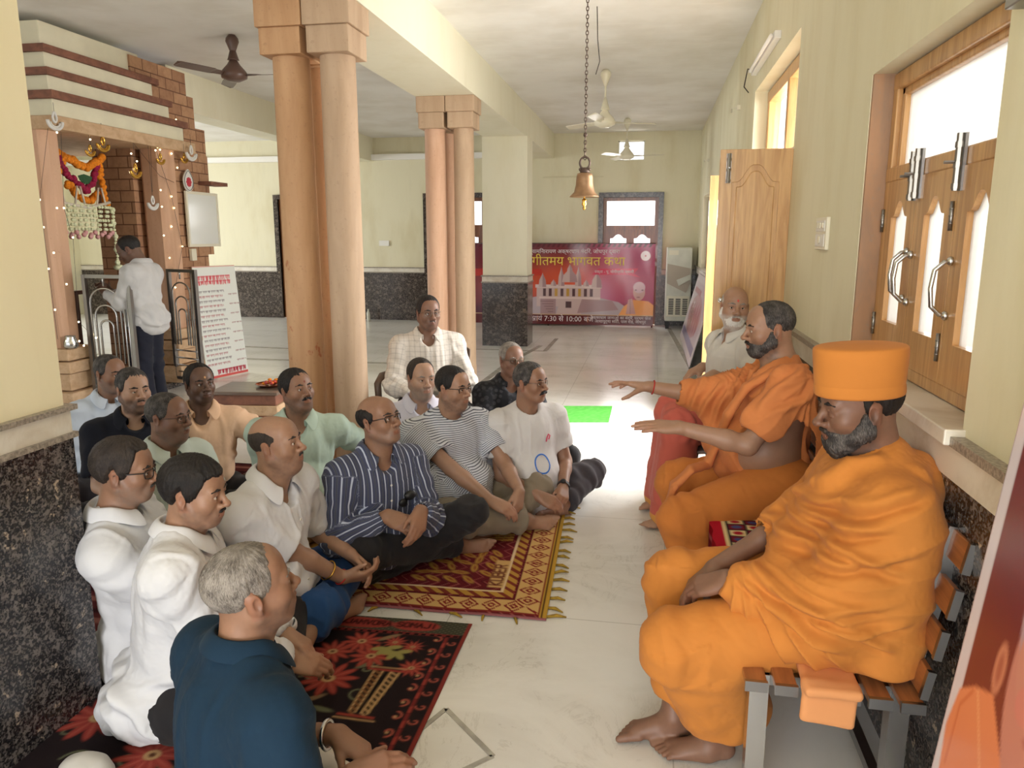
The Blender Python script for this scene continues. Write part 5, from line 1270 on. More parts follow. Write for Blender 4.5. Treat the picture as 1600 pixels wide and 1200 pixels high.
# ---------------------------------------------------------------- banner at the back
bn = empty('event_banner', (-1.0, 13.75, 0), 'maroon printed banner with temple picture and Hindi lettering standing at the back', 'banner')
y_b = 13.75; bl, br = aty(700, 506, y_b)[0], aty(1020, 506, y_b)[0]; zt_ = aty(1021, 381, y_b)[2]; zb_ = .03; BW, BH = br-bl, zt_-zb_
pa = Paint(BW, BH, .0065, (104, 30, 48)); X, Y = pa.X, pa.Y; ux = X/BW; uy = Y/BH
px = lambda u: (u-700)/320*BW; py = lambda v: (506-v)/125*BH
pa.put(ss(.62, .8, ux)*ss(.12, .3, uy)*.75, (186, 62, 108)); pa.put(np.exp(-((ux-.62)/.2)**2-((uy-.52)/.25)**2)*.95, (226, 96, 62)); pa.put(np.exp(-((ux-.40)/.2)**2-((uy-.5)/.25)**2)*.9, (214, 84, 48)); pa.put(np.exp(-((ux-.75)/.08)**2-((uy-.42)/.25)**2)*.6, (206, 150, 190)); pa.put(ss(.3, .15, uy)*.85, (88, 30, 52))
for i in range(42): pa.poly([(i*BW/42, BH), ((i+.5)*BW/42, BH), ((i+.1)*BW/42, BH-.06), ((i-.4)*BW/42, BH-.06)], (88, 20, 34))
st, st2, st3 = (206, 178, 176), (172, 138, 142), (92, 62, 66)
pa.poly([(px(760), py(492)), (px(830), py(490)), (px(1000), py(492)), (px(968), py(470)), (px(930), py(462)), (px(850), py(462)), (px(790), py(470))], (186, 168, 176))
pa.rect(px(842), py(478), px(940), py(446), st); pa.rect(px(848), py(492), px(872), py(466), st2); pa.poly([(px(872), py(492)), (px(882), py(456)), (px(902), py(456)), (px(912), py(492))], st); pa.poly([(px(905), py(488)), (px(968), py(482)), (px(958), py(468)), (px(912), py(466))], st2)
pa.rect(px(887), py(480), px(896), py(470), st3)
for i in range(9): pa.rect(px(852+i*9), py(462), px(856.5+i*9), py(450), st3 if i not in (2, 4, 6) else (196, 150, 70))
pa.rect(px(840), py(449), px(942), py(444), (224, 200, 196)); pa.rect(px(846), py(466), px(940), py(463), (224, 200, 196))
def spire(u, v, w, h): pa.poly([(px(u-w/2), py(v)), (px(u-w*.4), py(v-h*.5)), (px(u-w*.1), py(v-h*.85)), (px(u), py(v-h)), (px(u+w*.1), py(v-h*.85)), (px(u+w*.4), py(v-h*.5)), (px(u+w/2), py(v))], st); pa.poly([(px(u), py(v)), (px(u), py(v-h)), (px(u+w*.4), py(v-h*.5)), (px(u+w/2), py(v))], st2)
for a in ((851, 448, 12, 22), (934, 448, 16, 24), (880, 446, 10, 30), (906, 446, 10, 30), (893, 440, 24, 22), (893, 426, 9, 14), (868, 446, 9, 10), (918, 446, 9, 10)): spire(*a)
for i in range(5): pa.line([(px(848+i*3), py(470+i*4)), (px(868), py(470+i*4))], .006, st3)
pa.ell(px(1006), py(399), .085, .085, (244, 226, 230)); pa.ell(px(1006), py(399), .014, .014, (206, 90, 110))
pa.poly([(px(926), py(428)), (px(936), py(419)), (px(996), py(418)), (px(990), py(426)), (px(1000), py(432)), (px(980), py(428))], (214, 60, 92)); pa.poly([(px(700), py(432)), (px(850), py(430)), (px(850), py(420)), (px(700), py(420))], (200, 50, 40), .8)
# folded-hands figure of the print
pa.poly([(px(968), py(490)), (px(976), py(476)), (px(990), py(466)), (px(1012), py(468)), (px(1020), py(474)), (px(1020), py(490))], (240, 160, 92)); pa.ell(px(998), py(454), .105, .15, (214, 168, 162)); pa.ell(px(998), py(447), .105, .10, (222, 186, 196)); pa.ell(px(993), py(451), .02, .01, (120, 80, 84)); pa.ell(px(1003), py(451), .02, .01, (120, 80, 84)); pa.ell(px(997), py(462), .03, .008, (140, 74, 80)); pa.poly([(px(979), py(488)), (px(982), py(466)), (px(988), py(464)), (px(994), py(488))], (198, 146, 140)); pa.line([(px(985.5), py(488)), (px(985), py(464))], .008, (120, 78, 80))
pa.rect(0, 0, BW, py(490), (98, 26, 32)); pa.rect(px(843), py(502), px(844), py(493), (206, 120, 60)); pa.rect(px(921), py(502), px(922), py(493), (206, 120, 60)); pa.rect(0, py(491), BW, py(490), (224, 190, 150))
pa.mesh('print', lambda x, y: np.stack([bl+x, np.full(len(x), y_b)+.008*np.sin(x*9)*np.sin(y*4), zb_+y], 1), M['vinyl'], bn, thick=(0, .004, 0))
mb = MB(); mb.tube([(bl, y_b+.03, zt_), (br, y_b+.03, zt_)], .014, 8)
for x in (bl+.02, br-.02, (bl+br)/2): mb.tube([(x, y_b+.03, 0), (x, y_b+.03, zt_)], .014, 8)
mb.build('stand_frame', M['iron'], bn, True)
simple('print_white', (238, 222, 226), .4); simple('print_yellow', (236, 206, 74), .4)
T0 = lambda u, v: V(bl+px(u), y_b-.012, zb_+py(v)); ex_, ez_ = V(1, 0, 0), V(0, 0, 1); k1 = BW/320; vz = None
def dev(s, u, v, hpx, mat, al='CENTER'): text('lettering', s, hpx*k1*1.25, mat, bn, T0(u, v), ex_, ez_, al)
dev('श्री स्वामिनारायण अक्षरधाम मंदिर, जोधपुर द्वारा', 968, 393, 6.6, M['print_white'], 'RIGHT'); dev('संगीतमय भागवत कथा', 976, 408, 15.2, M['print_yellow'], 'RIGHT'); dev('वक्ता - पू. योगीप्रिय स्वामी', 960, 423.5, 4.6, M['print_white'])
dev('26', 834, 497.5, 9, M['print_white']); dev('सायं 7:30 से 10:00 बजे', 882, 497.5, 9, M['print_white']); dev('अक्षरधाम जानाओ का मंदिर, प्रथम फेज', 971, 494.5, 4.9, M['print_white']); dev('आशापूर्णा सिटी, पाल रोड, जोधपुर', 971, 500.2, 4.9, M['print_white'])
# cooler and leaning posters
cl = empty('water_cooler', (.5, 13.85, 0), 'grey white cooler cabinet with slotted grille in the back corner', 'cooler'); yc = 13.62; x0, x1 = aty(1040, 450, yc)[0], aty(1080, 450, yc)[0]; z0, z1 = .14, 1.42
simple('cooler_white', (206, 206, 194), .4, var=.08, vs=4); simple('cooler_grey', (176, 164, 150), .5); mb = MB(); mb.box((x0, yc, z0), (x1, yc+.5, z1)); mb.build('cabinet', M['cooler_white'], cl, bevel=.015)
mb = MB(); mb.box((x0+.03, yc-.012, z0+.08), (x1-.03, yc, z0+.44)); mb.build('grille_panel', M['cream_plastic'], cl, bevel=.004)
mb = MB()
for c_ in range(3):
    for r_ in range(9): xx = x0+.06+c_*(x1-x0-.08)/3; mb.box((xx, yc-.016, z0+.12+r_*.032), (xx+.085, yc-.011, z0+.138+r_*.032))
mb.build('grille_slots', M['black'], cl)
mb = MB(); mb.prism([(x0+.02, z1-.28), (x1-.02, z1-.36), (x1-.02, z1-.62), (x1-.09, z1-.78), (x0+.02, z1-.62)], lambda a, b, t: (a, t, b), yc-.008, yc); mb.build('front_panel', M['cooler_grey'], cl)
mb = MB(); mb.box((x0+.04, yc-.01, z1-.13), (x0+.2, yc, z1-.05)); mb.build('name_plate', M['cream_plastic'], cl); mb = MB(); mb.prism([(x0+.18, z1-.56), (x1-.02, z1-.46), (x1-.02, z1-.55), (x0+.22, z1-.66)], lambda a, b, t: (a, t, b), yc-.02, yc-.008); mb.build('tray_strip', M['cooler_white'], cl)
for x in (x0+.05, x1-.05):
    for y in (yc+.05, yc+.45): mb = MB(); mb.box((x-.03, y-.03, 0), (x+.03, y+.03, z0)); mb.build('foot', M['black'], cl)
ps = empty('leaning_poster', (.7, 11, 0), 'pale pink printed poster board leaning against the right wall', 'poster')
pa = Paint(3.1, 1.05, .012, (226, 214, 222)); pa.rect(.15, .1, 2.95, .95, (214, 196, 206)); pa.ell(1.5, .5, 1.1, .3, (196, 140, 150), .8); pa.rect(.15, .1, 2.95, .22, (150, 140, 176)); pa.rect(.3, .78, 1.6, .86, (190, 130, 140))
for i in range(16): pa.ell(.6+i*.12, .5+.08*math.sin(i*2), .05, .13, (176, 104, 116), .8)
P0_ = V(.50, 12.6, .01); pa.mesh('print', lambda x, y: np.stack([.50+y/1.05*.26, 12.6-x, .01+y*.97], 1), M['vinyl'], ps, thick=(.012, 0, .004))
gm = Paint(.52, .62, .02, (100, 196, 84)); gm.put((np.random.RandomState(4).rand(len(gm.X)) > .5)*.35, (132, 220, 114))
o = gm.mesh('green_mat', lambda x, y: np.stack([-.84+x, 6.42+y+.09*x/.5, np.full(len(x), .012)], 1), M['woven'], None, thick=(0, 0, -.010)); tag(o, 'bright green artificial turf mat on the marble floor', 'mat')
# paper notice on left back wall, bottle
mb = MB(); p = aty(600, 380, 14.17); mb.box(p-V(.1, 0, .05), p+V(.1, .02, .05)); thing(mb, 'paper_notice', 'white_paint', 'small white notice on the back wall of the side hall', 'notice')
mb = MB(); p = atz(588, 498); mb.lathe([(.03, 0), (.034, .02), (.034, .16), (.014, .2), (.014, .23)], (p[0], 13.9, 0), 12); thing(mb, 'water_bottle', 'cooler_white', 'small pale bottle on the floor by the back wall', 'bottle', smooth=True)
# ---------------------------------------------------------------- rugs
simple('fringe', (150, 120, 40), .9, var=.3, vs=40)
# A: maroon and mustard mat; frame along its edges
A0, A1, A2 = atz(853, 971), atz(886, 788), atz(556, 948); eu = nrm((A2-A0)*[1, 1, 0]); ev = nrm((A1-A0)*[1, 1, 0]); RW, RL = 2.05, 1.72
pa = Paint(RW, RL, .007, (104, 30, 37)); X, Y = pa.X, pa.Y; mus, lm, wh = (188, 142, 66), (208, 168, 108), (226, 200, 160)
zig = np.abs(((X+.045*np.abs(((Y/.045) % 2)-1)*1.) % .05)-.025); pa.put((zig < .005)*.9, (160, 84, 78)); pa.put((np.abs(((X+.02+.045*np.abs(((Y/.045) % 2)-1)) % .1)-.05) < .006)*.7, (70, 14, 26))
# scalloped corner ornaments
def scallop(cx, cy, sx, sy, r0, r1):
    dx, dy = (X-cx)*sx, (Y-cy)*sy; a = np.arctan2(dy, dx); r = np.hypot(dx, dy); w = .05*np.abs(np.sin(a*5)); m = (r > r0+w) & (r < r1+w) & (dx > -.02) & (dy > -.02); pa.put(m*1., mus); pa.put(m*(np.abs(np.sin(r*90+a*14)) > .86)*.8, (116, 30, 38))
    for k, rr in enumerate((.14, .22, .30, .37)):
        for j in range(2+k*2):
            t = (j+.5)/(2+k*2)*math.pi/2; pa.ell(cx+sx*rr*math.cos(t), cy+sy*rr*math.sin(t), .045, .017, mus, .95, t*sx*sy+.5*(-1)**j)
            pa.ell(cx+sx*rr*math.cos(t)*.98, cy+sy*rr*math.sin(t), .022, .006, (130, 50, 40), .9, t*sx*sy+.5*(-1)**j)
scallop(.27, .27, 1, 1, .50, .60); scallop(RW-.27, .27, -1, 1, .5, .6); scallop(.27, RL-.27, 1, -1, .5, .6)
for i in range(3):
    for j in range(3): pa.ell(.88+(i-j)*.05, .82+(i+j)*.035, .032, .024, mus, 1, .6)
pa.ell(1.15, .62, .16, .1, mus); pa.ell(1.15, .62, .11, .06, (116, 30, 38)); pa.ell(1.15, .62, .05, .03, mus)
def border(d, along, w0, w1):
    m = (d > w0) & (d < w1); t = (d-w0)/(w1-w0); pa.put(m*1., lm); ph = (along/.1) % 1; q = np.abs(ph-.5)+np.abs(t-.5); pa.put(m*(q < .46)*1., (128, 36, 40)); pa.put(m*(q < .34)*1., lm); pa.put(m*(q < .22)*1., (128, 36, 40)); pa.put(m*(q < .09)*1., lm); pa.put((np.abs(d-w1) < .005)*1., (90, 24, 30)); pa.put((np.abs(d-w0) < .006)*1., (128, 44, 40))
inn = np.minimum(X, Y); m = (inn > .165) & (inn < .215); pa.put(m*1., mus); pa.put(m*(np.sin((X-Y)*90) > .2)*.9, (116, 30, 38)); pa.put((np.abs(inn-.222) < .005)*1., wh)
mx = X < Y; pa_d = np.where(mx, X, Y); border(np.where(mx, X, 9), Y, .035, .155); border(np.where(~mx, Y, 9), X, .03, .15); pa.put((X < .032)*1., (190, 150, 60)); pa.put((np.abs(X-.02) < .005)*1., (70, 40, 30)); pa.put((Y < .014)*1., (150, 92, 96))
def glyphs(pa, s, x, y, h, c, ux, uy, w):
    D = {'K': [[(0, 0), (0, 1)], [(.6, 1), (0, .45), (.6, 0)]], 'U': [[(0, 1), (0, .1), (.15, 0), (.45, 0), (.6, .1), (.6, 1)]], 'B': [[(0, 0), (0, 1), (.45, 1), (.6, .85), (.6, .65), (.45, .52), (0, .52)], [(.45, .52), (.6, .4), (.6, .12), (.45, 0), (0, 0)]], 'E': [[(.6, 0), (0, 0), (0, 1), (.6, 1)], [(0, .5), (.5, .5)]], 'R': [[(0, 0), (0, 1), (.45, 1), (.6, .85), (.6, .65), (.45, .52), (0, .52)], [(.3, .52), (.6, 0)]],
         'S': [[(.6, .85), (.45, 1), (.15, 1), (0, .85), (0, .62), (.6, .38), (.6, .15), (.45, 0), (.15, 0), (0, .15)]], 'O': [[(.15, 0), (0, .15), (0, .85), (.15, 1), (.45, 1), (.6, .85), (.6, .15), (.45, 0), (.15, 0)]], 'M': [[(0, 0), (0, 1), (.3, .4), (.6, 1), (.6, 0)]], 'A': [[(0, 0), (.3, 1), (.6, 0)], [(.12, .4), (.48, .4)]], 'N': [[(0, 0), (0, 1), (.6, 0), (.6, 1)]], 'D': [[(0, 0), (0, 1), (.4, 1), (.6, .8), (.6, .2), (.4, 0), (0, 0)]], 'I': [[(.3, 0), (.3, 1)]], 'L': [[(0, 1), (0, 0), (.6, 0)]], 'V': [[(0, 1), (.3, 0), (.6, 1)]], 'J': [[(.6, 1), (.6, .15), (.45, 0), (.15, 0), (0, .15)]], 'P': [[(0, 0), (0, 1), (.45, 1), (.6, .85), (.6, .6), (.45, .48), (0, .48)]], 'C': [[(.6, .85), (.45, 1), (.15, 1), (0, .85), (0, .15), (.15, 0), (.45, 0), (.6, .15)]], 'H': [[(0, 0), (0, 1)], [(.6, 0), (.6, 1)], [(0, .5), (.6, .5)]], 'W': [[(0, 1), (.15, 0), (.3, .6), (.45, 0), (.6, 1)]], 'Y': [[(0, 1), (.3, .5), (.6, 1)], [(.3, .5), (.3, 0)]], ' ': []}
    for ch in s:
        for st_ in D.get(ch, []): pa.line([(x+ux[0]*a*h+uy[0]*b*h, y+ux[1]*a*h+uy[1]*b*h) for a, b in st_], w, c)
        x += ux[0]*h*.85; y += ux[1]*h*.85
pa.rect(.224, .26, .295, .56, lm); glyphs(pa, 'KUBER', .237, .285, .055, (96, 22, 30), (0, 1), (1, 0), .011)
rug = empty('woven_mat', (A0+eu*1+ev*.8), 'maroon and mustard woven mat lettered KUBER, under the front row', 'mat'); rug.location[2] = 0
wob = lambda x, y: .005+.004*np.sin(x*7+y*3)**2*np.exp(-y*2)
pa.mesh('mat_sheet', lambda x, y: A0+x[:, None]*eu+y[:, None]*ev+np.stack([x*0, x*0, wob(x, y)+.004], 1), M['woven'], rug, thick=(0, 0, -.006))
rs = np.random.RandomState(8)
for i in range(19):
    y = .02+i*.09+rs.uniform(-.012, .012); p = A0+ev*y; q = p-eu*rs.uniform(.06, .085)+ev*rs.uniform(-.03, .02); mb = MB(); mb.tube([p+V(0, 0, .006), (p+q)/2+V(0, 0, .012), q+V(0, 0, .004)], [.006, .008, .003], 6); mb.build('tassel', M['fringe'], rug, True)
for i in range(7):
    x = .1+i*.16+rs.uniform(-.04, .04); p = A0+eu*x; q = p-ev*rs.uniform(.03, .05)+eu*rs.uniform(-.07, .07); mb = MB(); mb.tube([p+V(0, 0, .006), (p+q)/2+V(0, 0, .012), q+V(0, 0, .004)], [.005, .007, .003], 6); mb.build('tassel', M['fringe'], rug, True)
# B: black floral rug
B0, B1, B2 = atz(738, 976), atz(641, 1185), atz(545, 962); eu = nrm((B2-B0)*[1, 1, 0]); ev = nrm((B1-B0)*[1, 1, 0]); RW, RL = 1.30, 1.75
pa = Paint(RW, RL, .006, (36, 28, 30)); X, Y = pa.X, pa.Y; red, red2, gr, ye = (152, 62, 54), (178, 90, 76), (104, 106, 82), (184, 148, 104)
rs = np.random.RandomState(12)
def daisy(x, y, r, n=11):
    for k in range(n):
        a = 2*math.pi*k/n+x*9; pa.ell(x+r*.6*math.cos(a), y+r*.6*math.sin(a), r*.42, r*.15, red, 1, a); pa.ell(x+r*.55*math.cos(a), y+r*.55*math.sin(a), r*.3, r*.035, red2, .8, a)
    pa.ell(x, y, r*.24, r*.22, ye); pa.ell(x, y, r*.1, r*.1, (90, 56, 40))
def curl(x, y, r, a0, s, c, w):
    pts = [(x+r*(1-t)*math.cos(a0+s*t*5.5), y+r*(1-t)*math.sin(a0+s*t*5.5)) for t in np.linspace(0, .85, 16)]; pa.line(pts, w, c)
for i in range(70):
    x, y, a = rs.uniform(.3, RW), rs.uniform(.14, RL), rs.uniform(0, 6.3); pa.ell(x, y, .05, .013, gr if i % 3 else (136, 112, 84), .95, a)
for i in range(40): curl(rs.uniform(.28, RW), rs.uniform(.14, RL), rs.uniform(.03, .06), rs.uniform(0, 6.3), rs.choice([-1, 1]), gr, .008)
for x, y, r in ((.43, .47, .105), (.49, .29, .08), (.405, .20, .075), (.33, .30, .08), (.27, .19, .04), (.19, .215, .038), (.15, .36, .05), (.60, .40, .12), (.66, .22, .09), (.85, .35, .11), (.9, .6, .13), (1.15, .4, .11), (1.1, .8, .12), (.8, .95, .11), (.45, 1.05, .11), (.6, 1.3, .12), (1.0, 1.25, .1)): daisy(x, y, r)
for x, y in ((.24, .26), (.29, .235)):
    for a in (.3, 1.2, 2.2, 3.4): pa.ell(x+.03*math.cos(a), y+.03*math.sin(a), .03, .014, (150, 142, 84), 1, a)
# ladder-like column ornament
LA, LB, LC, LD = V(.285, .645), V(.205, .655), V(.175, .40), V(.290, .395)      # foot left, foot right, head right, head left
pa.poly([LA, LB, LC, LD], (24, 18, 20))
for a in (.08, .36, .64, .92): pa.line([LA+(LB-LA)*a, LD+(LC-LD)*a], .009, ye)
for i in range(11): t = i/10; p_, q_ = LA+(LD-LA)*t, LB+(LC-LB)*t; pa.line([p_+(q_-p_)*.10, p_+(q_-p_)*.34+V(0, .018)], .008, (136, 92, 60)); pa.line([p_+(q_-p_)*.66, p_+(q_-p_)*.90+V(0, .018)], .008, ye)
pa.line([(.310, .665), (.185, .675)], .012, red); pa.line([(.32, .683), (.175, .693)], .007, ye); pa.line([(.305, .385), (.16, .39)], .012, red); pa.line([(.30, .37), (.165, .372)], .006, ye)
# side border: chain of red links and scrolls
for i in range(40):
    y = .15+i*.042; pa.line([(.074, y-.015), (.074, y+.013)], .014, red if i % 2 else (122, 46, 44))
    if i % 2 == 0:
        curl(.112, y, .026, 1.6 if i % 4 else -1.6, 1 if i % 4 else -1, red2, .007); pa.ell(.112, y+.004, .006, .006, ye)
        curl(.04, y+.02, .022, 0, 1, red2, .006)
pa.put((X < .018)*1., (128, 52, 46))
# top border with lettering
pa.rect(0, 0, RW, .105, (66, 66, 54)); pa.put(((Y < .105) & (np.sin(X*260)*np.sin(Y*260) > .1))*.6, (112, 112, 88))
for x, w in ((.225, .10), (.475, .155), (.73, .085), (.95, .09)): pa.ell(x, .052, w, .042, red)
for s, x in (('SOMAJI', .305), ('RAJJAMVORA', .615), ('MANGO', .79)): glyphs(pa, s, x, .066, .034, (48, 18, 20), (-1, 0), (0, -1), .008)
pa.rect(.03, .105, RW, .125, (120, 46, 44)); pa.put((np.abs(Y-.115) < .006)*(np.sin(X*190) > 0)*1., (24, 18, 20)); pa.put((X < .018)*1., (128, 52, 46))
rg = empty('floral_rug', (B0+eu*.6+ev*.8), 'black rug with red daisies and scroll border under the near row', 'rug'); rg.location[2] = 0
pa.mesh('rug_sheet', lambda x, y: B0+x[:, None]*eu+y[:, None]*ev+np.stack([x*0, x*0, .004+.004*np.sin(y*6+x*5)**2*np.exp(-x*5)], 1), M['woven'], rg, thick=(0, 0, -.003))
# C: dull patterned rug along the left wall, D: striped rug further back
pa = Paint(1.0, 1.9, .01, (44, 30, 36)); X, Y = pa.X, pa.Y
for i in range(9):
    for j in range(16): pa.ell(.1+i*.11, .1+j*.115, .03, .045, (104, 44, 40) if (i+j) % 2 else (92, 76, 44), .9, i+j); pa.ell(.1+i*.11, .1+j*.115, .012, .018, (44, 40, 62), .9)
pa.rect(0, 0, .06, 1.9, (112, 46, 36)); pa.rect(0, 0, 1., .05, (112, 46, 36))
o = pa.mesh('patterned_rug', lambda x, y: np.stack([-1.80+x, 1.05+y*.62, np.full(len(x), .0025)+.0], 1), M['woven'], None, thick=(0, 0, -.002)); tag(o, 'dull dark red patterned rug along the granite wall in the near corner', 'rug')
pa = Paint(1.9, 3.0, .012, (92, 40, 42)); X, Y = pa.X, pa.Y
for i in range(14): pa.rect(0, i*.22, 1.9, i*.22+.05, (150, 96, 88)); pa.rect(0, i*.22+.1, 1.9, i*.22+.14, (60, 24, 30))
o = pa.mesh('striped_rug', lambda x, y: np.stack([-3.9+x, 2.4+y*.8, np.full(len(x), .006)], 1), M['woven'], None, thick=(0, 0, -.005)); tag(o, 'maroon rug with pinkish stripes under the rear row by the shrine', 'rug')
# ---------------------------------------------------------------- bench with steel frame and wooden slats
wood('slat_wood', (176, 116, 72), (132, 82, 50), 'Y', .35)
bench = empty('slatted_bench', (.5, 2.9, 0), 'steel bench with brown slats along the right wall, under both monks', 'bench')
by0, by1 = 1.90, 3.95
sx_ = [.31, .385, .46, .535, .61, .685]
for i, x in enumerate(sx_):
    mb = MB(); mb.box((x-.028, by0-.03*i/5, .432), (x+.028, by1, .452)); s = mb.build('seat_slat', M['slat_wood'], bench, bevel=.003)
    mb = MB(); mb.box((x-.029, by0-.03*i/5-.012, .424), (x+.029, by0-.03*i/5, .453)); mb.build('end_cap', M['steel_dull'], s)
for i, (x, z) in enumerate(((.715, .50), (.735, .61), (.755, .72), (.775, .84))):
    R_ = rot(1, .17); mb = MB(); mb.box((-.008, by0-.02, -.037), (.008, by1, .037), R_, (x, 0, z)); s = mb.build('back_slat', M['slat_wood'], bench, bevel=.003)
    mb = MB(); mb.box((-.010, by0-.034, -.039), (.010, by0-.02, .039), R_, (x, 0, z)); mb.build('end_cap', M['steel_dull'], s)
for y in (1.99, 2.92, 3.86):
    mb = MB(); mb.bar((.33, y, 0), (.33, y, .43), .05, .05, (1, 0, 0)); mb.build('leg', M['steel'], bench); mb = MB(); mb.bar((.69, y, 0), (.69, y, .43), .05, .05, (1, 0, 0)); mb.build('leg', M['steel'], bench)
    mb = MB(); mb.bar((.30, y, .415), (.72, y, .415), .045, .03); mb.bar((.70, y, .42), (.785, y, .88), .03, .045); mb.build('cross_rail', M['steel_dull'], bench)
mb = MB(); mb.bar((.69, 2.0, .06), (.69, 3.86, .06), .03, .03); mb.build('stretcher', M['steel_dull'], bench)
# red fringed cloth on the bench
pa = Paint(.62, .72, .006, (178, 26, 46)); X, Y = pa.X, pa.Y
pa.rect(0, 0, .62, .14, (150, 40, 60)); 
for i in range(60): pa.line([(i*.0105, 0), (i*.0105+.006*math.sin(i*3), .12)], .0035, (196, 96, 112) if i % 2 else (96, 16, 36))
pa.rect(0, .14, .62, .16, (206, 110, 120)); pa.rect(.10, .24, .62, .56, (226, 206, 156)); pa.rect(.115, .255, .605, .545, (30, 26, 40))
for i in range(8):
    for j in range(4): pa.rect(.125+i*.06, .265+j*.07, .175+i*.06, .325+j*.07, (226, 206, 156) if (i+j) % 2 else (120, 30, 44)); pa.ell(.15+i*.06, .295+j*.07, .016, .02, (170, 30, 50) if (i+j) % 2 else (70, 80, 130))
y0_ = 2.58
def drape(x, y):
    d = y-.20; return np.stack([np.where(d < 0, .272+.004*np.sin(x*40), .275+d), y0_+x, np.where(d < 0, .458+d*.98, .458+.004*np.sin(x*20)*np.sin(y*14)**2)], 1)
o = pa.mesh('red_cloth', drape, M['woven'], None, thick=(.0, 0, .004)); tag(o, 'red fringed patterned cloth hanging over the bench front between the monks', 'cloth')
# booklet
pa = Paint(.17, .25, .006, (64, 74, 140)); pa.rect(0, 0, .17, .25, (226, 226, 230)); pa.rect(.008, .008, .162, .242, (58, 70, 138)); pa.ell(.08, .08, .05, .06, (206, 130, 96)); pa.ell(.10, .16, .035, .04, (188, 150, 140)); pa.rect(.02, .02, .15, .05, (176, 50, 60))
p0 = V(.33, 2.64, .475); e1 = nrm(V(.3, -.9, .0)); e2 = nrm(V(.80, .3, .42)); o = pa.mesh('booklet', lambda x, y: p0+V(-.02, .05, .01)+x[:, None]*e1+y[:, None]*e2, M['printed_paper'], None, thick=np.cross(e1, e2)*-.004); tag(o, 'blue picture booklet with white edge lying on the red cloth', 'booklet')
# ---------------------------------------------------------------- standee banner with portrait, near right corner
sd_ = empty('portrait_standee', (.66, 1.3, 0), 'tall maroon portrait banner with white border leaning in the near right corner', 'banner')
T_, Bm = atx(1600, 628, .70), atx(1456, 1196, .56); dv = nrm(T_-Bm); Bm = Bm-dv*(Bm[2]/dv[2]) if dv[2] > .1 else Bm
Bm = Bm+dv*(.01/dv[2]); eh = nrm(V(-.10, -1, -.0)); eh = nrm(eh-dv*np.dot(eh, dv)); SW, SH = 1.0, 1.62
pa = Paint(SW, SH, .006, (118, 40, 44)); X, Y = pa.X, pa.Y; pa.rect(0, 0, .045, SH, (222, 212, 222)); pa.rect(0, SH-.045, SW, SH, (222, 212, 222))
def sheet(u, v):
    d = sight(u, v); A_ = np.stack([eh, dv, -d], 1); r_ = np.linalg.solve(A_, V(0, 0, CAM_H)-Bm); return r_[0], r_[1]
sx1 = lambda u, v: sheet(u, v)
pa.poly([sx1(1462, 1230), sx1(1478, 1130), sx1(1500, 1075), sx1(1524, 1072), sx1(1552, 1085), sx1(1562, 1180), sx1(1590, 1260), sx1(1660, 1330), sx1(1500, 1400)], (232, 136, 96)); pa.line([sx1(1476, 1190), sx1(1500, 1100), sx1(1520, 1080)], .008, (214, 112, 76)); pa.line([sx1(1530, 1200), sx1(1528, 1080)], .006, (246, 166, 120))
hx, hy = sheet(1640, 1090); pa.ell(hx, hy, .135, .20, (206, 134, 122)); pa.ell(hx, hy+.09, .137, .125, (186, 150, 160)); pa.ell(hx, hy+.03, .12, .11, (210, 140, 126))
ex1, ey1 = sheet(1562, 1045); pa.ell(ex1, ey1, .022, .045, (206, 128, 104)); pa.ell(ex1, ey1, .010, .026, (176, 96, 80)); pa.ell(hx-.045, hy+.03, .022, .008, (60, 34, 34)); pa.ell(hx+.05, hy+.03, .022, .008, (60, 34, 34)); pa.ell(hx, hy-.03, .02, .03, (196, 116, 106)); pa.ell(hx, hy-.085, .04, .012, (166, 80, 84)); pa.ell(hx-.06, hy-.04, .035, .03, (220, 130, 122), .7)
pa.mesh('print', lambda x, y: Bm+x[:, None]*eh+y[:, None]*dv, M['vinyl'], sd_, thick=np.cross(eh, dv)*-.01*np.sign(np.cross(eh, dv)[0]*-1))
STAND = (Bm, eh, dv)

# ---------------------------------------------------------------- chairs
def plastic_chair(label, c, ang, mat, w=.54, arms=True, bh=.88, sz=.43):
    R_ = rot(2, ang); T = lambda x, y, z: V(c[0], c[1], 0)+R_ @ V(x, y, z); o = empty('plastic_chair', (c[0], c[1], 0), label, 'chair')
    h = w/2
    for sx in (-1, 1):
        for y, yy in ((.20, .24), (-.20, -.26)): mb = MB(); mb.tube([T(sx*(h-.05), y, sz-.01), T(sx*(h-.01), yy, 0)], [.026, .02], 8); mb.build('leg', M[mat], o, True)
    mb = MB(); R2 = R_; mb.box((-h+.02, -.23, -.022), (h-.02, .25, 0), R2, T(0, 0, sz)); mb.build('seat', M[mat], o, bevel=.015)
    mb = MB(); n = 10; rows = []
    for i in range(n+1):
        t = -1+2*i/n; x = (h-.03)*t; y = -.24+.05*t*t
        rows += [T(x, y, sz-.01), T(x, y-.07-.02*(1-t*t), bh-.06*t*t), T(x, y-.09-.02*(1-t*t), bh-.06*t*t), T(x, y-.02, sz-.01)]
    f = []
    for i in range(n):
        for k in range(4): f.append((4*i+k, 4*i+(k+1) % 4, 4*(i+1)+(k+1) % 4, 4*(i+1)+k))
    f += [(3, 2, 1, 0), (4*n, 4*n+1, 4*n+2, 4*n+3)]; mb.add(rows, f); mb.build('backrest', M[mat], o, bevel=.008)
    if arms:
        for sx in (-1, 1):
            mb = MB(); mb.tube([T(sx*h, .22, sz-.02), T(sx*h, .24, sz+.19), T(sx*h, .16, sz+.225), T(sx*h, -.15, sz+.215), T(sx*(h-.02), -.27, sz+.2)], [.022, .026, .03, .028, .022], 8); mb.build('armrest', M[mat], o, True)
    return o
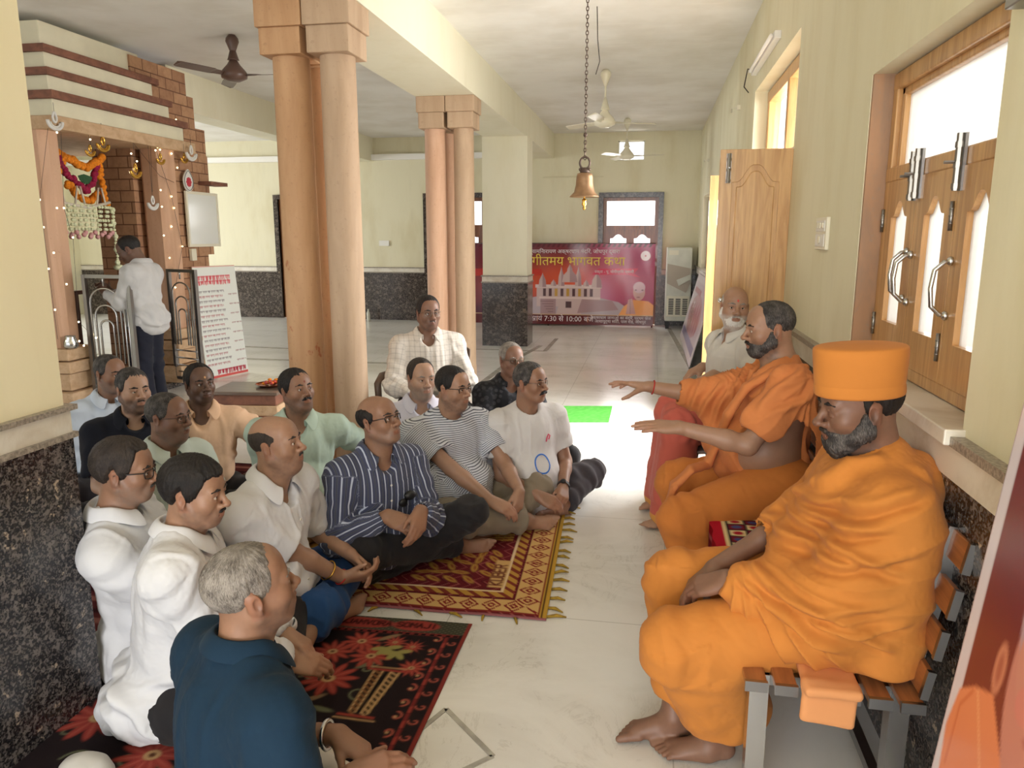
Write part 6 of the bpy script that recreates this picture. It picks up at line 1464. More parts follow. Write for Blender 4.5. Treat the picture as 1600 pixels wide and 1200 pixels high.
plastic_chair('brown plastic chair by the far columns, under the man in pale plaid', (aty(669, 488, 5.0)[0]-.03, 5.04), math.pi-.05, 'brown_plastic', bh=.86)
plastic_chair('white plastic armchair in front of the open door leaf', (.42, 4.47), math.pi/2+.22, 'white_plastic')
# ---------------------------------------------------------------- cloth and hair colours of the people
skinmat(); simple('button', (226, 222, 214), .4); simple('frame_black', (20, 18, 18), .3); simple('frame_metal', (120, 110, 96), .3, 1.)
m_, t_, b_ = nt('lens'); b_.inputs['Base Color'].default_value = (.02, .02, .02, 1); b_.inputs['Roughness'].default_value = .04; b_.inputs['Alpha'].default_value = .10; M['lens'] = m_
m_, t_, b_ = nt('lens_tinted'); b_.inputs['Base Color'].default_value = (.10, .05, .03, 1); b_.inputs['Roughness'].default_value = .05; b_.inputs['Alpha'].default_value = .62; M['lens_tinted'] = m_
simple('eyewhite', (196, 182, 170), .25); simple('iris', (44, 26, 18), .2); simple('pupil', (8, 6, 6), .15); EYE = [M['eyewhite'], M['iris'], M['pupil']]
hairmat('hair_black', (16, 13, 13), (38, 32, 30)); hairmat('hair_dark', (30, 24, 22), (66, 56, 50)); hairmat('hair_pepper', (34, 30, 30), (120, 114, 110), .56); hairmat('hair_grey', (70, 62, 56), (158, 150, 142), .5); hairmat('hair_silver', (120, 112, 106), (200, 194, 186), .48); hairmat('hair_white', (170, 164, 158), (226, 222, 216), .45)
def stripes(axis, per, a, b):
    def fn(k, x, y, z, out, c2, c3, loc):
        q = {'x': x, 'z': z}[axis]; s = k.step(k.math('ABSOLUTE', k.math('SUBTRACT', k.math('FRACT', k.math('DIVIDE', k.math('ADD', q, 10.), per)), .5)), a, b)
        o = k.mix(s, out, c2)
        if c3:
            s2 = k.step(k.math('ABSOLUTE', k.math('SUBTRACT', k.math('FRACT', k.math('DIVIDE', k.math('ADD', q, 10.), per*2)), .5)), .40, .43); o = k.mix(k.math('MULTIPLY', s2, .9), o, c3)
        return o
    return fn
def plaid(k, x, y, z, out, c2, c3, loc):
    f = lambda q, per: k.step(k.math('ABSOLUTE', k.math('SUBTRACT', k.math('FRACT', k.math('DIVIDE', k.math('ADD', q, 10.), per)), .5)), .38, .44)
    return k.mix(k.math('MULTIPLY', k.math('ADD', f(x, .034), f(z, .034)), .42), out, c2)
def blotch(k, x, y, z, out, c2, c3, loc): return k.mix(k.step(k.vor(loc, 30, out='Distance'), .35, .45), c2, out)
cloth('white_cotton', (217, 217, 221)); cloth('white_cream', (226, 222, 212)); cloth('off_white', (204, 200, 194)); cloth('lavender_white', (214, 212, 226)); cloth('pale_blue_white', (206, 216, 230)); cloth('dull_white', (196, 195, 195))
cloth('polo_teal', (22, 46, 66), weave=.3, sheen=.03); cloth('black_navy', (24, 26, 36)); cloth('mint', (184, 203, 188)); cloth('pale_green', (194, 204, 194)); cloth('peach', (222, 184, 152)); cloth('tee_white', (206, 203, 202)); cloth('black_print', (34, 34, 38), blotch, c2=(58, 58, 62))
cloth('shirt_striped', (70, 74, 98), stripes('x', .0155, .29, .36), c2=(180, 188, 206), c3=(34, 36, 48)); cloth('tee_striped', (208, 212, 220), stripes('z', .0100, .30, .36), c2=(84, 86, 100)); cloth('plaid_pale', (216, 208, 198), plaid, c2=(176, 168, 160))
cloth('trouser_black', (38, 36, 38)); cloth('trouser_navy', (34, 36, 48)); cloth('trouser_khaki', (134, 122, 104)); cloth('trouser_grey', (64, 60, 64)); cloth('trouser_beige', (168, 152, 124)); cloth('jeans', (40, 74, 124), weave=.5, c2=None)
cloth('saffron', (198, 126, 58), sheen=.04); cloth('saffron_deep', (196, 120, 58), sheen=.04); cloth('orange_robe', (206, 128, 76), sheen=.04); cloth('peach_cloth', (220, 152, 100), sheen=.04)
cloth('dhoti_red', (196, 98, 84), lambda k, x, y, z, out, c2, c3, loc: k.mix(k.step(z, -.40, -.405), out, c2), c2=(214, 150, 70)); cloth('tie', (60, 30, 30)); simple('red_thread', (176, 36, 34), .7)
FAIR, MID, TAN, DARK, VDARK = [lin(c) for c in ((178, 142, 120), (160, 123, 100), (146, 109, 87), (126, 92, 74), (104, 77, 63))]
SHADE = lin((70, 58, 54)); SHADE_G = lin((120, 112, 106))
TGT = V(.45, 3.25, 1.15)
IMR, CAMD = _R, np.array([math.sin(YAW), -math.cos(YAW), 0.])      # along the photo's width, and back towards its camera
def gz(r, c, z=0.): return nrm(IMR*r+CAMD*c+V(0, 0, z))
def ring(p, k, mat, name='bracelet', r=.033, w=.004, off=-.02, n=1, gap=.009, flat=False):
    d = nrm(p.wr[k]-p.el[k]); c0 = p.wr[k]+d*off; a = nrm(np.cross(d, (.2, .1, 1))); b = np.cross(d, a); mb = MB()
    for i in range(n):
        c = c0-d*gap*i; mb.tube([c+(a*math.cos(t)+b*math.sin(t))*r for t in np.linspace(0, 2*math.pi, 24, endpoint=False)], w, 6, closed=True)
    return mb.build(name, mat, p.root, True)
def watch(p, k, strap, face, off=-.015, out=None):
    d = nrm(p.wr[k]-p.el[k]); c = p.wr[k]+d*off; a = nrm(np.cross(d, (.2, .1, 1))); b = np.cross(d, a); mb = MB(); r = .0335; P = []
    N = 24; f = []
    for i in range(N):
        t = 2*math.pi*i/N; u = a*math.cos(t)+b*math.sin(t)
        for x, rr in ((-.009, r), (.009, r), (.009, r+.003), (-.009, r+.003)): P.append(c+d*x+u*rr)
    for i in range(N):
        for j in range(4): f.append((4*i+j, 4*((i+1) % N)+j, 4*((i+1) % N)+(j+1) % 4, 4*i+(j+1) % 4))
    mb.add(P, f); o = mb.build('wristwatch', strap, p.root)
    n = nrm(out if out is not None else V(0, 0, 1)); n = nrm(n-d*np.dot(n, d)); s = np.cross(d, n); mb = MB(); mb.lathe([(0, -.003), (.016, -.003), (.017, .003), (.014, .006), (0, .006)], c+n*(r+.002), 20, R=np.stack([d, s, n], 1)); mb.build('watch_face', face, o, True)
def clasp(p, wr, wl, drop=-.35, fold=.55, z=0.):
    """hands loosely folded together"""
    wr, wl = np.asarray(wr, float), np.asarray(wl, float); mid = (wr+wl)/2; up = V(0, 0, 1.)
    p.arm(1, wr, hand=dict(d=nrm(wl-wr)*.55+p.bd*.75+up*drop, n=up*.8+p.side*.55+p.bd*.25, curl=(fold,)*4, thumb=(.35, .1)))
    p.arm(-1, wl, hand=dict(d=nrm(wr-wl)*.55+p.bd*.75+up*drop, n=up*.8-p.side*.55+p.bd*.25, curl=(fold*.9,)*4, thumb=(.35, .1)))
def face(p, skin, hh, hb=.012, brow='hair_black', look=TGT, handh=.005, **k):
    o = p.build_body(skin, M['skin'], hh=hh, hb=hb, handh=handh, **k); p.eyes(look, EYE); p.brows(M[brow], max(.002, hh*.75)); return o
# ---------------------------------------------------------------- seated on the floor, nearest first
H = atz(392, 918, .78); b = nrm(V(.62, .80, 0))
p = Person('person in teal polo shirt with cropped grey hair, back turned, nearest in the group', H, gz(.80, -.50, .16), b, (H[0]-b[0]*.10, H[1]-b[1]*.10, .10), w=1.12, belly=.05, tilt=.05)
p.lotus(); p.upg = -.004
p.arm(-1, atz(528, 1148, .30), hand=dict(d=IMR*.8+CAMD*.45+V(0, 0, -.25), n=V(0, 0, 1)+p.bd*.3, curl=(.35, .4, .4, .45)), pole=p.side*-.3-V(0, 0, 1.))
p.arm(1, atz(548, 1215, .27), hand=dict(d=IMR*.8-CAMD*.3+V(0, 0, .1), n=V(0, 0, 1)+p.side*.5, curl=(.4,)*4))
face(p, TAN, .0024, .010, 'hair_grey', handh=.004, nose=1., fat=.05, paint=dict(beardshade=(SHADE, .35)))
hair_obj(p.root, p.H, p.Rh, p.hS, 'recede', .0065, M['hair_grey'], .0026, rough=.8, seed=3)
p.shirt(M['polo_teal'], h=.006, sleeve='short', short=.82, placket=False, folds=.7, g=.016, seed=1); p.trousers(M['off_white'], .011)
ring(p, -1, M['steel'], 'bracelet', .036, .006, -.03)
H = atz(305, 768, .79); b = nrm(V(.86, .42, 0))
p = Person('person in loose white shirt with thick black side-parted hair, behind the teal polo', H, gz(1, .06, -.10), b, (H[0]-b[0]*.12, H[1]-b[1]*.12, .10), w=1.06, belly=.05, shz=-.05)
p.lotus(knees={-1: atz(455, 935, .16)}); p.upg = -.006
p.arm(1, atz(452, 1032, .20), hand=dict(d=IMR*.9-CAMD*.1+V(0, 0, -.25), n=V(0, 0, 1)+CAMD*.7, curl=(.5, .55, .6, .6), thumb=(.3, .2)), pole=p.side*.12-V(0, 0, 1)-p.bd*.7)
p.arm(-1, atz(447, 990, .25), hand=dict(d=IMR*.8+CAMD*.35+V(0, 0, -.3), n=V(0, 0, 1)-CAMD*.3, curl=(.45, .5, .5, .5), thumb=(.4, .2)), pole=-p.side*.6-V(0, 0, 1))
face(p, MID, .0026, .011, handh=.004, nose=1.12, paint=dict(beardshade=(SHADE, .3)))
hair_obj(p.root, p.H, p.Rh, p.hS, 'full', .018, M['hair_black'], .003, quiff=1.2, side=1, seed=2); p.moustache(M['hair_black'], .85, .9)
p.shirt(M['white_cotton'], h=.006, sleeve='long', folds=1.25, g=.020, seed=4, loose=1.02, flare=.9); p.trousers(M['trouser_black'], .011)
watch(p, -1, M['gold'], M['gold'])
H = atz(196, 735, .79); b = nrm(V(.86, .35, 0))
p = Person('person in white shirt and dark glasses with wavy dark hair, beside the granite wall', H, gz(1, -.12, -.05), b, (H[0]-.01, H[1]+.07, .10), w=1.0)
p.lotus(); clasp(p, p.pel+p.bd*.34+p.side*.07+V(0, 0, .14), p.pel+p.bd*.36-p.side*.05+V(0, 0, .14)); p.upg = -.006
face(p, TAN, .0028, .013, paint=dict(beardshade=(SHADE_G, .3)))
hair_obj(p.root, p.H, p.Rh, p.hS, 'recede', .017, M['hair_dark'], .003, quiff=.8, seed=5); p.moustache(M['hair_pepper'], .7); p.glasses(M['frame_black'], M['lens'])
p.shirt(M['white_cotton'], h=.008, sleeve='long', folds=1., seed=6, g=.016); p.trousers(M['trouser_navy'], .013)
H = atz(432, 693, .81); b = nrm(V(.95, -.12, 0))
p = Person('bald person in white half-sleeve shirt and blue jeans, gold bangle on the wrist', H, gz(1, .12, .14), b, (H[0]-b[0]*.16, H[1]-b[1]*.16, .10), w=1.12, belly=.07)
p.lotus(knees={1: atz(500, 950, .13), -1: atz(572, 850, .17)})
p.arm(1, atz(536, 903, .20), hand=dict(d=IMR*.9-CAMD*.15+V(0, 0, .05), n=CAMD*.7-V(0, 0, .75), curl=(.5, .55, .6, .6), thumb=(.5, .1)), pole=p.side*.4-V(0, 0, 1)-p.bd*.5)
p.arm(-1, atz(548, 866, .26), hand=dict(d=IMR*.7+CAMD*.35+V(0, 0, -.45), n=V(0, 0, .6)-CAMD*.7, curl=(.45, .5, .5, .5), thumb=(.5, .1)), pole=-p.side*.5-V(0, 0, 1))
face(p, MID, .0028, .012, 'hair_dark', fat=.15, nose=1.08, paint=dict(beardshade=(SHADE, .28)))
hair_obj(p.root, p.H, p.Rh, p.hS, 'bald', .004, M['hair_dark'], .003, rough=.4); p.moustache(M['hair_pepper'], .55)
p.shirt(M['white_cotton'], h=.007, sleeve='short', short=.86, folds=1., g=.018, seed=8, pocket=True, vneck=.05, loose=1.2); p.trousers(M['jeans'], .010, seed=3)
ring(p, 1, M['gold'], 'bangle', .040, .0035, -.085); ring(p, 1, M['red_thread'], 'thread', .032, .003, -.012)
H = atz(592, 656, .79); b = gz(.62, .75)
p = Person('balding person in navy striped shirt and glasses, hands folded, beside the pale column', H, gz(.86, .5, .24), b, (H[0]-b[0]*.08, H[1]-b[1]*.08, .10), w=1.0)
p.lotus(knees={1: aty(572, 862, 2.98), -1: aty(735, 800, 3.3)}, ankles={1: atz(716, 848, .07), -1: atz(650, 850, .07)}); p.ft[1] = (IMR*.95+CAMD*.1, V(0, 0, .5)-IMR*.1+CAMD*.7, .006); p.upg = -.006
clasp(p, aty(604, 806, 3.0), aty(658, 798, 3.02))
face(p, TAN, .0028, .012, 'hair_dark', nose=1.1, paint=dict(beardshade=(SHADE_G, .22)))
hair_obj(p.root, p.H, p.Rh, p.hS, 'bald', .009, M['hair_black'], .003); p.glasses(M['frame_black'], M['lens'], halfrim=True)
p.shirt(M['shirt_striped'], h=.0065, sleeve='long', folds=.9, g=.015, seed=9, vneck=.06, pocket=True, flare=0, hem=.10); p.trousers(M['trouser_black'], .010, seed=5)
mb = MB(); c = p.T(-.085, .150, .68); mb.sphere(c, (.03, .02, .022), 12, 8, p.Rt); mb.sphere(c+p.side*.035-p.up*.03, (.022, .012, .02), 12, 8, p.Rt); mb.build('sunglasses', M['black'], p.root, True)
H = atz(708, 605, .80); b = gz(.55, .83)
p = Person('stout person in fine grey striped T-shirt and khaki trousers with black glasses', H, gz(.82, .55, -.03), b, (H[0]-b[0]*.10, H[1]-b[1]*.10, .11), w=1.16, belly=.12)
p.lotus(knees={1: atz(722, 812, .17), -1: atz(838, 762, .20)}, ankles={1: atz(822, 812, .085), -1: atz(770, 820, .07)}); p.ft[1] = (IMR*1+CAMD*.05, CAMD*.8+V(0, 0, .5), .005)
p.arm(1, atz(768, 783, .25), hand=dict(d=IMR*.85+CAMD*.3+V(0, 0, -.35), n=V(0, 0, .9)+CAMD*.5, curl=(.45, .5, .5, .5), thumb=(.3, .1))); p.arm(-1, atz(812, 768, .27), hand=dict(d=-IMR*.1+CAMD*.55+V(0, 0, -.55), n=V(0, 0, .6)+IMR*.7, curl=(.5, .5, .55, .6), thumb=(.3, .1)))
face(p, MID, .0028, .012, fat=.3, paint=dict(beardshade=(SHADE, .35)))
hair_obj(p.root, p.H, p.Rh, p.hS, 'recede', .010, M['hair_black'], .003, seed=9); p.glasses(M['frame_black'], M['lens'], halfrim=True)
p.shirt(M['tee_striped'], h=.0065, sleeve='short', short=.66, tee=True, folds=.9, g=.014, seed=10, colmat=M['tee_white']); p.trousers(M['trouser_khaki'], .010, seed=6, wide=1.12)
H = atz(829, 597, .79); b = gz(.45, .9)
p = Person('person in white T-shirt with blue ring print and thick moustache, by the green mat', H, gz(.80, .58, .02), b, (H[0]-b[0]*.06, H[1]-b[1]*.06, .10), w=1.02, belly=.04)
p.lotus(knees={1: atz(800, 752, .16), -1: atz(925, 738, .17)}, ankles={-1: atz(880, 788, .065), 1: atz(862, 780, .06)}); p.ft[1] = (IMR*.5+CAMD*.8, V(0, 0, 1), .006)
clasp(p, atz(842, 775, .19), atz(880, 762, .20))
face(p, TAN, .003, .013, nose=1.1)
hair_obj(p.root, p.H, p.Rh, p.hS, 'recede', .010, M['hair_pepper'], .0032, seed=11); p.moustache(M['hair_black'], 1.35, 1.1, .004); p.glasses(M['frame_metal'], M['lens'], thick=.001, halfrim=True)
sh_ = p.shirt(M['tee_white'], h=.007, sleeve='short', short=.66, tee=True, folds=.75, g=.016, seed=12); p.trousers(M['trouser_grey'], .011, seed=8)
simple('print_blue', (56, 112, 196), .7); simple('print_red', (206, 60, 96), .7)
def on_chest(p, sh, pts):
    """points (x, height) of the torso laid on the shirt's front"""
    me = sh.data; co = np.empty(len(me.vertices)*3, np.float32); me.vertices.foreach_get('co', co); w = co.reshape(-1, 3)+world_loc(p.root); L = (w-p.pel) @ p.Rt; L = L[L[:, 1] > .03]; out = []
    for x, z in pts: i = np.argsort((L[:, 0]-x)**2+(L[:, 2]-z)**2)[:3]; out.append(p.pel+p.Rt @ V(x, L[i, 1].mean()+.001, z))
    return np.array(out)
mb = MB(); mb.tube(on_chest(p, sh_, [(-.015+.046*math.cos(a), .245+.05*math.sin(a)) for a in np.linspace(0, 2*math.pi, 24, endpoint=False)]), .0045, 6, closed=True); mb.build('ring_print', M['print_blue'], sh_, True)
mb = MB(); mb.tube(on_chest(p, sh_, [(-.08, .37), (-.09, .39), (-.078, .40), (-.068, .385), (-.06, .36)]), .004, 6); mb.build('chest_logo', M['print_red'], sh_, True)
watch(p, -1, M['black'], M['black'])
H = atz(799, 561, .80); b = gz(.35, .93)
p = Person('lean person in black printed shirt and tinted glasses, behind the white T-shirt', H, gz(.45, .9, -.02), b, (H[0]-b[0]*.05, H[1]-b[1]*.05, .10), w=.98)
p.lotus(); clasp(p, p.pel+p.bd*.33+p.side*.08+V(0, 0, .12), p.pel+p.bd*.34-p.side*.06+V(0, 0, .12))
face(p, DARK, .003, .014, 'hair_grey', nose=1.05); hair_obj(p.root, p.H, p.Rh, p.hS, 'recede', .006, M['hair_grey'], .0032, rough=.6); p.glasses(M['frame_metal'], M['lens_tinted'])
p.shirt(M['black_print'], h=.008, sleeve='short', short=.75, folds=.8, vneck=.11, seed=13); p.trousers(M['trouser_black'], .014)
H = atz(658, 590, .79); b = gz(.4, .92)
p = Person('elderly person in lavender white shirt with combed back dark hair, between two men', H, gz(.48, .88, -.03), b, (H[0]-b[0]*.06, H[1]-b[1]*.06, .10), w=1.0)
p.lotus(); clasp(p, p.pel+p.bd*.33+p.side*.08+V(0, 0, .12), p.pel+p.bd*.34-p.side*.06+V(0, 0, .12)); p.upg = -.006
face(p, FAIR, .003, .014, 'hair_grey', nose=1.15, fat=.12, paint=dict(beardshade=(SHADE_G, .55))); hair_obj(p.root, p.H, p.Rh, p.hS, 'high', .009, M['hair_dark'], .0032, rough=.5)
p.shirt(M['lavender_white'], h=.008, sleeve='long', folds=.7, vneck=.06, seed=14); p.trousers(M['trouser_beige'], .014)
H = atz(463, 609, .80); b = gz(.32, .95)
p = Person('person in mint shirt with black moustache looking up, in front of the stone plinth', H, gz(.72, .62, .18), b, (H[0]-b[0]*.10, H[1]-b[1]*.10, .10), w=1.1, belly=.08)
p.lotus(knees={1: atz(430, 800, .15)})
p.arm(1, atz(488, 762, .22), hand=dict(d=IMR*.3+CAMD*.6+V(0, 0, -.6), n=IMR*-.5+CAMD*.5+V(0, 0, .4), curl=(.4,)*4)); p.arm(-1, atz(560, 738, .2), hand=dict(d=CAMD*.6+V(0, 0, -.7), n=IMR*.9, curl=(.3,)*4))
face(p, TAN, .0028, .013, fat=.12, paint=dict(beardshade=(SHADE, .45), mark=lin((120, 40, 20)))); hair_obj(p.root, p.H, p.Rh, p.hS, 'full', .011, M['hair_black'], .003, seed=15); p.moustache(M['hair_black'], 1.1, 1.1)
p.shirt(M['mint'], h=.007, sleeve='short', short=.74, folds=.9, vneck=.12, seed=15); p.trousers(M['trouser_beige'], .012, seed=9); ring(p, 1, M['red_thread'], 'red_bangles', .034, .004, -.01, 4)
H = atz(312, 599, .78); b = gz(.36, .93)
p = Person('dark person in open peach shirt with receding hair, next to the price board', H, gz(.66, .7, .08), b, (H[0]-b[0]*.08, H[1]-b[1]*.08, .10), w=1.0)
p.lotus(); p.arm(1, p.pel+p.bd*.36+p.side*.18+V(0, 0, .10), hand=dict(d=p.bd-V(0, 0, .5), n=V(0, 0, 1), curl=(.4,)*4)); p.arm(-1, atz(398, 738, .18), hand=dict(d=CAMD*.8-IMR*.2-V(0, 0, .5), n=V(0, 0, .7)+IMR*.6, curl=(.4,)*4), pole=-p.side-V(0, 0, .6))
face(p, VDARK, .003, .013, fat=0, nose=1.15, paint=dict(beardshade=(lin((50, 38, 34)), .4), mark=lin((214, 160, 110)))); hair_obj(p.root, p.H, p.Rh, p.hS, 'high', .010, M['hair_black'], .0032, seed=4)
p.shirt(M['peach'], h=.008, sleeve='short', short=.82, folds=1., vneck=.15, seed=16); p.trousers(M['trouser_black'], .013)
H = atz(263, 651, .78); b = gz(.8, .5)
p = Person('grey haired person in pale green shirt with thin glasses and clipped moustache', H, gz(.98, .18, .0), b, (H[0]-b[0]*.10, H[1]-b[1]*.10, .10), w=1.0, belly=.06)
p.lotus(); clasp(p, p.pel+p.bd*.34+p.side*.08+V(0, 0, .14), p.pel+p.bd*.36-p.side*.06+V(0, 0, .14))
face(p, DARK, .003, .014, 'hair_dark', fat=.15, paint=dict(beardshade=(SHADE_G, .3))); hair_obj(p.root, p.H, p.Rh, p.hS, 'recede', .006, M['hair_pepper'], .0032, rough=.6); p.moustache(M['hair_grey'], .6); p.glasses(M['frame_black'], M['lens'], thick=.0012)
p.shirt(M['pale_green'], h=.008, sleeve='short', folds=.8, seed=17); p.trousers(M['trouser_grey'], .014)
H = atz(208, 608, .79); b = gz(.5, .85)
p = Person('person in black shirt with trimmed beard, in the rear row by the shrine', H, gz(.75, .65, -.02), b, (H[0]-b[0]*.08, H[1]-b[1]*.08, .10), w=1.08)
p.lotus(); clasp(p, p.pel+p.bd*.33+p.side*.08+V(0, 0, .12), p.pel+p.bd*.34-p.side*.06+V(0, 0, .12)); p.upg = -.006
face(p, FAIR, .003, .014, fat=.12, nose=1.1, paint=dict(beardshade=(SHADE, .72))); hair_obj(p.root, p.H, p.Rh, p.hS, 'full', .010, M['hair_pepper'], .0032, quiff=.7); p.moustache(M['hair_dark'], .6)
p.shirt(M['black_navy'], h=.008, sleeve='short', short=.8, folds=.8, seed=18, vneck=.08); p.trousers(M['trouser_black'], .014)
H = atz(172, 583, .79); b = gz(.6, .75)
p = Person('person in bluish white shirt half hidden behind the man in black, farthest left', H, gz(.9, .4, -.05), b, (H[0]-b[0]*.08, H[1]-b[1]*.08, .10), w=1.0)
p.lotus(); clasp(p, p.pel+p.bd*.33+p.side*.08+V(0, 0, .12), p.pel+p.bd*.34-p.side*.06+V(0, 0, .12)); p.upg = -.006
face(p, TAN, .0032, .014, paint=dict(beardshade=(SHADE_G, .4))); hair_obj(p.root, p.H, p.Rh, p.hS, 'recede', .006, M['hair_pepper'], .0034, rough=.6)
p.shirt(M['pale_blue_white'], h=.009, sleeve='long', folds=.8, seed=19); p.trousers(M['trouser_grey'], .014)
# ---------------------------------------------------------------- on chairs and standing
H = aty(669, 488, 5.0); b = gz(.22, .97); pel = V(H[0]-b[0]*.06, H[1]-b[1]*.06, H[2]-.66)
p = Person('person in pale plaid shirt and glasses sitting on a brown chair by the columns', H, gz(.42, .9, -.02), b, pel, w=1.08, belly=.05)
for k in (1, -1): kn = pel+p.side*k*.16+p.bd*.42; kn[2] = .46; an = kn+p.bd*.06; an[2] = .09; p.leg(k, kn, an, foot=(p.bd+p.side*k*.2, V(0, 0, 1)))
p.arm(1, pel+p.bd*.30+p.side*.08+V(0, 0, .12), hand=dict(d=p.bd*.7-p.side*.6-V(0, 0, .3), n=V(0, 0, 1), curl=(.4,)*4), pole=p.side*1.-V(0, 0, .5)-p.bd*.5); p.arm(-1, pel+p.bd*.31-p.side*.07+V(0, 0, .13), hand=dict(d=p.bd*.7+p.side*.6-V(0, 0, .3), n=V(0, 0, 1), curl=(.4,)*4), pole=-p.side*1.-V(0, 0, .5)-p.bd*.5); p.upg = -.006
face(p, DARK, .003, .014, fat=.1, nose=1.12, paint=dict(beardshade=(SHADE, .3))); hair_obj(p.root, p.H, p.Rh, p.hS, 'recede', .011, M['hair_black'], .0032, seed=8); p.glasses(M['frame_metal'], M['lens'], thick=.0012); p.moustache(M['hair_dark'], .5)
p.shirt(M['plaid_pale'], h=.007, sleeve='long', folds=.8, vneck=.06, seed=20, pocket=True, hem=.43); p.trousers(M['trouser_black'], .013)
pel = V(-4.52, 6.2, .86); H = V(-4.62, 6.19, 1.485); 
p = Person('person in white shirt and dark trousers standing at the shrine gate, head bowed', H, V(-.86, -.25, -.50), (-1, -.12), pel, w=1.02, belly=.04, nk=(.05, .165), S=.98, hS=1.0)
for k in (1, -1): kn = pel+p.side*k*.09+p.bd*.03; kn[2] = .47; an = pel+p.side*k*.10-p.bd*.01; an[2] = .085; p.leg(k, kn, an, foot=(p.bd+p.side*k*.2, V(0, 0, 1)))
for k in (1, -1): p.arm(k, pel+p.bd*.33+p.side*k*.05+V(0, 0, .24), hand=dict(d=p.bd*.6-p.side*k*.4+V(0, 0, .6), n=p.side*k+V(0, 0, .2), curl=(.5,)*4), pole=p.side*k*.5-V(0, 0, 1)-p.bd*.6)
p.upg = -.006; face(p, VDARK, .0035, .016, look=V(-5.4, 6., 1.0), handh=.006); hair_obj(p.root, p.H, p.Rh, p.hS, 'high', .007, M['hair_black'], .004)
p.shirt(M['dull_white'], h=.010, sleeve='long', folds=.8, seed=21, g=.022, hem=.74); p.trousers(M['trouser_navy'], .014, end=1.0, wide=1.15, waist=-.14); p.glasses(M['frame_metal'], M['lens'], thick=.001)
p = None
pel = V(.50, 4.44, .50); H = aty(1148, 479, 4.42)
p = Person('white bearded person in white shirt and salmon dhoti on the white armchair', H, gz(-.12, 1, .0), (-.88, -.40), pel, w=1.08, belly=.10, tilt=-.06)
for k, q in ((1, aty(1050, 640, 4.42)), (-1, aty(1062, 665, 4.12))): kn = q; an = kn-V(.02, 0, 0); an[2] = .09; p.leg(k, kn, an, foot=(p.bd, V(0, 0, 1)))
p.arm(1, aty(1098, 573, 4.62), hand=dict(d=p.bd*.9-V(0, 0, .4), n=V(0, 0, 1), curl=(.4,)*4)); p.arm(-1, aty(1115, 585, 4.16), hand=dict(d=p.bd*.9-V(0, 0, .4), n=V(0, 0, 1), curl=(.5,)*4))
face(p, MID, .0028, .014, 'hair_grey', look=V(0, 0, 1.6), fat=.15, nose=1.1, paint=dict(beardshade=(lin((190, 180, 172)), .8), mark=lin((190, 40, 20)))); hair_obj(p.root, p.H, p.Rh, p.hS, 'bald', .003, M['hair_silver'], .0032, rough=.4); p.beard(M['hair_white'], .004, h=.003); p.moustache(M['hair_silver'], .75)
p.shirt(M['off_white'], h=.008, sleeve='short', short=.9, folds=.9, vneck=.12, seed=22, hem=.46, pocket=True)
def skirt(f):
    for k in (1, -1): f.cone(p.kn[k], p.an[k]-V(0, 0, .0), .085, .125, .05)
    f.cone((p.an[1]+p.an[-1])/2+V(0, 0, .06), (p.kn[1]+p.kn[-1])/2, .11, .08, .07)
p.trousers(M['dhoti_red'], .010, extra=skirt, folds=.9, seed=2, name='dhoti')
# ---------------------------------------------------------------- the two monks on the bench
def drape_folds(v, N, O, ax, ay, freq, amp, seed):
    """folds running out from point O, measured in the plane (ax, ay)"""
    r = v-O; a = np.arctan2(r @ ay, r @ ax); d = np.linalg.norm(r, axis=1)
    n = vnoise(np.stack([a*3.+seed, d*4., d*0], 1)); ph = a*freq+n*3.2
    s = np.abs(np.sin(ph*.5)); return amp*ss(.03, .22, d)*(1-s**.7*1.6)*(.35+.65*ss(-.2, .5, vnoise(np.stack([a*2.2+seed*2, d*3, d*0+3], 1))))
def fold_lines(v, N, lines, y, amp, w):
    """raised rolls of cloth with a hollow beside each, following lines seen on the side of the robe"""
    out = np.zeros(len(v)); side = ss(.25, -.3, N[:, 1])
    for k, L in enumerate(lines):
        P = np.array([aty(a, b, y)[[0, 2]] for a, b in L]); d = np.full(len(v), 9.); sg = np.ones(len(v)); tt = np.zeros(len(v))
        for i in range(len(P)-1):
            e = P[i+1]-P[i]; r = v[:, [0, 2]]-P[i]; t = np.clip((r @ e)/(e @ e), 0, 1); q = r-t[:, None]*e; dd = np.hypot(*q.T); m = dd < d; d[m] = dd[m]; sg[m] = np.sign(e[0]*r[:, 1]-e[1]*r[:, 0])[m]; tt[m] = ((i+t)/(len(P)-1))[m]
        x = d*sg/w; env = ss(0, .15, tt)*ss(1., .75, tt); out += amp*env*(np.exp(-x*x)-.9*np.exp(-((x+1.7)/.9)**2))
    return out*side
# speaker
H = atz(1202, 513, 1.215); pel = V(.57, 3.34, .535)
p = Person('person in orange robe with grey beard, speaking with both arms stretched out', H, gz(-1., -.04, -.10), (-1, -.06), pel, w=1.16, belly=.09, shw=.185, hS=.97)
mk = p
p.leg(-1, aty(1056, 812, 3.10)+V(.03, 0, 0), V(.25, 3.06, .09), foot=(V(-1, -.1, 0), V(0, 0, 1))); p.leg(1, aty(1050, 752, 3.50)+V(.03, 0, 0), V(.24, 3.42, .09), foot=(V(-1, .1, 0), V(0, 0, 1)))
p.arm(-1, aty(1062, 668, 3.08), hand=dict(d=V(-1, -.05, .02), n=V(.1, -.35, .95), curl=(.06, .08, .10, .14), thumb=(.35, .5), spread=.05), pole=V(.2, -.25, -1), l=(.30, .28)); p.arm(1, aty(1014, 604, 3.62), hand=dict(d=V(-1, .15, .10), n=V(.0, .1, 1), curl=(.05, .12, .2, .25), spread=.32, thumb=(1.1, .8)), pole=V(.1, .5, -1), l=(.31, .27))
p.trunk = -.002; p.legg = -.02
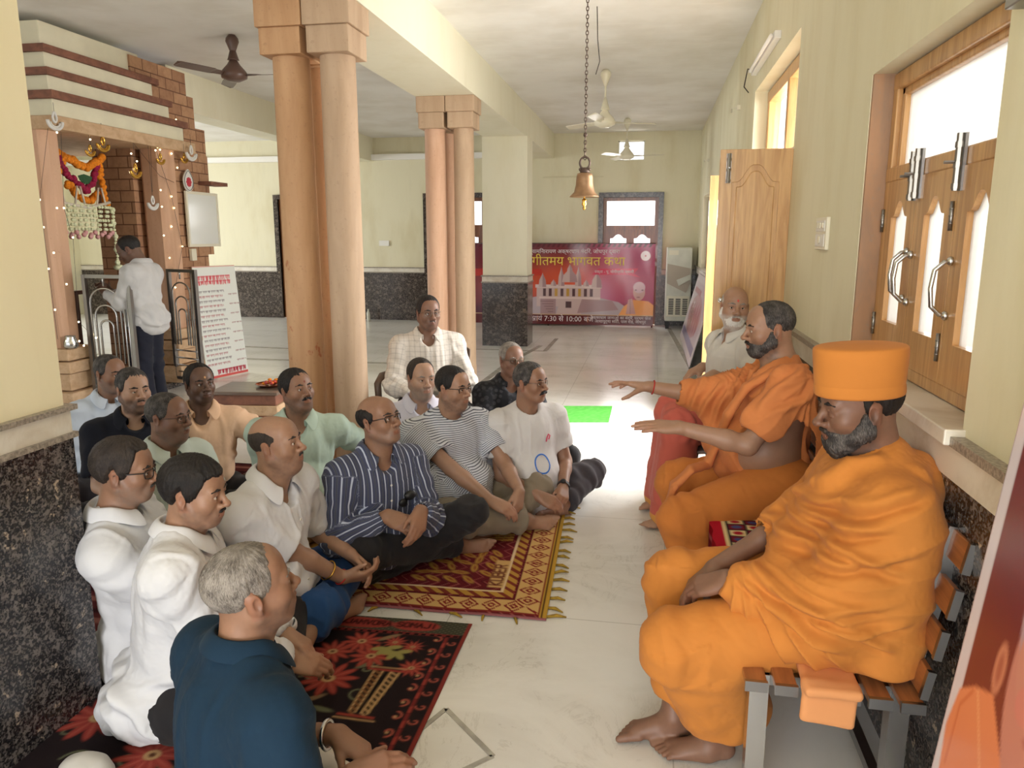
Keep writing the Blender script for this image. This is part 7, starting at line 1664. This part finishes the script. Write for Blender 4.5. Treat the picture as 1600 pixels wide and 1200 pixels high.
face(p, MID, .0026, .008, look=V(-1.2, 3.6, .8), handh=.004, nose=1.12, fat=.08, nr=.062, floor=True, paint=dict(beardshade=(SHADE, .5), mark=lin((150, 40, 24))))
hair_obj(p.root, p.H, p.Rh, p.hS, 'high', .005, M['hair_pepper'], .0028, rough=.6); p.beard(M['hair_pepper'], .0065, h=.0028); p.moustache(M['hair_black'], 1.05, 1.05, .003)
f = Field(); S = 1.; p.torso(f, .016)
f.cone(p.sh[-1], p.sh[-1]+(p.el[-1]-p.sh[-1])*.62, .075, .098, .05); f.cone(p.sh[-1]+p.side*.02, p.sh[-1]-p.fw*.06-p.up*.25, .075, .07, .05)
f.cone(p.sh[1], p.el[1], .08, .085, .05); f.cone(p.el[1], p.el[1]+(p.wr[1]-p.el[1])*.30, .075, .07, .03)
e1 = p.el[1]; f.cone(e1+V(.03, -.03, -.02), e1+V(.06, -.05, -.22), .055, .04, .06); f.cone(p.sh[1]+(e1-p.sh[1])*.5-V(0, 0, .05), e1+V(.14, -.08, -.22), .08, .06, .06); f.cone(e1+V(.05, -.06, -.20), p.T(.05, .20, .12), .055, .06, .06)
d = nrm(p.el[-1]-p.sh[-1]); e = p.sh[-1]+(p.el[-1]-p.sh[-1])*.70; f.cone(e-d*.10, e+d*.2, .057, .066, .004, '-'); f.box(e+d*.13+V(0, 0, -.02), (.13, .10, .13), .01, .006, np.stack([nrm(np.cross(d, (0, 1, .1))), d, nrm(np.cross(nrm(np.cross(d, (0, 1, .1))), d))], 1), '-')
d = nrm(p.wr[1]-p.el[1]); e = p.el[1]+(p.wr[1]-p.el[1])*.34; f.cone(e-d*.12, e+d*.2, .046, .05, .004, '-'); f.half(e, d, .02) if False else None
f.ell(p.T(-.185, .035, .40), (.125, .165, .175), .015, p.Rt, '-'); f.ell(p.T(-.21, .05, .08), (.12, .13, .16), .02, p.Rt, '-')
nk = p.T(0, .012, 1, -.01); f.cone(nk-p.up*.03, nk+(p.H-p.neck)*.9, .061, .075, .008, '-'); f.half(p.T(0, -.05, 1, .065), p.up-p.fw*.2, .01)
f.cone(p.T(0, .06, 1, .0), p.T(.02, .20, 1, -.09), .05, .012, .01, '-')
v, q = f.net(.006); N = vnormals(v, q)
dsp = drape_folds(v, N, p.T(-.14, -.0, 1, -.02), -p.up, p.fw-p.side*.5, 26, .010, 1.)+.004*vnoise(v*14)+.0009*vnoise(v*120)
dsp += fold_lines(v, N, [[(1245, 552), (1190, 600), (1140, 660), (1120, 720)], [(1262, 570), (1215, 600), (1170, 640)], [(1225, 560), (1165, 575), (1110, 610)], [(1190, 570), (1130, 590), (1085, 615)], [(1150, 620), (1115, 660), (1100, 700)], [(1275, 590), (1255, 620), (1190, 640)], [(1130, 600), (1100, 640), (1085, 680)]], 3.15, .014, .014)
v = v+N*np.maximum(dsp, -.012)[:, None]; net_obj('shawl', p.root, v, q, M['orange_robe'], {'loc': (v-p.pel) @ p.Rt})
f = Field(); pts = [p.T(-.12, -.07, 1, -.005), p.T(-.115, .05, 1, -.02), p.T(-.07, .15, .82), p.T(-.02, .215, .58), p.T(.02, .25, .34), p.T(.03, .29, .14), V(.20, 3.24, .61), V(.13, 3.22, .54), V(.105, 3.22, .42), V(.12, 3.22, .32)]
for o_, r_ in ((-.034, .014), (-.012, .017), (.012, .016), (.034, .014)): f.chain([a+p.side*o_*(.75+.25*math.sin(i*2)) for i, a in enumerate(pts)], r_, .012)
v, q = f.net(.005); N = vnormals(v, q); v = v+N*(.003*vnoise(np.stack([(v @ p.side)*90, v[:, 2]*8, v[:, 1]*8], 1)))[:, None]; net_obj('shawl_band', p.root, v, q, M['orange_robe'], {'loc': (v-p.pel) @ p.Rt})
def dh(f):
    for k in (1, -1):
        f.cone(p.kn[k]-V(0, 0, .02), p.an[k]+V(.06, 0, .06), .085, .105, .06); f.cone(p.hip[k], p.kn[k], .12, .09, .06)
        f.cone(p.kn[k]+V(.10, 0, -.06), p.an[k]+V(.12, 0, .12), .06, .08, .06)
    f.ell(p.T(0, .0, .03), (.21, .19, .10), .06, p.Rt)
p.trousers(M['saffron_deep'], .007, extra=dh, folds=.8, seed=4, name='dhoti', end=.88)
mb = MB(); ring(p, 1, M['red_thread'], 'thread', .033, .003, -.02)
# monk in the orange hat
H = atz(1342, 634, 1.145); pel = V(.575, 2.21, .535)
p = Person('person in saffron robe and tall orange hat, looking down on the near bench end', H, gz(-1, -.06, -.16), (-1, -.03), pel, w=1.06, belly=.06, shw=.18, hS=1.)
p.leg(-1, aty(1046, 1004, 2.04)+V(.02, 0, 0), atz(1112, 1146, .09), foot=(V(-1, .02, -.05), V(-.1, .1, 1), .004)); p.leg(1, aty(1046, 905, 2.36)+V(.02, 0, 0), atz(1052, 1116, .095), foot=(V(-1, -.12, -.05), V(-.1, -.15, 1), .004))
p.arm(1, aty(1116, 888, 2.22), hand=dict(d=V(-.75, -.35, -.55), n=V(-.35, .25, .9), curl=(.35, .4, .4, .45), thumb=(.45, .5)), pole=V(.2, .5, -1)); p.arm(-1, aty(1136, 906, 2.10), hand=dict(d=V(-.85, .30, -.45), n=V(-.2, -.4, .9), curl=(.5,)*4, thumb=(.4, .4)), pole=V(.3, -.5, -1), l=(.30, .27))
p.upg = -.008
def lids(f):
    for k in (1, -1): f.ell(p.H+p.Rh @ V(k*.032, .0785, -.001), (.0142, .0128, .0130), .002, p.Rh); f.cone(p.H+p.Rh @ V(k*.032-.012, .0885, -.0085), p.H+p.Rh @ V(k*.032+.012, .0885, -.0085), .0028, .0028, .003)
face(p, DARK, .0022, .010, look=V(-.6, 1.8, .2), handh=.0036, extra=lids, nose=1.12, nr=.06, paint=dict(beardshade=(SHADE, .55)))
hair_obj(p.root, p.H, p.Rh, p.hS, 'under', .010, M['hair_black'], .0028, rough=.6); p.beard(M['hair_pepper'], .007, h=.0026, low=.012); p.moustache(M['hair_dark'], 1., 1.05, .003)
Rh = p.Rh @ rot(0, .10); mb = MB(); prof = [(.080, .030), (.106, .032), (.110, .038), (.1095, .062), (.1075, .066), (.1095, .070), (.112, .115), (.115, .158), (.111, .167), (.09, .170), (0, .174)]
mb.lathe(prof, p.H, 64, sx=.88, sy=1.08, R=Rh); v = mb.v[0]; Lh = (v-p.H) @ Rh; nn = vnoise(np.stack([Lh[:, 0]*14, Lh[:, 1]*14, Lh[:, 2]*60], 1)); v += (Rh @ (np.stack([Lh[:, 0], Lh[:, 1], Lh[:, 2]*0], 1)/(np.hypot(Lh[:, 0], Lh[:, 1])[:, None]+1e-6)).T).T*(nn*.0016)[:, None]
o = mb.build('hat', M['saffron'], p.root, True, sub=2); at = o.data.attributes.new('loc', 'FLOAT_VECTOR', 'POINT'); at.data.foreach_set('vector', Lh.astype(np.float32).ravel())
f = Field(); p.torso(f, .030)
sl, el, wl = p.sh[-1], p.el[-1], p.wr[-1]; sr, er, wr = p.sh[1], p.el[1], p.wr[1]
f.cone(sl, el, .085, .095, .06); f.cone(el, el+(wl-el)*.80, .092, .058, .05); f.cone(sr, er, .070, .060, .05); f.cone(er, er+(wr-er)*.08, .06, .055, .05)
f.cone(p.T(-.16, -.04, .72), p.T(-.20, -.06, -.0), .10, .11, .08); f.cone(p.T(-.20, -.0, .35), p.T(-.22, .10, .06), .10, .085, .08); f.cone(el+V(.02, .02, -.04), p.T(-.2, .16, .03), .08, .07, .08)
f.cone(p.T(.05, -.09, .75), p.T(-.1, -.12, .0), .065, .055, .08); f.cone(p.T(-.10, .17, .12), el+(wl-el)*.75-V(0, 0, .03), .08, .06, .06)
f.cone(p.T(-.06, .08, .80), p.T(.08, .10, .45), .055, .05, .06); f.cone(p.T(.04, .11, .40), el+(wl-el)*.62+V(.04, .04, .03), .055, .045, .06)
f.chain([p.T(.15, -.08, 1, -.02), p.T(.0, -.105, 1, .005), p.T(-.11, -.06, 1, .002), p.T(-.10, .04, 1, -.02), p.T(-.02, .13, 1, -.09), p.T(.06, .16, .68)], [.04, .035, .032, .026, .022, .02], .018)
f.chain([p.T(.10, -.12, 1, -.04), p.T(-.04, -.145, 1, -.035), p.T(-.16, -.09, 1, -.05)], [.04, .042, .035], .025)
d = nrm(wl-el); e = el+(wl-el)*.78; f.cone(e-d*.04, e+d*.15, .036, .042, .003, '-'); d2 = nrm(wr-er); e = er+(wr-er)*.16; f.cone(e-d2*.05, e+d2*.25, .046, .040, .003, '-')
nk = p.T(0, .012, 1, -.01); f.cone(nk-p.up*.03, nk+nrm(p.H-p.Rh[:, 2]*.05-p.neck)*.15, .061, .072, .006, '-'); f.half((0, 0, .475), (0, 0, -1), .01)
f.half(p.T(0, -.06, 1, .075), p.up-p.fw*.2, .01)
v, q = f.net(.0055); N = vnormals(v, q)
O1 = el+(wl-el)*.9+V(-.02, 0, .10); dsp = drape_folds(v, N, O1, V(1, 0, 0), V(0, 0, 1), 30, .013, 2.)
dsp += .006*np.sin((v @ nrm(V(.55, 0, 1)))*62+3.5*vnoise(np.stack([v[:, 0]*5, v[:, 1]*6, v[:, 2]*5], 1)))*ss(.95, .6, v[:, 2])*.6
FOLD = [[(1240, 772), (1265, 742), (1310, 716), (1342, 700)], [(1217, 822), (1275, 840), (1325, 832), (1400, 812)], [(1135, 885), (1175, 862), (1225, 827), (1262, 800)], [(1160, 882), (1190, 917), (1240, 940), (1300, 952), (1400, 950)], [(1150, 917), (1200, 950), (1252, 980), (1337, 1015)], [(1290, 732), (1270, 770), (1275, 795)], [(1375, 715), (1330, 730), (1295, 750), (1272, 777)], [(1420, 738), (1355, 752), (1305, 787), (1270, 812)], [(1151, 897), (1230, 880), (1308, 879), (1460, 850)], [(1145, 905), (1210, 935), (1273, 943), (1425, 926)], [(1227, 943), (1343, 984), (1402, 1013)], [(1180, 868), (1250, 852), (1330, 862), (1440, 900)], [(1200, 850), (1300, 815), (1400, 775), (1460, 765)], [(1250, 960), (1330, 972), (1430, 965)]]
dsp += fold_lines(v, N, FOLD, 1.93, .016, .012)
dsp += .0045*vnoise(v*11)+.0009*vnoise(v*120); v = v+N*np.maximum(dsp, -.017)[:, None]
net_obj('shawl', p.root, v, q, M['saffron'], {'loc': (v-p.pel) @ p.Rt})
def dh2(f):
    for k in (1, -1):
        f.cone(p.hip[k], p.kn[k], .13, .085, .06); f.cone(p.kn[k]-V(0, 0, .02), p.an[k]+V(.05, 0, .08), .08, .085 if k < 0 else .07, .06)
    f.cone(p.kn[-1]+V(.12, .0, -.07), p.an[-1]+V(.10, .02, .10), .06, .075, .06); f.ell(p.T(0, .02, .02), (.21, .20, .09), .06, p.Rt)
p.trousers(M['saffron'], .006, extra=dh2, folds=.75, seed=7, name='dhoti', end=.86)
f = Field(); f.ell(p.T(-.14, .255, .05), (.10, .11, .030), .02, frame(V(-.9, 0, -.15))); 
f = Field(); A = V(.47, 1.90, .50); f.box(V(.49, 1.95, .475), (.070, .12, .014), .012, .01, rot(0, .05)); f.box(V(.485, 1.865, .425), (.068, .012, .055), .011, .02, rot(0, -.12) @ rot(1, .08)); v, q = f.net(.005); N = vnormals(v, q); v = v+N*(.003*vnoise(np.stack([v[:, 0]*30, v[:, 1]*10, v[:, 2]*10], 1)))[:, None]
net_obj('robe_end', p.root, v, q, M['peach_cloth'], {'loc': v})
f = Field(); f.ell(atz(135, 1205, .05), (.085, .06, .05), .02); v, q = f.net(.006); N = vnormals(v, q); v = v+N*(.004*vnoise(v*30))[:, None]; r = empty('knee_bundle', (*atz(135, 1205, .0)[:2], 0), 'off-white folded cloth on the patterned rug in the near left corner', 'cloth'); net_obj('cloth', r, v, q, M['off_white'], {'loc': v})  # rounded bundle in place of the knee of a sitter in white
# ---------------------------------------------------------------- portrait printed on the standee
